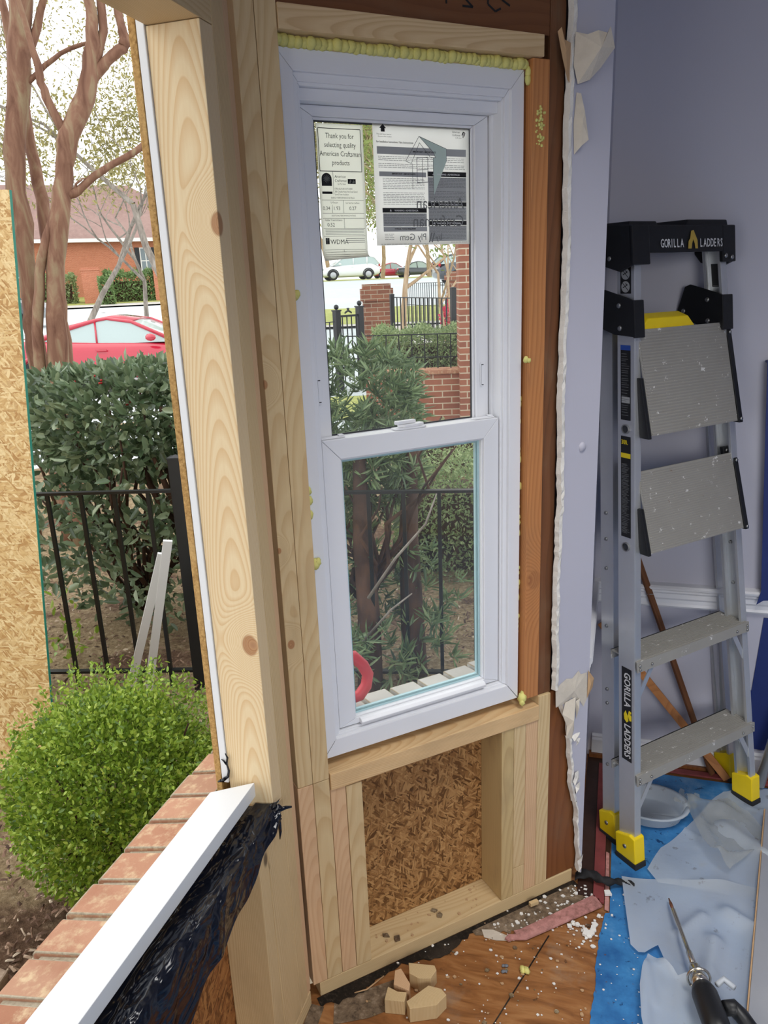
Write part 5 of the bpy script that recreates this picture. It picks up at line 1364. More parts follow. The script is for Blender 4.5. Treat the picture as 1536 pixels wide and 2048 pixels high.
sheet_obj('plastic_sheet', 'milky plastic sheet spread on the blue paper in front of the ladder', [(0.058, 1.788), (0.066, 1.70), (0.072, 1.64), (0.080, 1.57), (0.098, 1.552), (0.112, 1.552), (0.142, 1.578), (0.152, 1.545), (0.20, 1.44), (0.22, 1.30), (0.30, 1.0), (0.9, 0.9), (0.9, 1.83), (0.45, 1.832), (0.312, 1.838), (0.20, 1.812)], 'film', 0.0075, 1.0,
          ridge=((0.27, 1.62, 0.24, 1.48, 0.022, 0.02), (0.19, 1.63, 0.25, 1.70, 0.012, 0.012), (0.31, 1.72, 0.45, 1.62, 0.018, 0.02)))
sheet_obj('plastic_sheet', 'milky plastic sheet under the ladder feet, behind the front one', [(0.124, 1.838), (0.162, 1.93), (0.285, 2.120), (0.355, 2.235), (0.45, 2.285), (0.9, 2.285), (0.9, 1.80), (0.45, 1.80), (0.30, 1.80), (0.21, 1.79), (0.15, 1.79)], 'film', 0.0026, 2.2, ridge=((0.33, 2.05, 0.44, 1.94, 0.02, 0.03),))
sheet_obj('plastic_sheet', 'folded back corner of milky plastic at the bottom edge beside the drill', [(0.118, 1.540), (0.150, 1.520), (0.180, 1.485), (0.215, 1.49), (0.24, 1.475), (0.26, 1.44), (0.31, 1.42), (0.33, 1.20), (0.13, 1.20), (0.112, 1.28), (0.100, 1.36), (0.098, 1.44), (0.104, 1.49)], 'film', 0.022, 3.3, ridge=((0.105, 1.50, 0.11, 1.30, 0.014, 0.015), (0.15, 1.515, 0.24, 1.468, 0.016, 0.012)))
sheet_obj('plastic_bag', 'clear crinkled plastic film gathered into a knot beside the right front foot', [(0.235, 2.128), (0.245, 2.05), (0.268, 1.955), (0.292, 1.890), (0.330, 1.868), (0.350, 1.895), (0.40, 1.95), (0.45, 2.04), (0.42, 2.12), (0.36, 2.19), (0.29, 2.165)], 'film_clear', 0.016, 4.1, ridge=((0.25, 2.10, 0.30, 1.90, 0.03, 0.025), (0.30, 1.885, 0.40, 1.95, 0.02, 0.015), (0.24, 2.12, 0.34, 2.12, 0.03, 0.03)))
b = MB(); r = random.Random(4)
c0 = V((0.236, 2.118, 0.03))
for i in range(9):
    a = r.uniform(0, 6.28); d = V((math.cos(a), math.sin(a), r.uniform(0.3, 1.2))).normalized(); p = c0 + d * r.uniform(0.02, 0.045)
    s_ = d.orthogonal().normalized() * r.uniform(0.006, 0.012)
    b.add([c0, p + s_, p + d * 0.008, p - s_], [(0, 1, 2, 3)], True)
kn = b.build('knot', M['film_clear'], bpy.data.objects['plastic_bag'])
# shallow translucent tray pushed behind the front left rail
b = MB(); n = 28
def tray(u, v):
    a = u * 2 * PI; prf = [(0.0, 0.004), (0.078, 0.004), (0.085, 0.008), (0.098, 0.045), (0.108, 0.047), (0.109, 0.043)]
    t = v * 5; i = min(int(t), 4); f = t - i; rr = prf[i][0] * (1 - f) + prf[i + 1][0] * f; z = prf[i][1] * (1 - f) + prf[i + 1][1] * f
    return V((0.138 + rr * math.cos(a) * 1.0, 2.085 + rr * math.sin(a) * 0.80, z))
b.grid(tray, n, 5); o = b.build('plastic_tray', M['film'], solid=0.0015); tag(o, 'shallow grey translucent plastic tray behind the left legs of the ladder', 'tray')
# long straightedge lying on the plastic
b = MB(); p0 = V((0.215, 0.90, 0.030)); p1 = V((0.455, 2.135, 0.030)); w = (p1 - p0).normalized(); sx_ = V((w.y, -w.x, 0))
Fst = (p0, sx_, V((0, 0, 1)), w)
b.prism(Fst, [(-0.004, 0.0), (0.050, 0.0), (0.050, 0.003), (0.046, 0.010), (0.0, 0.010), (-0.004, 0.003)], 0, (p1 - p0).length)
o = b.build('straightedge', M['alu'], None, bevel=0.001); tag(o, 'long flat metal straightedge lying across the plastic sheets', 'straightedge')
bb = MB(); bb.prism(Fst, [(-0.0046, 0.002), (-0.0036, 0.0104), (-0.0010, 0.0104), (-0.0042, 0.0018)], 0, (p1 - p0).length); bb.build('worn_edge', M['kraft'], o)
# drill with a long screwdriver bit at the bottom edge
dr = thing('power_drill', 'black power drill with a long steel bit lying on plastic at the bottom edge', 'drill', (0.235, 1.43, 0.03))
tip = V((0.172, 1.722, 0.030)); chk = V((0.214, 1.488, 0.062)); ax = (chk - tip).normalized()
def along(d): return tip + ax * d
L_ = (chk - tip).length
b = MB(); b.tube([along(0), along(0.012), along(0.018), along(0.045)], [0.0018, 0.0026, 0.0042, 0.0042], 8); b.build('bit_tip', plain('copper_bit', rgb(150, 104, 84), 0.4, 0.8), dr)
b = MB(); b.tube([along(0.040), along(0.044), along(0.10), along(0.104), along(L_ - 0.052), along(L_ - 0.050), along(L_)], [0.0046, 0.0056, 0.0056, 0.0050, 0.0050, 0.0068, 0.0072], 12); b.build('extension_rod', M['chrome'], dr)
b = MB(); b.tube([along(L_ - 0.008), along(L_ + 0.0), along(L_ + 0.020), along(L_ + 0.024), along(L_ + 0.052), along(L_ + 0.058)], [0.010, 0.013, 0.013, 0.017, 0.019, 0.012], 16); b.build('chuck', M['chrome'], dr)
b = MB(); c = along(L_ + 0.030)
for i in range(24):
    a0 = 2 * PI * i / 24
hx = ax.orthogonal().normalized(); hy = ax.cross(hx)
b.tube([c + (hx * math.cos(2 * PI * i / 20) + hy * math.sin(2 * PI * i / 20)) * 0.024 for i in range(21)], 0.003, 6); b.build('key_ring', M['chrome'], dr)
b = MB(); q0 = along(L_ + 0.050); q1 = along(L_ + 0.20)
b.tube([q0, along(L_ + 0.058), along(L_ + 0.075), along(L_ + 0.16), q1], [0.014, 0.022, 0.027, 0.027, 0.022], 16); b.build('drill_body', M['blackp'], dr)
b = MB(); h0 = along(L_ + 0.105) + V((0.030, 0, 0)); b.tube([h0, h0 + V((0.018, 0.010, -0.004)), h0 + V((0.034, 0.002, -0.012)), h0 + V((0.052, -0.030, -0.014))], [0.015, 0.017, 0.016, 0.016], 12); b.build('handle', M['blackp'], dr)
b = MB(); b.tube([along(L_ + 0.060) + hx * 0.0 + V((0.028, 0.006, 0.012)), along(L_ + 0.052) + V((0.045, 0.016, 0.014)), along(L_ + 0.075) + V((0.060, 0.02, 0.012))], [0.006, 0.007, 0.006], 8); b.build('trim_ring', M['grey_plastic'], dr)

# four pine cut-offs piled on the floor
def cutoff(label, F, poly, c0, c1, mat='pine'):
    b = MB(); b.prism(F, poly, c0, c1)
    o = b.build('wood_block', M[mat], None, bevel=0.0008); tag(o, label, 'wood block', 'pine cut-offs on the floor'); return o
def FZ(x, y, ang, z=0.0): c, s_ = math.cos(ang), math.sin(ang); return (V((x, y, z)), V((c, s_, 0)), V((-s_, c, 0)), V((0, 0, 1)))
cutoff('smallest pine cut-off, front left of the pile of four', FZ(-0.4385, 1.2560, 0.06), [(0, 0), (0.044, 0.004), (0.044, 0.028), (0.024, 0.026), (0.0, 0.034)], 0.0006, 0.0385)
cutoff('wedge shaped pine cut-off standing at the back left of the pile', FZ(-0.4300, 1.2990, 0.35), [(0, 0), (0.033, -0.020), (0.037, -0.002), (0.020, 0.040), (0.006, 0.036)], 0.0006, 0.0385, 'pine_pink')
cutoff('curved topped pine cut-off lying at the back of the pile', FZ(-0.4090, 1.3330, 0.10), [(0.0, 0.030), (0.006, 0.002), (0.030, -0.008), (0.056, -0.004), (0.066, 0.020), (0.060, 0.032)], 0.0006, 0.0385)
cutoff('largest pine cut-off with slanted end, front right of the pile', FZ(-0.3790, 1.2480, 0.62), [(0, 0), (0.058, -0.012), (0.088, 0.004), (0.083, 0.022), (0.060, 0.040), (0.0, 0.020)], 0.0006, 0.0390)

# black felt scrap at the foot of the torn wall
b = MB(); r = random.Random(10)
def felt(u, v):
    x = -0.060 + u * 0.150; y = 1.745 + 0.010 * math.sin(u * 9) + v * 0.034 * (1 - 0.6 * u) + 0.010 * u
    return V((x, y, 0.013 + 0.022 * math.sin(PI * min(1, u * 1.2)) * (0.4 + 0.6 * math.sin(v * PI)) + 0.004 * math.sin(u * 30 + v * 5)))
b.grid(felt, 22, 6); o = b.build('felt_scrap', M['tar'], solid=0.003); tag(o, 'crumpled black felt scrap at the foot of the torn wall corner', 'scrap')
# torn grey paper and a lump of hardened foam on the wood floor
b = MB(); b.prism(WF, [(-0.272, 1.536), (-0.262, 1.514), (-0.232, 1.512), (-0.196, 1.520), (-0.206, 1.532), (-0.244, 1.542)], 0.0014, 0.0024); o = b.build('paper_scrap', M['drywall']); tag(o, 'pale torn paper scrap beside the splintered pink tack strip', 'scrap')
r = random.Random(14)
b = MB()
for i in range(5): b.ball((-0.160 + r.gauss(0, 0.006), 1.438 + r.gauss(0, 0.006), 0.006), r.uniform(0.005, 0.009), 7, (1, 1, 0.8), 0.25, r)
o = b.build('foam_lump', M['foam']); tag(o, 'dirty yellow lump of hardened foam on the wood floor', 'spray foam')
b = MB()
for i in range(4): b.ball((-0.198 + r.gauss(0, 0.005), 1.432 + r.gauss(0, 0.005), 0.004), r.uniform(0.004, 0.007), 7, (1, 1, 0.6), 0.25, r)
o = b.build('dust_lump', plain('grey_blue_lint', rgb(118, 122, 130), 0.9, bump=0.8)); tag(o, 'grey lint lump left of the yellow foam lump on the floor', 'scrap')
b = MB(); b.tube([(-0.468, 1.345, 0.003), (-0.495, 1.300, 0.004), (-0.520, 1.285, 0.003)], [0.0016, 0.0018, 0.0014], 6); o = b.build('twig', M['kraft']); tag(o, 'thin pale wood splinter on the dusty floor left of the cut-offs', 'splinter')
b = MB(); b.box(FZ(-0.156, 1.640, 0.7), -0.012, 0.012, -0.005, 0.005, 0.010, 0.020); o = b.build('wood_chip', M['pine'], None, bevel=0.001); tag(o, 'small pale wood chip beside the bottom plate at the dusty floor edge', 'splinter')
# dust bands along the plate and loose chips (nobody could count them)
b = MB(); r = random.Random(22)
def band(pts_a, pts_b, z=0.0012):
    k = len(pts_a); vs = [V((p[0], p[1], z)) for p in pts_a] + [V((p[0], p[1], z)) for p in pts_b]
    b.add(vs, [(i, i + 1, k + i + 1, k + i) for i in range(k - 1)], False)
A_ = []; B_ = []
for i in range(60):
    s = -0.01 + i * 0.0125; p = WW(s, 0.0005, 0); q = WW(s, 0.026 + 0.012 * math.sin(s * 26) + r.uniform(-0.006, 0.006), 0); A_.append((p.x, p.y)); B_.append((q.x, q.y))
band(A_, B_, 0.0013)
o = b.build('black_grit', M['black_dirt']); tag(o, 'line of black grit along the bottom plate under the window', 'dirt', kind='stuff')
b = MB(); A_ = []; B_ = []
for i in range(34):
    s = 0.40 + i * 0.0095; t_ = i / 33; p = WW(s, 0.012, 0); q = WW(s, 0.03 + 0.055 * min(1, t_ * 2.2) + r.uniform(-0.008, 0.008), 0); A_.append((p.x, p.y)); B_.append((q.x, q.y))
band(A_, B_, 0.0016)
for i in range(1):
    A_ = [(-0.605, 1.235), (-0.60, 1.05), (-0.59, 0.9)]; B_ = [(-0.575, 1.235), (-0.565, 1.05), (-0.56, 0.9)]; band(A_, B_, 0.0016)
A_ = [(-0.56, 1.262), (-0.50, 1.30), (-0.44, 1.345)]; B_ = [(-0.54, 1.20), (-0.47, 1.235), (-0.42, 1.275)]; band(A_, B_, 0.0011)
o = b.build('floor_dust', M['dirt']); tag(o, 'grey plaster dust and grit on the floor by the torn wall', 'dirt', kind='stuff')
b = MB(); b.use(M['white_chip'])
def chip(x, y, s, z=0.003):
    n = r.choice((4, 5, 6)); a0 = r.uniform(0, 6.28); sq = r.uniform(0.5, 1.0); h = s * r.uniform(0.3, 0.7)
    pr = [(math.cos(a0 + 2 * PI * i / n) * s * r.uniform(0.7, 1.2), math.sin(a0 + 2 * PI * i / n) * s * sq) for i in range(n)]
    b.prism((V((x, y, z)), V((1, 0, 0)), V((0, 1, 0)), V((0, 0, 1))), pr, 0, h)
for i in range(150): chip(r.uniform(-0.45, 0.0), r.uniform(1.20, 1.62), r.choice((0.0015, 0.002, 0.0025, 0.004)), 0.0015)
for i in range(70): p = WW(r.uniform(0.45, 0.74), r.uniform(0.01, 0.09), 0); chip(p.x, p.y, r.choice((0.002, 0.003, 0.004, 0.006)), 0.0025)
for i in range(40): chip(r.gauss(-0.03, 0.03), r.gauss(1.60, 0.035), r.choice((0.003, 0.004, 0.007)), 0.0035)
for i in range(60): chip(r.uniform(0.0, 0.12), r.uniform(1.22, 1.75), r.choice((0.0015, 0.002, 0.003)), 0.004)
for i in range(6): chip(-0.015 + r.uniform(-0.02, 0.02), 1.60 + r.uniform(-0.02, 0.02), 0.009, 0.0035)
chip(0.024, 1.722, 0.012, 0.011)
b.use(M['kraft'])
for i in range(60): chip(r.uniform(-0.52, 0.0), r.uniform(1.15, 1.62), r.choice((0.002, 0.003, 0.005)), 0.0015)
for i in range(26): p = WW(r.uniform(0.14, 0.48), r.uniform(-0.08, -0.01), 0); chip(p.x, p.y, r.choice((0.002, 0.003, 0.004)), 0.039)
b.use(M['mulch'])
for i in range(34): chip(r.uniform(-0.5, 0.0), r.uniform(1.15, 1.62), r.choice((0.002, 0.004, 0.006)), 0.0015)
for s, q in ((0.19, -0.045), (0.21, -0.022), (0.33, -0.055), (0.335, -0.035)): p = WW(s, q, 0); chip(p.x, p.y, 0.010, 0.039)
o = b.build('debris', None); tag(o, 'loose plaster crumbs and wood chips scattered over the floor', 'debris', kind='stuff')
# ================================================================== the ground outside
def sst(a, b, x): t = max(0.0, min(1.0, (x - a) / (b - a))); return t * t * (3 - 2 * t)
def gz(x, y):
    d = math.hypot(x, y); az = x / max(d, 0.01)
    def tab(T):
        for (d0, z0), (d1, z1) in zip(T, T[1:]):
            if d <= d1: t = max(0, (d - d0) / (d1 - d0)); return z0 + (z1 - z0) * t
        return T[-1][1]
    L_ = tab(((0, -0.25), (5, -0.25), (16, -0.20), (35, 0.42), (56, 0.80), (64, 1.35), (200, 1.6)))
    R_ = tab(((0, -0.25), (5, -0.25), (9, -0.10), (13, -0.05), (26, 0.66), (40, 1.20), (60, 1.80), (200, 2.6)))
    k = sst(-0.54, -0.40, az)
    return L_ * (1 - k) + R_ * k
def pol_(az, d, dz=0.0):
    """a point on the ground: az degrees left of the wall normal, d metres out"""
    x = -math.sin(math.radians(az)) * d; y = math.cos(math.radians(az)) * d
    return V((x, y, gz(x, y) + dz))
def patch(name, az0, az1, d0, d1, mat, dz=0.0, n=40, nd=30, kind='structure', label=None, cat=None):
    b = MB(); b.grid(lambda u, v: pol_(az0 + (az1 - az0) * u, d0 + (d1 - d0) * v, dz), n, nd)
    # wind faces upward
    o = b.build(name, mat)
    o['kind'] = kind
    if label: tag(o, label, cat)
    return o
# ground slab under everything, cut round the room
b = MB()
def yard(u, v):
    x = -9 + 9.6 * u; y = -2.0 + 11.5 * v
    return V((x, y, gz(x, y) + 0.015 * math.sin(x * 3.1 + y) + 0.012 * math.sin(y * 4.3 - x * 2)))
NU, NV = 90, 110
vs = [yard(i / NU, j / NV) for j in range(NV + 1) for i in range(NU + 1)]
fs = []
for j in range(NV):
    for i in range(NU):
        c = (vs[j * (NU + 1) + i] + vs[(j + 1) * (NU + 1) + i + 1]) / 2
        inside = c.x > -0.70 and (c.y < 1.25 or (c - W0).dot(NW) > -0.12)
        if not inside: fs.append((j * (NU + 1) + i, j * (NU + 1) + i + 1, (j + 1) * (NU + 1) + i + 1, (j + 1) * (NU + 1) + i))
b.add(vs, fs, True)
o = b.build('ground', M['mulch']); o['kind'] = 'structure'
patch('parking_lot', -20, 75, 8.8, 58, M['asphalt'], 0.012, 60, 70)
patch('far_ground', -30, 85, 57, 190, M['grass'], 0.0, 30, 10)
patch('sidewalk_far', 28, 50, 51.5, 56, M['concrete'], 0.10, 24, 4)
patch('far_lawn', 28, 60, 56, 66, M['grass'], 0.10, 24, 6)
patch('lawn_island', 4, 24, 21.5, 27, M['grass'], 0.06, 24, 5)
patch('island_curb', 4, 24, 21.1, 21.6, M['concrete'], 0.08, 24, 1)
patch('sidewalk', 8, 16.2, 11.5, 21.0, M['concrete'], 0.05, 12, 12)
patch('path_edge', 5, 28, 9.6, 11.4, M['grass'], 0.04, 16, 4)
for az, d0 in ((33, 30), (37, 33), (41, 30), (36, 44)):
    patch('parking_line', az, az + 0.25, d0, d0 + 5, M['linepaint'], 0.03, 1, 6)
patch('parking_line', 30, 46, 26.0, 26.25, M['linepaint'], 0.03, 20, 1)
# strawy bare soil, leaf litter and bark chips close to the house
r = random.Random(41)
b = MB()
for i in range(7500):
    if i < 2800: x, y = r.uniform(-2.2, -0.85), r.uniform(0.5, 2.2)
    elif i < 5200: x, y = r.uniform(-3.6, -1.3), r.uniform(2.2, 4.6)
    else: x, y = r.uniform(-1.7, 0.2), r.uniform(2.6, 4.2)
    if (V((x, y, 0)) - W0).dot(NW) > -0.22 and y > 1.2: continue
    z = gz(x, y) + 0.015 + r.uniform(0, 0.02); L = r.uniform(0.005, 0.017); w = r.uniform(0.002, 0.006); a = r.uniform(0, 6.28); c, s_ = math.cos(a), math.sin(a); tl = r.uniform(-0.5, 0.5) * L
    e = V((c, s_, 0)) * L; f = V((-s_, c, 0)) * w
    p = V((x, y, z)); q = V((0, 0, tl))
    b.add([p - e - f - q, p + e - f + q, p + e + f + q, p - e + f - q, p + V((0, 0, 0.006))], [(0, 1, 4), (1, 2, 4), (2, 3, 4), (3, 0, 4)], False)
def chipm():
    t = NT('bark_chips'); g = t.n('NewGeometry')
    return t.done(t.bsdf(t.ramp(g.outputs['Random Per Island'], [(0, rgb(70, 50, 40)), (0.5, rgb(128, 100, 82)), (0.85, rgb(168, 142, 120)), (1, rgb(206, 190, 168))]), 0.9))
o = b.build('bark_chips', chipm()); tag(o, 'scattered bark chips and dry leaves covering the planting beds', 'mulch', kind='stuff')
for (x, y, sx_, sy_, a, lb) in ((-1.66, 1.18, 0.16, 0.11, 0.3, 'flat grey stepping stone in the soil beside the boxwood'), (-1.98, 1.02, 0.10, 0.09, -0.2, 'reddish flat stone at the left edge below the stepping stone')):
    b = MB(); b.prism(FZ(x, y, a, gz(x, y)), [(-sx_, -sy_ * 0.6), (-sx_ * 0.4, -sy_), (sx_ * 0.9, -sy_ * 0.7), (sx_, sy_ * 0.5), (sx_ * 0.2, sy_), (-sx_ * 0.8, sy_ * 0.8)], 0.0, 0.05)
    o = b.build('stepping_stone', M['stone'], None, bevel=0.006); tag(o, lb, 'stone')

# ================================================================== chipboard sheet leaning outside at the left edge
P_br = V((-2.03, 2.105, gz(-2.03, 2.105) + 0.012)); P_tr = V((-1.905, 2.225, 1.88)); ex = V((-1, -0.14, 0.0)).normalized()
up_ = (P_tr - P_br).normalized(); ex = (ex - up_ * ex.dot(up_) * 1.0).normalized(); nn = up_.cross(ex).normalized()
hgt_ = (P_tr - P_br).length
board = thing('chipboard_sheet', 'tall pale chipboard sheet with teal edges standing outside at the left edge', 'sheathing', tuple(P_br))
me = bpy.data.meshes.new('panel'); tk = 0.011
me.from_pydata([(x, y, z) for z in (0, hgt_) for y in (0, tk) for x in (0, 0.95)], [], [(0, 2, 3, 1), (4, 5, 7, 6), (0, 1, 5, 4), (2, 6, 7, 3), (0, 4, 6, 2), (1, 3, 7, 5)])
me.materials.append(M['osb_out'])
po = bpy.data.objects.new('panel', me); COL.objects.link(po); po.parent = board
mw = Matrix((ex, nn, up_)).transposed(); po.rotation_euler = mw.to_euler(); po.location = (0, 0, 0)
F_o = (P_br, ex, nn, up_)
b = MB(); b.box(F_o, -0.0012, 0.0, -0.0004, tk + 0.0004, 0, hgt_); b.box(F_o, 0, 0.95, -0.0004, tk + 0.0004, -0.0012, 0.0); b.build('painted_edge', M['teal'], board)

# ================================================================== black iron fence close to the house
def fence(name, label, pts, z_top, z_bot, gap, bar=0.008, posts=(), rails=None, railw=0.014, group=None, spike=0.0, start=None):
    t = thing(name, label, 'fence', (pts[0][0], pts[0][1], z_bot), group)
    rl = MB()
    for (p, q) in zip(pts, pts[1:]):
        d = V((q[0] - p[0], q[1] - p[1], 0)); L = d.length; u = d.normalized(); w = V((-u.y, u.x, 0)); F = (V((p[0], p[1], 0)), u, w, V((0, 0, 1)))
        for zr in (rails if rails else (z_top, z_bot + 0.10)): rl.box(F, 0, L, -railw, railw, zr - 0.012, zr)
    pieces(rl, 'rail', M['iron'], t)
    for (p, q) in zip(pts, pts[1:]):
        d = V((q[0] - p[0], q[1] - p[1], 0)); L = d.length; u = d.normalized(); w = V((-u.y, u.x, 0)); F = (V((p[0], p[1], 0)), u, w, V((0, 0, 1)))
        s = gap * 0.6 if start is None else start
        while s < L - gap * 0.2:
            bb = MB(); bb.box(F, s - bar, s + bar, -bar, bar, z_bot, z_top - 0.012 + spike); bb.build('picket', M['iron'], t); s += gap
    for (x, y, zp) in posts:
        d = V((pts[-1][0] - pts[0][0], pts[-1][1] - pts[0][1], 0)).normalized(); w = V((-d.y, d.x, 0)); F = (V((x, y, 0)), d, w, V((0, 0, 1)))
        bb = MB(); bb.box(F, -0.030, 0.030, -0.030, 0.030, z_bot, zp - 0.012)
        po = bb.build('post', M['iron'], t, bevel=0.002)
        bb = MB(); bb.box(F, -0.032, 0.032, -0.032, 0.032, zp - 0.012, zp - 0.004); k = [F[0] + F[1] * a * 0.026 + F[2] * c * 0.026 + V((0, 0, zp - 0.004)) for a, c in ((-1, -1), (1, -1), (1, 1), (-1, 1))]
        bb.add(k + [F[0] + V((0, 0, zp + 0.006))], [(0, 1, 4), (1, 2, 4), (2, 3, 4), (3, 0, 4)], False); bb.build('post_cap', M['iron'], po)
    return t
fence('iron_fence', 'black iron fence section with a thick capped post in front of the holly', [(-3.1, 2.57), (-1.84, 2.885)], 0.715, -0.26, 0.152, posts=((-1.84, 2.885, 0.865),))
fence('iron_fence', 'black iron fence section seen through the lower window pane', [(-1.84, 2.885), (0.1, 3.28)], 0.695, -0.26, 0.152, posts=(), start=0.073)
# two white trim strips leaning on the fence post
for (lb, a, c) in (('longer white plastic strip leaning against the iron fence post', (-1.70, 2.54, 0.60), (-2.02, 2.70, -0.24)), ('shorter white plastic strip leaning beside the longer one at the fence', (-1.74, 2.55, 0.54), (-2.10, 2.66, -0.24))):
    p = V(c); q = V(a); w = (q - p).normalized(); s_ = w.cross(V((0.85, 0.5, 0))).normalized(); t_ = w.cross(s_)
    o = lumber('trim_strip', lb, (p, t_, s_, w), -0.018, 0.018, -0.006, 0.006, 0, (q - p).length, 'c', M['pvc'], cat='trim strip')

# ================================================================== shrubs close to the house
rs = np.random.RandomState(7)
def stems(mb, base, tips, r0, r1, seed, wob=0.05):
    r = random.Random(seed)
    for t in tips:
        p = V(base) + V((r.uniform(-0.03, 0.03), r.uniform(-0.03, 0.03), 0)); q = V(t); pts = []
        for i in range(6):
            f = i / 5; pts.append(p + (q - p) * f + V((r.uniform(-wob, wob), r.uniform(-wob, wob), r.uniform(-wob, wob) * 0.4)) * math.sin(f * PI))
        mb.tube(pts, [r0 + (r1 - r0) * i / 5 for i in range(6)], 6)
# bright boxwood ball
bx = thing('boxwood_shrub', 'round bright green boxwood beside the brick ledge', 'shrub', (-1.38, 1.66, -0.24))
P, U = blob_points(21000, (-1.385, 1.665, 0.125), (0.295, 0.295, 0.305), rs, 0.70, 0.12)
P0_, U0_ = blob_points(7000, (-1.385, 1.665, 0.125), (0.225, 0.225, 0.235), rs, 0.2, 0.08); P = np.concatenate([P, P0_]); U = np.concatenate([U, U0_])
keep = P[:, 2] > -0.24; P = P[keep]; U = U[keep]
D = U * 0.8 + rs.normal(size=U.shape) * 0.55 + np.array([0, 0, 0.35])
leaves('foliage', M['boxleaf'], bx, P, D, 0.0155, 0.0095, 0.2, 0.1, 11, (0.35, 0.75))
# spiky young shoots over its surface
sh = []; sd = []
for i in range(700):
    u = rs.normal(size=3); u[2] = abs(u[2]) * 0.9 + 0.1 * rs.normal(); u /= np.linalg.norm(u)
    b0 = np.array([-1.385, 1.665, 0.125]) + u * np.array([0.30, 0.30, 0.315]) * rs.uniform(0.92, 1.08)
    dr_ = u * 0.6 + np.array([0, 0, 0.7]) + rs.normal(size=3) * 0.2; dr_ /= np.linalg.norm(dr_)
    for k in range(7): sh.append(b0 + dr_ * 0.010 * k); sd.append(dr_ * 0.6 + rs.normal(size=3) * 0.7)
leaves('shoots', M['boxleaf'], bx, np.array(sh), np.array(sd), 0.0145, 0.008, 0.2, 0.1, 12)
b = MB(); stems(b, (-1.385, 1.665, -0.25), [(-1.385 + 0.22 * math.cos(a), 1.665 + 0.22 * math.sin(a), 0.12 + 0.2 * math.sin(a * 3)) for a in np.linspace(0, 6, 14)], 0.010, 0.003, 4); b.build('stem', M['bark_dark'], bx)
# big holly behind the fence, thick above and open below
hl = thing('holly_shrub', 'large dark green holly with red berries behind the iron fence', 'shrub', (-2.45, 3.55, -0.25))
P1, U1 = blob_points(4000, (-2.55, 3.62, 0.90), (0.72, 0.42, 0.34), rs, 0.6, 0.16, 1.24)
P1[:, 2] = np.minimum(P1[:, 2], 1.23 + (P1[:, 0] + 2.1) * 0.09 - rs.uniform(0, 0.05, len(P1)))
P2, U2 = blob_points(1000, (-2.50, 3.55, 0.52), (0.66, 0.42, 0.42), rs, 0.35, 0.22)
P3, U3 = blob_points(620, (-2.35, 3.45, 0.10), (0.55, 0.34, 0.34), rs, 0.3, 0.25)
P4, U4 = blob_points(1100, (-1.98, 3.62, 0.85), (0.30, 0.34, 0.42), rs, 0.5, 0.2, 1.27)
P5, U5 = blob_points(420, (-2.85, 3.35, 0.35), (0.34, 0.28, 0.45), rs, 0.3, 0.2)
P = np.concatenate([P1, P2, P3, P4, P5]); U = np.concatenate([U1, U2, U3, U4, U5])
D = U * 0.7 + rs.normal(size=U.shape) * 0.6 + np.array([0, -0.1, 0.25])
keep = ~((P[:, 1] < 2.98 + (P[:, 0] + 1.84) * 0.25) & (P[:, 2] < 0.75))
leaves('foliage', M['holly'], hl, P[keep], D[keep], 0.066, 0.032, 0.30, 0.18, 13, (0.3, 0.72))
b = MB(); r = random.Random(19)
stems(b, (-2.05, 3.60, -0.27), [(-2.05 + r.uniform(-0.5, 0.4), 3.6 + r.uniform(-0.3, 0.3), r.uniform(0.6, 1.1)) for i in range(10)], 0.050, 0.010, 5, 0.07)
stems(b, (-2.60, 3.60, -0.27), [(-2.6 + r.uniform(-0.6, 0.6), 3.6 + r.uniform(-0.4, 0.4), r.uniform(0.4, 1.1)) for i in range(22)], 0.018, 0.005, 6, 0.09)
b.build('stem', M['bark_dark'], hl)
b = MB(); r = random.Random(29)
for i in range(26):
    p = P1[r.randrange(len(P1))]
    for k in range(3): b.ball((p[0] + r.gauss(0, 0.008), p[1] - 0.02 + r.gauss(0, 0.008), p[2] + r.gauss(0, 0.008)), 0.0065, 6)
b.build('berry_cluster', M['berry'], hl)
# small green weedy plants at the fence foot and beyond the window corner
def tuft(name, label, c, n, L, w, mat, spread=0.10, h=0.16, seed=1):
    t = thing(name, label, 'plant', c); r_ = np.random.RandomState(seed)
    p = np.array(c) + np.abs(r_.normal(size=(n, 3))) * np.array([1, 1, 1]) * np.array([0, 0, h]) + r_.normal(size=(n, 3)) * np.array([spread, spread, 0]); d = r_.normal(size=(n, 3)) + np.array([0, 0, 0.9])
    leaves('foliage', mat, t, p, d, L, w, 0.2, 0.15, seed); return t
tuft('weed', 'fresh green weed growing by the chipboard sheet behind the fence', (-2.62, 2.95, -0.22), 60, 0.05, 0.022, M['boxleaf'], 0.06, 0.16, 5)
tuft('young_shrub', 'bright green young shrub right of the thick fence post', (-1.78, 3.35, 0.28), 260, 0.05, 0.02, M['boxleaf'], 0.07, 0.22, 6)
tuft('weed', 'low weeds in the soil below the boxwood', (-1.46, 1.18, -0.22), 40, 0.022, 0.012, M['boxleaf'], 0.10, 0.02, 8)
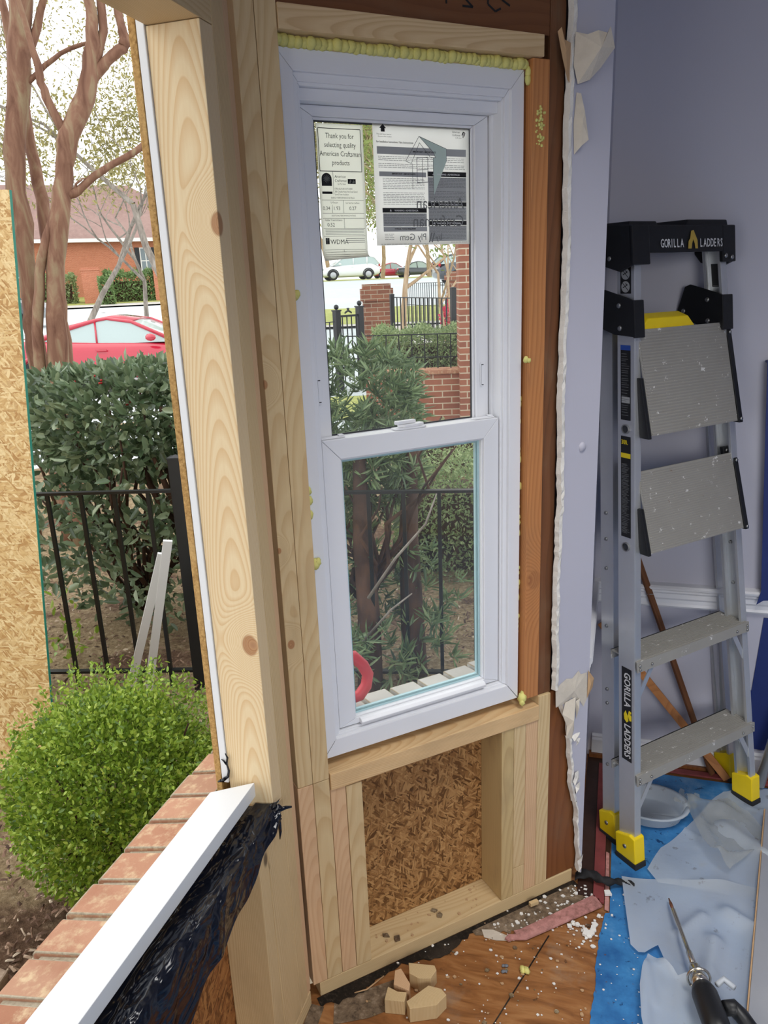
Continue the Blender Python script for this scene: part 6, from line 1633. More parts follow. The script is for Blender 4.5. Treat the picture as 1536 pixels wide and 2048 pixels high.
# narrow leaved shrub outside the narrow window: whorls of long leaves on woody stems
pd = thing('narrow_leaf_shrub', 'dense shrub with long narrow leaves and woody stems right outside the narrow window', 'shrub', (-1.05, 3.25, -0.25))
C = []; Dd = []
def whorl(c, d, n, L):
    d = np.array(d); d /= np.linalg.norm(d)
    for k in range(n):
        C.append(np.array(c) + rs.normal(size=3) * 0.008); v_ = rs.normal(size=3); v_ -= d * v_.dot(d); v_ /= np.linalg.norm(v_); Dd.append(v_ * rs.uniform(0.5, 1.1) + d * rs.uniform(0.3, 1.0))
def crown(center, rad, n, shell=0.55):
    P, U = blob_points(n, center, rad, rs, shell, 0.15)
    for p, u in zip(P, U): whorl(p, u * 0.8 + np.array([0, 0, 0.6]) + rs.normal(size=3) * 0.3, rs.randint(9, 16), 0.1)
crown((-1.26, 3.62, 0.98), (0.34, 0.26, 0.30), 270)
crown((-1.12, 3.45, 0.72), (0.26, 0.22, 0.28), 150, 0.4)
crown((-1.36, 3.30, 0.62), (0.20, 0.2, 0.40), 70, 0.4)
crown((-1.12, 3.34, 0.30), (0.22, 0.2, 0.42), 70, 0.3)
crown((-0.84, 3.36, 0.12), (0.16, 0.14, 0.30), 26, 0.3)
crown((-0.92, 3.05, -0.05), (0.28, 0.12, 0.16), 28, 0.2)
crown((-1.05, 2.78, 0.12), (0.10, 0.10, 0.22), 12, 0.2)
crown((-0.98, 2.50, 0.05), (0.08, 0.08, 0.14), 6, 0.2)
C = np.array(C); Dd = np.array(Dd); keep = (C - np.array([W0.x, W0.y, 0])) @ np.array([NW.x, NW.y, 0]) < -0.35
leaves('foliage', M['podo'], pd, C[keep], Dd[keep], 0.078, 0.0115, 0.25, 0.12, 17, (0.35, 0.7))
b = MB()
b.tube([(-1.04, 3.00, -0.27), (-1.05, 3.06, 0.10), (-1.09, 3.14, 0.45), (-1.13, 3.26, 0.76), (-1.16, 3.50, 0.92)], [0.060, 0.052, 0.045, 0.030, 0.008], 10)
b.build('trunk', M['bark_dark'], pd)
b = MB(); b.tube([(-0.87, 3.17, -0.27), (-0.89, 3.22, 0.0), (-0.93, 3.34, 0.4), (-0.94, 3.44, 0.72), (-0.90, 3.5, 0.9)], [0.058, 0.056, 0.046, 0.036, 0.02], 10); b.build('trunk', M['bark_dark'], pd)
b = MB(); r = random.Random(52)
stems(b, (-1.08, 3.15, 0.15), [(-1.35 + r.uniform(-0.2, 0.7), 3.4 + r.uniform(-0.3, 0.2), r.uniform(0.5, 1.0)) for i in range(16)], 0.014, 0.004, 8, 0.08); b.build('branch', M['bark_dark'], pd)
b = MB(); b.tube([(-0.98, 2.86, 0.28), (-0.86, 2.88, 0.46), (-0.74, 2.92, 0.60), (-0.70, 2.96, 0.72)], [0.008, 0.006, 0.005, 0.003], 6); b.tube([(-1.0, 2.8, 0.10), (-0.88, 2.85, 0.24), (-0.80, 2.9, 0.30)], [0.006, 0.005, 0.003], 6); b.build('twig', M['bark_grey'], pd)
def hedge(name, label, F, a0, a1, b0, b1, c0, c1, n, L, w, mat, seed, group=None, cat='hedge'):
    t = thing(name, label, cat, tuple(F[0] + F[1] * (a0 + a1) / 2 + F[2] * (b0 + b1) / 2 + F[3] * c0), group); r_ = np.random.RandomState(seed)
    u = r_.uniform(0, 1, (n, 3)); face = r_.randint(0, 4, n)
    u[face == 0, 1] = r_.uniform(0, 0.25, (face == 0).sum()); u[face == 1, 2] = r_.uniform(0.85, 1, (face == 1).sum()); u[face == 2, 0] = np.where(r_.uniform(size=(face == 2).sum()) < 0.5, 0.06, 0.94)
    bump = 1 + 0.05 * np.sin(u[:, 0] * 23) + 0.04 * np.sin(u[:, 0] * 51 + u[:, 1] * 9)
    pos = np.array(F[0]) + np.outer(a0 + (a1 - a0) * u[:, 0], F[1]) + np.outer(b0 + (b1 - b0) * u[:, 1], F[2]) + np.outer(c0 + (c1 - c0) * u[:, 2] * bump, F[3])
    d = r_.normal(size=(n, 3)) + np.array([0, -0.4, 0.5])
    leaves('foliage', mat, t, pos, d, L, w, 0.2, 0.12, seed)
    b = MB(); b.box(F, a0 + (a1 - a0) * 0.12, a1 - (a1 - a0) * 0.12, b0 + (b1 - b0) * 0.35, b1 - (b1 - b0) * 0.2, c0, c0 + (c1 - c0) * 0.72); b.build('inner_twigs', M['bark_dark'], t)
    return t
FH = (V((-1.30, 4.15, -0.25)), V((0.95, 0.30, 0)).normalized(), V((-0.30, 0.95, 0)).normalized(), V((0, 0, 1)))
hedge('boxwood_hedge', 'pale green clipped hedge behind the fence in the lower pane', FH, 0.0, 1.5, 0.0, 0.8, 0.02, 0.72, 15000, 0.030, 0.013, M['hedgeleaf'], 23)
FH2 = (V((-1.9, 6.3, -0.15)), V((0.95, 0.30, 0)).normalized(), V((-0.30, 0.95, 0)).normalized(), V((0, 0, 1)))
hedge('low_shrub', 'low yellowish green shrub in front of the low brick wall', FH2, 0.0, 1.6, 0.0, 0.9, 0.0, 0.38, 2600, 0.035, 0.014, M['hedgeleaf'], 24, cat='shrub')
# red saw handle lying on the ledge outside the window
hs = thing('hand_saw', 'red handled saw standing on the brick ledge outside the lower left of the pane', 'saw', tuple(WW(0.17, -0.165, 0.612)))
FS = (WW(0.186, -0.165, 0.612), AW, V((0, 0, 1)), NW)
b = MB()
loop_ = [(-0.02, 0.122), (0.012, 0.116), (0.034, 0.090), (0.046, 0.062), (0.040, 0.034), (0.022, 0.014), (-0.01, 0.010)]
b.tube([FS[0] + FS[1] * p[0] + FS[2] * p[1] for p in loop_], [0.014, 0.015, 0.014, 0.014, 0.014, 0.014, 0.012], 10); b.build('handle', M['tool_red'], hs)
b = MB(); b.prism(FS, [(-0.16, 0.098), (-0.012, 0.122), (-0.012, 0.012), (-0.16, 0.030)], -0.001, 0.001); b.build('blade', M['chrome'], hs)
# ================================================================== crape myrtle at the left
cm = thing('crape_myrtle', 'multi stemmed crape myrtle with smooth red brown bark behind the holly', 'tree', (-3.9, 4.72, -0.25))
def limb(name, pts, rad, par=cm, mat='bark_red', n=10, wob=0.012, seed=1):
    r = random.Random(seed); P = [V(p) for p in pts]; out = []; R_ = []
    for i in range(len(P) - 1):
        for k in range(4):
            t = k / 4; q0 = P[max(i - 1, 0)]; q1 = P[i]; q2 = P[i + 1]; q3 = P[min(i + 2, len(P) - 1)]
            c = 0.5 * ((2 * q1) + (q2 - q0) * t + (2 * q0 - 5 * q1 + 4 * q2 - q3) * t * t + (3 * q1 - q0 - 3 * q2 + q3) * t ** 3)
            out.append(c + V((r.gauss(0, wob), r.gauss(0, wob), 0)) * 0.4); R_.append((rad[i] + (rad[i + 1] - rad[i]) * t) * 0.78 * r.uniform(0.94, 1.06))
    out.append(P[-1]); R_.append(rad[-1] * 0.78)
    b = MB(); b.tube(out, R_, n); return b.build(name, M[mat], par)
limb('trunk', [(-4.02, 4.74, -0.27), (-4.04, 4.71, 1.04), (-4.03, 4.71, 1.44), (-4.01, 4.73, 1.93), (-4.0, 4.74, 2.35), (-3.91, 4.81, 2.96), (-3.85, 4.86, 3.4), (-3.8, 4.9, 4.3)], [0.10, 0.085, 0.08, 0.078, 0.085, 0.095, 0.09, 0.06], seed=1)
limb('trunk', [(-3.86, 4.64, -0.27), (-3.81, 4.63, 1.05), (-3.76, 4.68, 1.65), (-3.70, 4.72, 2.01), (-3.63, 4.78, 2.38), (-3.58, 4.81, 2.57), (-3.45, 4.91, 2.88), (-3.40, 4.94, 3.19), (-3.38, 4.95, 3.5), (-3.3, 5.0, 4.4)], [0.10, 0.092, 0.078, 0.080, 0.072, 0.088, 0.075, 0.050, 0.046, 0.03], seed=2)
limb('trunk', [(-3.98, 4.85, -0.27), (-3.98, 4.92, 1.04), (-3.98, 4.95, 1.6), (-4.02, 4.98, 2.1), (-4.05, 5.0, 2.6), (-4.2, 5.1, 3.6)], [0.08, 0.07, 0.062, 0.06, 0.05, 0.03], seed=3)
limb('trunk', [(-4.22, 4.55, -0.27), (-4.19, 4.53, 1.2), (-4.16, 4.57, 1.9), (-4.17, 4.58, 2.6), (-4.13, 4.65, 3.4), (-4.1, 4.7, 4.2)], [0.09, 0.075, 0.07, 0.075, 0.06, 0.04], seed=4)
limb('trunk', [(-3.92, 4.60, -0.27), (-3.91, 4.57, 1.1), (-3.84, 4.63, 1.70), (-3.75, 4.69, 2.0), (-3.66, 4.76, 2.22)], [0.055, 0.05, 0.045, 0.042, 0.045], seed=5)
limb('branch', [(-3.47, 4.90, 2.86), (-3.34, 4.99, 3.02), (-3.26, 5.05, 3.10), (-3.23, 5.05, 3.16), (-3.26, 5.06, 3.30), (-3.27, 5.06, 3.6)], [0.055, 0.042, 0.045, 0.040, 0.034, 0.02], seed=6)
limb('branch', [(-3.26, 5.05, 3.11), (-3.20, 5.08, 3.15), (-3.18, 5.1, 3.30), (-3.2, 5.1, 3.7)], [0.03, 0.026, 0.018, 0.012], seed=7)
limb('branch', [(-3.42, 4.93, 2.98), (-3.36, 5.0, 3.2), (-3.33, 5.0, 3.6)], [0.04, 0.04, 0.03], seed=8)
limb('branch', [(-3.59, 4.80, 2.53), (-3.67, 4.75, 2.79), (-3.69, 4.73, 2.98), (-3.75, 4.7, 3.4)], [0.040, 0.036, 0.030, 0.02], seed=9)
limb('branch', [(-3.64, 4.77, 2.20), (-3.58, 4.81, 2.22), (-3.44, 4.91, 2.35), (-3.26, 5.03, 2.46), (-3.17, 5.09, 2.54), (-3.165, 5.10, 2.60), (-3.18, 5.10, 2.68)], [0.042, 0.034, 0.030, 0.028, 0.030, 0.022, 0.006], seed=10)
limb('branch', [(-3.60, 4.79, 2.22), (-3.56, 4.80, 2.28), (-3.52, 4.83, 2.30)], [0.012, 0.009, 0.005], seed=11)
limb('branch', [(-3.98, 4.75, 2.75), (-3.80, 4.86, 2.97), (-3.62, 4.98, 3.12), (-3.45, 5.08, 3.17)], [0.028, 0.022, 0.018, 0.012], seed=12)
limb('branch', [(-3.89, 4.82, 3.0), (-3.78, 4.9, 3.25), (-3.66, 4.95, 3.6)], [0.04, 0.034, 0.02], seed=13)
limb('branch', [(-4.02, 4.6, 2.9), (-4.12, 4.5, 2.72), (-4.2, 4.46, 2.7)], [0.012, 0.01, 0.006], mat='bark_grey', seed=14)

# bare and budding trees further off
def tree(name, label, base, h, lean, seed, bark_='bark_grey', leaf='olive', nleaf=900, L=0.10, r0=0.14, levels=4, spread=0.8, group=None, fork=0.25, width=0.04, cat='tree', sway=0.25):
    r = random.Random(seed); t = thing(name, label, cat, base, group); b = MB(); tips = []
    def grow(p, d, L_, r_, lv):
        pts = [p]; q = p; dd = d.copy()
        n = 4
        for i in range(n):
            dd = (dd + V((r.gauss(0, sway), r.gauss(0, sway), r.gauss(0.03, sway * 0.6))) * 0.6).normalized(); q = q + dd * L_ / n; pts.append(q)
            if lv <= 2: tips.append(q)
        b.tube(pts, [r_ * (1 - 0.45 * i / n) for i in range(n + 1)], 5 if lv < levels - 1 else 8, cap=False)
        if lv > 0:
            k = r.choice((2, 3, 3)) if lv > 1 else r.choice((2, 3))
            for j in range(k):
                f = 1.0 if j == 0 else r.uniform(0.45, 1.0); i0 = min(n, max(1, int(f * n + 0.5)))
                nd = (dd + V((r.gauss(0, spread), r.gauss(0, spread), r.uniform(-0.15, 0.5)))).normalized(); grow(pts[i0], nd, L_ * r.uniform(0.6, 0.85), r_ * 0.52, lv - 1)
    grow(V(base), V(lean).normalized(), h * fork, r0, levels)
    b.build('branches', M[bark_], t)
    if nleaf:
        rs_ = np.random.RandomState(seed); idx = rs_.randint(0, len(tips), nleaf); c = np.array([tuple(x) for x in tips])[idx] + rs_.normal(size=(nleaf, 3)) * h * 0.028
        leaves('foliage', M[leaf], t, c, rs_.normal(size=(nleaf, 3)) + np.array([0, 0, -0.3]), L, width, 0.2, 0.15, seed)
    return t
def at(az, d, dz=0.0): p = pol_(az, d, dz); return (p.x, p.y, p.z)
tree('bare_tree', 'pale grey leaning bare tree behind the crape myrtle, nearest the white strip', at(28.6, 21), 15, (-0.62, -0.30, 0.75), 3, leaf='olive', nleaf=6000, L=0.085, r0=0.13, levels=7, fork=0.27, spread=0.75)
tree('bare_tree', 'fine twiggy bare tree between the crape myrtle stems', at(38, 22), 13, (0.15, 0.1, 1.0), 8, leaf='olive', nleaf=6000, L=0.085, r0=0.09, levels=7, fork=0.27, spread=0.8)
tree('bare_tree', 'small leafy twiggy tree in front of the red roof', at(33.5, 24), 8.0, (0.1, 0, 1), 15, leaf='olive', nleaf=3200, L=0.13, r0=0.08, levels=6, fork=0.30, spread=0.85, width=0.05)
tree('bare_tree', 'twiggy tree rising behind the left crape myrtle stems', at(43, 22), 11, (-0.1, 0, 1), 21, leaf='olive', nleaf=4500, L=0.085, r0=0.10, levels=6, fork=0.27, spread=0.8)
# ================================================================== things seen through the upper pane
tree('street_tree', 'smooth pale trunked young tree behind the brick gate pillar', at(15.45, 20), 5.0, (0.0, 0.05, 1), 31, 'bark_pale', 'budleaf', 2600, 0.12, 0.085, 5, 1.15, fork=0.42, sway=0.10, width=0.035)
tree('street_tree', 'slender multi stemmed tree with pale bark beside the house column', at(11.8, 11.2), 4.2, (-0.10, 0.1, 1), 44, 'bark_pale', 'budleaf', 1500, 0.09, 0.032, 4, 0.55, fork=0.42, sway=0.12, width=0.03)
tree('street_tree', 'thin pale stem leaning beside the brick column', at(11.0, 10.6), 3.6, (-0.22, 0.1, 1), 45, 'bark_pale', 'budleaf', 500, 0.09, 0.024, 3, 0.5, fork=0.5, sway=0.10, width=0.03)
for i, (az, d, sd_, h, lb) in enumerate(((20.5, 68, 61, 25, 'hazy yellow leaved tree far off, left of the gap between the stickers'), (16.8, 70, 62, 25, 'hazy budding tree far off, behind the gap between the stickers'), (13.5, 72, 63, 25, 'hazy budding tree far off, above the pale trunked young tree'), (10.5, 66, 64, 25, 'hazy budding tree far off, beside the brick house column'))):
    tree('distant_tree', lb, at(az, d), h, (0.05, 0, 1), sd_, 'bark_pale', 'olive', 9000, 0.30, 0.2, 6, 0.85, 'hazy trees across the road', fork=0.26, width=0.12)
for i, (az, d, h, lb) in enumerate(((42, 92, 12, 'distant hazy tree left of the brick house roof'), (30, 95, 11, 'distant hazy tree right of the brick house roof'))):
    tree('distant_tree', lb, at(az, d), h, (0.05, 0, 1), 70 + i, 'bark_grey', 'olive', 2600, 0.36, 0.24, 5, 0.85, None, fork=0.26, width=0.16)

def facing(az, d, turn=0.0):
    p = pol_(az, d); f = V((p.x, p.y, 0)).normalized(); f = Matrix.Rotation(turn, 3, 'Z') @ f; return (V((p.x, p.y, p.z)), V((f.y, -f.x, 0)), f, V((0, 0, 1)))
def column(name, label, F, w, h, mat, cap=0.0, dep=None, group=None, z0=-0.1):
    """brick pier: an object turned to face F, so its bond runs in its own axes"""
    dep = dep or w
    t = thing(name, label, 'brick pillar', tuple(F[0]), group)
    def piece(nm, hw, hd, a, c):
        me = bpy.data.meshes.new(nm); me.from_pydata([(x * hw, y * hd, z) for z in (a, c) for y in (-1, 1) for x in (-1, 1)], [], [(0, 2, 3, 1), (4, 5, 7, 6), (0, 1, 5, 4), (2, 6, 7, 3), (0, 4, 6, 2), (1, 3, 7, 5)])
        me.materials.append(M[mat]); o = bpy.data.objects.new(nm, me); COL.objects.link(o); o.parent = t; o.rotation_euler = Matrix((F[1], F[2], F[3])).transposed().to_euler(); return o
    piece('shaft', w / 2, dep / 2, z0, h - cap)
    if cap: piece('cap', w / 2 + 0.035, dep / 2 + 0.035, h - cap, h - 0.07); piece('cap_course', w / 2, dep / 2, h - 0.07, h)
    return t
Fc_ = facing(17.3, 13.0, 0.06)
column('brick_pillar', 'brown brick gate pillar with a stepped cap beside the iron gate', Fc_, 0.44, 1.53 - Fc_[0].z, 'brickB', 0.26)
Fc2 = facing(11.2, 16.0); column('brick_pillar', 'brick pillar behind the leaning pale stems, near the house column', Fc2, 0.62, 1.70 - Fc2[0].z, 'brickB', 0.16)
Fc3 = facing(10.35, 8.75, 0.10)
column('house_column', 'tall brick house column at the right edge of the upper pane', Fc3, 0.36, 3.6, 'brickA', 0, 0.36)
t = thing('low_wall', 'low brick planter wall joined to the tall house column', 'brick wall', tuple(pol_(11.9, 8.7)))
me = bpy.data.meshes.new('wall'); me.from_pydata([(x, y, z) for z in (-0.2, 0.66) for y in (0, 0.22) for x in (-0.95, 0.12)], [], [(0, 2, 3, 1), (4, 5, 7, 6), (0, 1, 5, 4), (2, 6, 7, 3), (0, 4, 6, 2), (1, 3, 7, 5)]); me.materials.append(M['brickA'])
o = bpy.data.objects.new('wall', me); COL.objects.link(o); o.parent = t; o.rotation_euler = Matrix((Fc3[1], Fc3[2], Fc3[3])).transposed().to_euler(); o.location = (-0.02, -0.02, 0)
b = MB(); Fl = (V(t.location), Fc3[1], Fc3[2], V((0, 0, 1))); b.box(Fl, -0.97, 0.10, -0.035, 0.225, 0.662, 0.715); b.build('coping', M['rowlock'], t, bevel=0.01)
FH3 = (V(pol_(15.6, 9.3)) + V((0, 0, 0.35)), V((0.97, 0.24, 0)).normalized(), V((-0.24, 0.97, 0)).normalized(), V((0, 0, 1)))
hedge('planter_hedge', 'yellow green clipped hedge in the brick planter behind the low fence', FH3, -0.35, 1.3, 0.0, 0.9, 0.0, 0.74, 15000, 0.040, 0.018, M['hedgeleaf'], 33)
def pt(az, d): p = pol_(az, d); return (p.x, p.y)
zb = 0.55
fence('iron_fence', 'low black iron fence on top of the brick planter wall', [pt(20.0, 9.0), pt(11.6, 8.78)], 0.985, 0.55, 0.145, 0.006, rails=(0.985, 0.735), railw=0.008, group=None)
fence('iron_fence', 'taller black iron fence running from the gate pillar to the house column', [pt(16.0, 11.9), pt(11.9, 9.9)], 1.335, 0.0, 0.155, 0.007, rails=(1.335, 0.80), railw=0.010, posts=((*pt(16.2, 11.95), 1.38), (*pt(11.85, 9.85), 1.46)))
fence('iron_fence', 'far black iron fence crossing behind the taller one', [pt(15.3, 22.0), pt(10.5, 17.5)], 1.50, 0.2, 0.16, 0.007, rails=(1.50, 0.95), railw=0.009)
fence('iron_fence', 'black iron fence section left of the gate behind the narrow leaved shrub', [pt(24.5, 11.2), pt(20.4, 11.9)], 1.02, 0.0, 0.13, 0.007, rails=(1.02, 0.55), railw=0.010)
gt = thing('iron_gate', 'black iron gate with scrolls on top left of the brick pillar', 'gate', (*pt(19.4, 12.1), 0.0))
pA, pB = V((*pt(20.2, 12.0), 0)), V((*pt(18.55, 12.25), 0)); u = (pB - pA).normalized(); Fg = (pA, u, V((-u.y, u.x, 0)), V((0, 0, 1))); Lg = (pB - pA).length
for s in (0, Lg):
    b = MB(); b.box(Fg, s - 0.045, s + 0.045, -0.045, 0.045, -0.1, 1.16 if s == 0 else 1.20); p_ = b.build('gate_post', M['iron'], gt)
    b = MB(); zt_ = (1.16 if s == 0 else 1.20); b.box(Fg, s - 0.055, s + 0.055, -0.055, 0.055, zt_, zt_ + 0.02); b.ball(Fg[0] + u * s + V((0, 0, zt_ + 0.06)), 0.04, 8); pieces(b, 'finial', M['iron'], p_)
b = MB(); b.box(Fg, 0.04, Lg - 0.04, -0.015, 0.015, 1.07, 1.10); b.box(Fg, 0.04, Lg - 0.04, -0.015, 0.015, 0.30, 0.33); pieces(b, 'gate_rail', M['iron'], gt)
k = 0.10
while k < Lg - 0.05:
    b = MB(); b.box(Fg, k - 0.007, k + 0.007, -0.007, 0.007, 0.1, 1.08); b.build('picket', M['iron'], gt); k += 0.085
b = MB()
for sg in (-1, 1):
    c = Fg[0] + u * (Lg / 2) + V((0, 0, 1.10)); b.tube([c + u * (sg * 0.06 * (1 - t_ * 0.5) * math.cos(t_ * 4.5)) + V((0, 0, 0.02 + 0.05 * t_ + 0.02 * math.sin(t_ * 6))) for t_ in np.linspace(0, 1.2, 12)], 0.012, 6)
pieces(b, 'scroll', M['iron'], gt)
az_ = thing('azalea', 'azalea with pink red blossoms beside the far brick pillar', 'shrub', at(11.9, 11.6))
Pz, Uz = blob_points(420, at(11.95, 11.6, 0.98), (0.15, 0.14, 0.30), rs, 0.4, 0.25); leaves('blossoms', M['azalea'], az_, Pz, Uz + rs.normal(size=Uz.shape) * 0.5, 0.055, 0.045, 0.3, 0.2, 3)
Pz, Uz = blob_points(1300, at(12.2, 11.4, 0.42), (0.55, 0.35, 0.34), rs, 0.5, 0.2); leaves('foliage', M['hedgeleaf'], az_, Pz, Uz + rs.normal(size=Uz.shape) * 0.5, 0.06, 0.028, 0.3, 0.2, 4)
b = MB(); stems(b, at(12.1, 11.5, -0.05), [at(11.9 + 0.6 * i, 11.5, 0.7 + 0.1 * i) for i in (-1, 0, 1, 2)], 0.02, 0.006, 3); b.build('stem', M['bark_dark'], az_)

# ================================================================== the brick house across the parking lot
hs_ = thing('brick_house', 'far one storey brick house with a brown hipped roof and black shutters', 'house', at(36.5, 63))
FHs = facing(36.5, 63, 0.05); zg = FHs[0].z
def hb(x0, x1, y0, y1, z0, z1): b = MB(); b.box(FHs, x0, x1, y0, y1, z0, z1); return b
me = bpy.data.meshes.new('wall'); me.from_pydata([(x, y, z) for z in (-0.4, 4.0) for y in (0, 10) for x in (-12, 9)], [], [(0, 2, 3, 1), (4, 5, 7, 6), (0, 1, 5, 4), (2, 6, 7, 3), (0, 4, 6, 2), (1, 3, 7, 5)]); me.materials.append(M['brickFar'])
o = bpy.data.objects.new('wall', me); COL.objects.link(o); o.parent = hs_; o.rotation_euler = Matrix((FHs[1], FHs[2], FHs[3])).transposed().to_euler(); o.location = FHs[0] - V(hs_.location)
b = MB(); e = 0.6
q = [FHs[0] + FHs[1] * x + FHs[2] * y + V((0, 0, z)) for x, y, z in ((-12 - e, -e, 4.05), (9 + e, -e, 4.05), (9 + e, 10 + e, 4.05), (-12 - e, 10 + e, 4.05), (-6.5, 5, 8.3), (3.8, 5, 8.3))]
b.add(q, [(0, 1, 5, 4), (1, 2, 5), (2, 3, 4, 5), (3, 0, 4), (3, 2, 1, 0)], False); b.build('roof', M['roof'], hs_)
hb(-12.6, 9.6, -0.68, -0.55, 3.85, 4.1).build('fascia', M['white_paint'], hs_)
b = MB(); b.add([FHs[0] + FHs[1] * x + FHs[2] * y + V((0, 0, z)) for x, y, z in ((4.6, -1.0, 4.1), (9.4, -1.0, 4.1), (7.0, -1.0, 7.2), (4.6, 4, 4.1), (9.4, 4, 4.1), (7.0, 4, 7.2))], [(0, 1, 2), (0, 2, 5, 3), (1, 4, 5, 2)], False); b.build('gable', M['white_paint'], hs_)
for xw in (-8.5, -4.6, 3.95, 5.75):
    w_ = hb(xw - 0.42, xw + 0.42, -0.06, 0.02, 1.55, 3.45).build('window', M['white_paint'], hs_)
    b = MB()
    for i in (-1, 0):
        for j in (0, 1): b.box(FHs, xw + 0.04 + i * 0.38, xw + 0.34 + i * 0.38, -0.075, -0.055, 1.65 + j * 0.9, 2.47 + j * 0.9)
    b.build('pane', M['pane'], w_)
    for s in (-1, 1): hb(xw + s * 0.60 - 0.16, xw + s * 0.60 + 0.16, -0.07, 0.0, 1.55, 3.45).build('shutter', M['shutter'], hs_)
for i, (az, lb) in enumerate(((36.6, 'brick pillar between the two far hedges'), (32.0, 'brick pillar right of the clipped far hedge'))):
    F = facing(az, 57.5); column('brick_pillar', lb, F, 1.15, 2.35, 'brickFar', 0.2)
F = facing(34.25, 57.0); hedge('far_hedge', 'clipped light green hedge between the two far brick pillars', F, -1.55, 1.75, 0, 1.2, -0.1, 2.05, 5200, 0.15, 0.08, M['farhedge'], 51)
F = facing(38.6, 57.4); hedge('far_hedge', 'darker clipped hedge left of the far brick pillars', F, -1.8, 1.1, 0, 1.2, -0.1, 1.95, 3200, 0.15, 0.08, M['hedgeleaf'], 52)
F = facing(35.8, 54.6); hedge('far_hedge', 'small round hedge end right of the far brick pillar', F, -0.35, 0.55, 0, 1.0, -0.1, 1.75, 1500, 0.15, 0.08, M['farhedge'], 53)

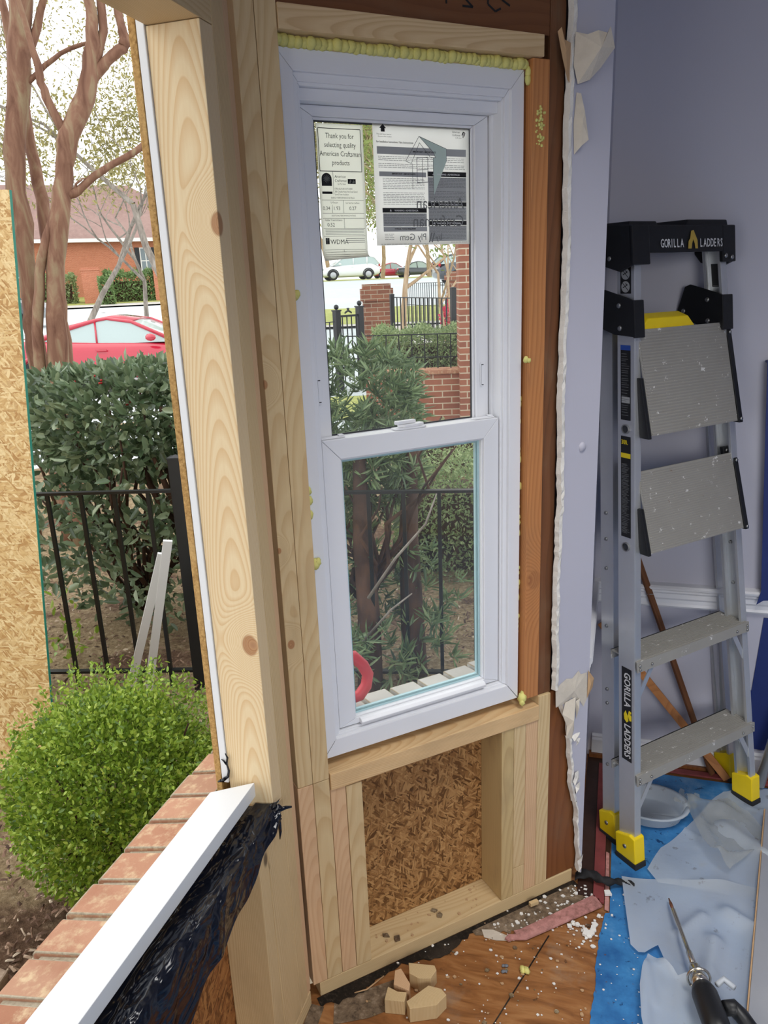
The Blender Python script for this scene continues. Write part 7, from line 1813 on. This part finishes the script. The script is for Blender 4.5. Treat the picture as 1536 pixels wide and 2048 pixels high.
# ================================================================== parked cars
def car(name, label, F, paint, L=4.5, Wd=1.78, coupe=True, H=1.36, wb=2.65, wr=0.32, suv=False, group=None):
    """F: ground point under the car's middle; ex runs from tail to nose"""
    t = thing(name, label, 'car', tuple(F[0]), group)
    O, ex, ey, ez = F
    hl = L / 2
    def X(x, y, z): return O + ex * x + ey * y + ez * z
    belt = 0.86 if not suv else 1.02
    st = [(-hl, 0.70, 0.42, 0.80), (-hl + 0.08, 0.80, 0.30, 0.93), (-hl + 0.5, 0.96, 0.22, belt + 0.10), (-hl + 1.0, 1.0, 0.20, belt + 0.11), (-0.2, 1.0, 0.19, belt + 0.04), (hl - 1.55, 1.0, 0.19, belt + 0.03), (hl - 0.8, 0.97, 0.20, belt - 0.06), (hl - 0.25, 0.86, 0.24, belt - 0.18), (hl, 0.66, 0.36, belt - 0.34)]
    b = MB(); ring_ = []
    for (x, w, z0, z1) in st:
        hw = Wd / 2 * w
        ring_.append([X(x, -hw * 0.90, z0), X(x, -hw, z0 + 0.12), X(x, -hw * 1.0, (z0 + z1) / 2 + 0.05), X(x, -hw * 0.95, z1 - 0.05), X(x, -hw * 0.84, z1), X(x, 0, z1 + 0.035), X(x, hw * 0.84, z1), X(x, hw * 0.95, z1 - 0.05), X(x, hw, (z0 + z1) / 2 + 0.05), X(x, hw, z0 + 0.12), X(x, hw * 0.90, z0)])
    k = len(ring_[0]); vs = [p for q in ring_ for p in q]
    b.add(vs, [(i * k + j, i * k + (j + 1) % k, (i + 1) * k + (j + 1) % k, (i + 1) * k + j) for i in range(len(ring_) - 1) for j in range(k)] + [tuple(range(k - 1, -1, -1)), tuple(range((len(ring_) - 1) * k, len(ring_) * k))], True)
    body = b.build('body', paint, t, subsurf=1)
    if suv: g = [(-hl + 0.10, belt + 0.06), (-hl + 0.42, H - 0.12), (-hl + 0.9, H - 0.02), (-0.1, H), (0.45, H - 0.06), (1.25, belt + 0.02)]
    else: g = [(-hl + 0.95, belt + 0.09), (-hl + 1.55, H - 0.14), (-hl + 2.05, H - 0.02), (-0.05, H), (0.40, H - 0.07), (1.22, belt + 0.0)]
    def row(x, z, inset): hw = Wd / 2 * (0.86 - 0.20 * max(0, (z - belt)) / (H - belt)) - inset; return [X(x, -hw, z), X(x, 0, z + (0.02 if z > belt + 0.1 else 0)), X(x, hw, z)]
    up = [row(x, z, 0) for x, z in g]; lowz = [row(x, belt + 0.0, 0) for x, z in g]
    # glass: windscreen, rear screen and sides in one shell; the roof skin rides on top
    gb = MB(); vs = [p for q in up for p in q] + [p for q in lowz for p in q]; n = len(g)
    fs = [(i * 3 + j, i * 3 + j + 1, (i + 1) * 3 + j + 1, (i + 1) * 3 + j) for i in range(n - 1) for j in range(2)] + [(i * 3, (i + 1) * 3, 3 * n + (i + 1) * 3, 3 * n + i * 3) for i in range(n - 1)] + [(i * 3 + 2, 3 * n + i * 3 + 2, 3 * n + (i + 1) * 3 + 2, (i + 1) * 3 + 2) for i in range(n - 1)]
    gb.add(vs, fs, False); gb.build('windows', M['car_glass'], t)
    rf = MB(); i0, i1 = (1, 4)
    top = [[p + ez * 0.015 for p in q] for q in up[i0:i1 + 1]]
    rf.add([p for q in top for p in q] + [p - ez * 0.035 for q in top for p in (q[0], q[2])], [(i * 3 + j, i * 3 + j + 1, (i + 1) * 3 + j + 1, (i + 1) * 3 + j) for i in range(i1 - i0) for j in range(2)], True); rf.build('roof', paint, t, solid=0.03)
    pb = MB()
    for s in (0, 2):
        pb.tube([up[0][s], up[1][s], up[2][s], up[3][s], up[4][s], up[5][s]], [0.055, 0.05, 0.035, 0.03, 0.035, 0.04], 6)
        xm = -0.22
        pb.tube([X(xm, (Wd / 2 * 0.87) * (-1 if s == 0 else 1), belt), X(xm - 0.05, (Wd / 2 * 0.68) * (-1 if s == 0 else 1), H - 0.03)], 0.018 if coupe else 0.04, 6)
        if suv: pb.tube([X(-1.25, (Wd / 2 * 0.87) * (-1 if s == 0 else 1), belt), X(-1.30, (Wd / 2 * 0.70) * (-1 if s == 0 else 1), H - 0.05)], 0.05, 6)
    pieces(pb, 'pillar', paint, t)
    for sx_ in (-1, 1):
        for sy in (-1, 1):
            c = X(sx_ * wb / 2 + 0.02, sy * (Wd / 2 - 0.10), wr)
            w_ = MB(); w_.tube([c - ey * 0.11, c - ey * 0.10, c + ey * 0.10, c + ey * 0.11], [wr * 0.9, wr, wr, wr * 0.9], 20); wh = w_.build('wheel', M['tyre'], t)
            h_ = MB(); cc = c + ey * sy * 0.112; h_.tube([cc, cc + ey * sy * 0.008], [wr * 0.66, wr * 0.58], 16); h_.build('hub', M['hub'], wh)
            a_ = MB(); cc = c + ey * sy * 0.085
            a_.tube([cc + (ex * math.cos(a) + ez * math.sin(a)) * (wr + 0.05) for a in np.linspace(-0.1, PI + 0.1, 14)], 0.035, 6); a_.build('wheel_arch', M['tyre'] if suv else paint, t)
    for sy in (-1, 1):
        m_ = MB(); m_.ball(X(0.82, sy * (Wd / 2 + 0.06), belt + 0.10), 0.11, 8, (1.0, 0.7, 0.62)); m_.build('mirror', paint, t)
        l_ = MB(); l_.ball(X(-hl + 0.08, sy * Wd * 0.36, 0.78 if not suv else 1.0), 0.14, 8, (0.6, 1, 0.8)); l_.build('tail_lamp', M['lamp_red'], t)
        l_ = MB(); l_.ball(X(hl - 0.22, sy * Wd * 0.36, 0.62 if not suv else 0.80), 0.13, 8, (1, 0.9, 0.6)); l_.build('head_lamp', M['lamp_clear'], t)
        d_ = MB(); d_.box((O, ex, ey, ez), -0.22, -0.02, sy * Wd / 2 * 1.0 - 0.012, sy * Wd / 2 * 1.0 + 0.012, belt - 0.12, belt - 0.09); d_.build('door_handle', paint, t)
    return t
def carF(az, d, turn): p = pol_(az, d); f = V((p.x, p.y, 0)).normalized(); e = V((f.y, -f.x, 0)); e = Matrix.Rotation(turn, 3, 'Z') @ e; return (p + V((0, 0, 0.012)), e, V((-e.y, e.x, 0)), V((0, 0, 1)))
car('red_coupe', 'crimson two door car parked behind the holly', carF(35.1, 16.0, -0.32), M['car_red'], 4.55, 1.80, True, 1.30)
car('white_suv', 'white car parked across the road, seen in the upper pane', carF(19.2, 60.5, PI + 0.22), M['car_white'], 4.6, 1.85, False, 1.66, 2.66, 0.36, True)
car('dark_car', 'charcoal car mostly hidden behind the crape myrtle stems', carF(43.3, 34.5, PI - 0.3), M['car_dark'], 4.6, 1.8, False, 1.48, 2.7, 0.32)
car('dark_car', 'dark car half hidden behind the brick pillar near the house column', carF(10.2, 43, 0.35), M['car_dark'], 4.6, 1.8, False, 1.50, 2.7, 0.33, True)
car('red_car', 'small red car far off above the pale trunked tree', carF(16.2, 84, 0.3), M['car_red'], 4.4, 1.8, False, 1.48, 2.6, 0.32)
car('dark_car', 'dark car far off beside the red one across the road', carF(14.3, 82, 0.25), M['car_dark'], 4.6, 1.8, False, 1.48, 2.7, 0.32)
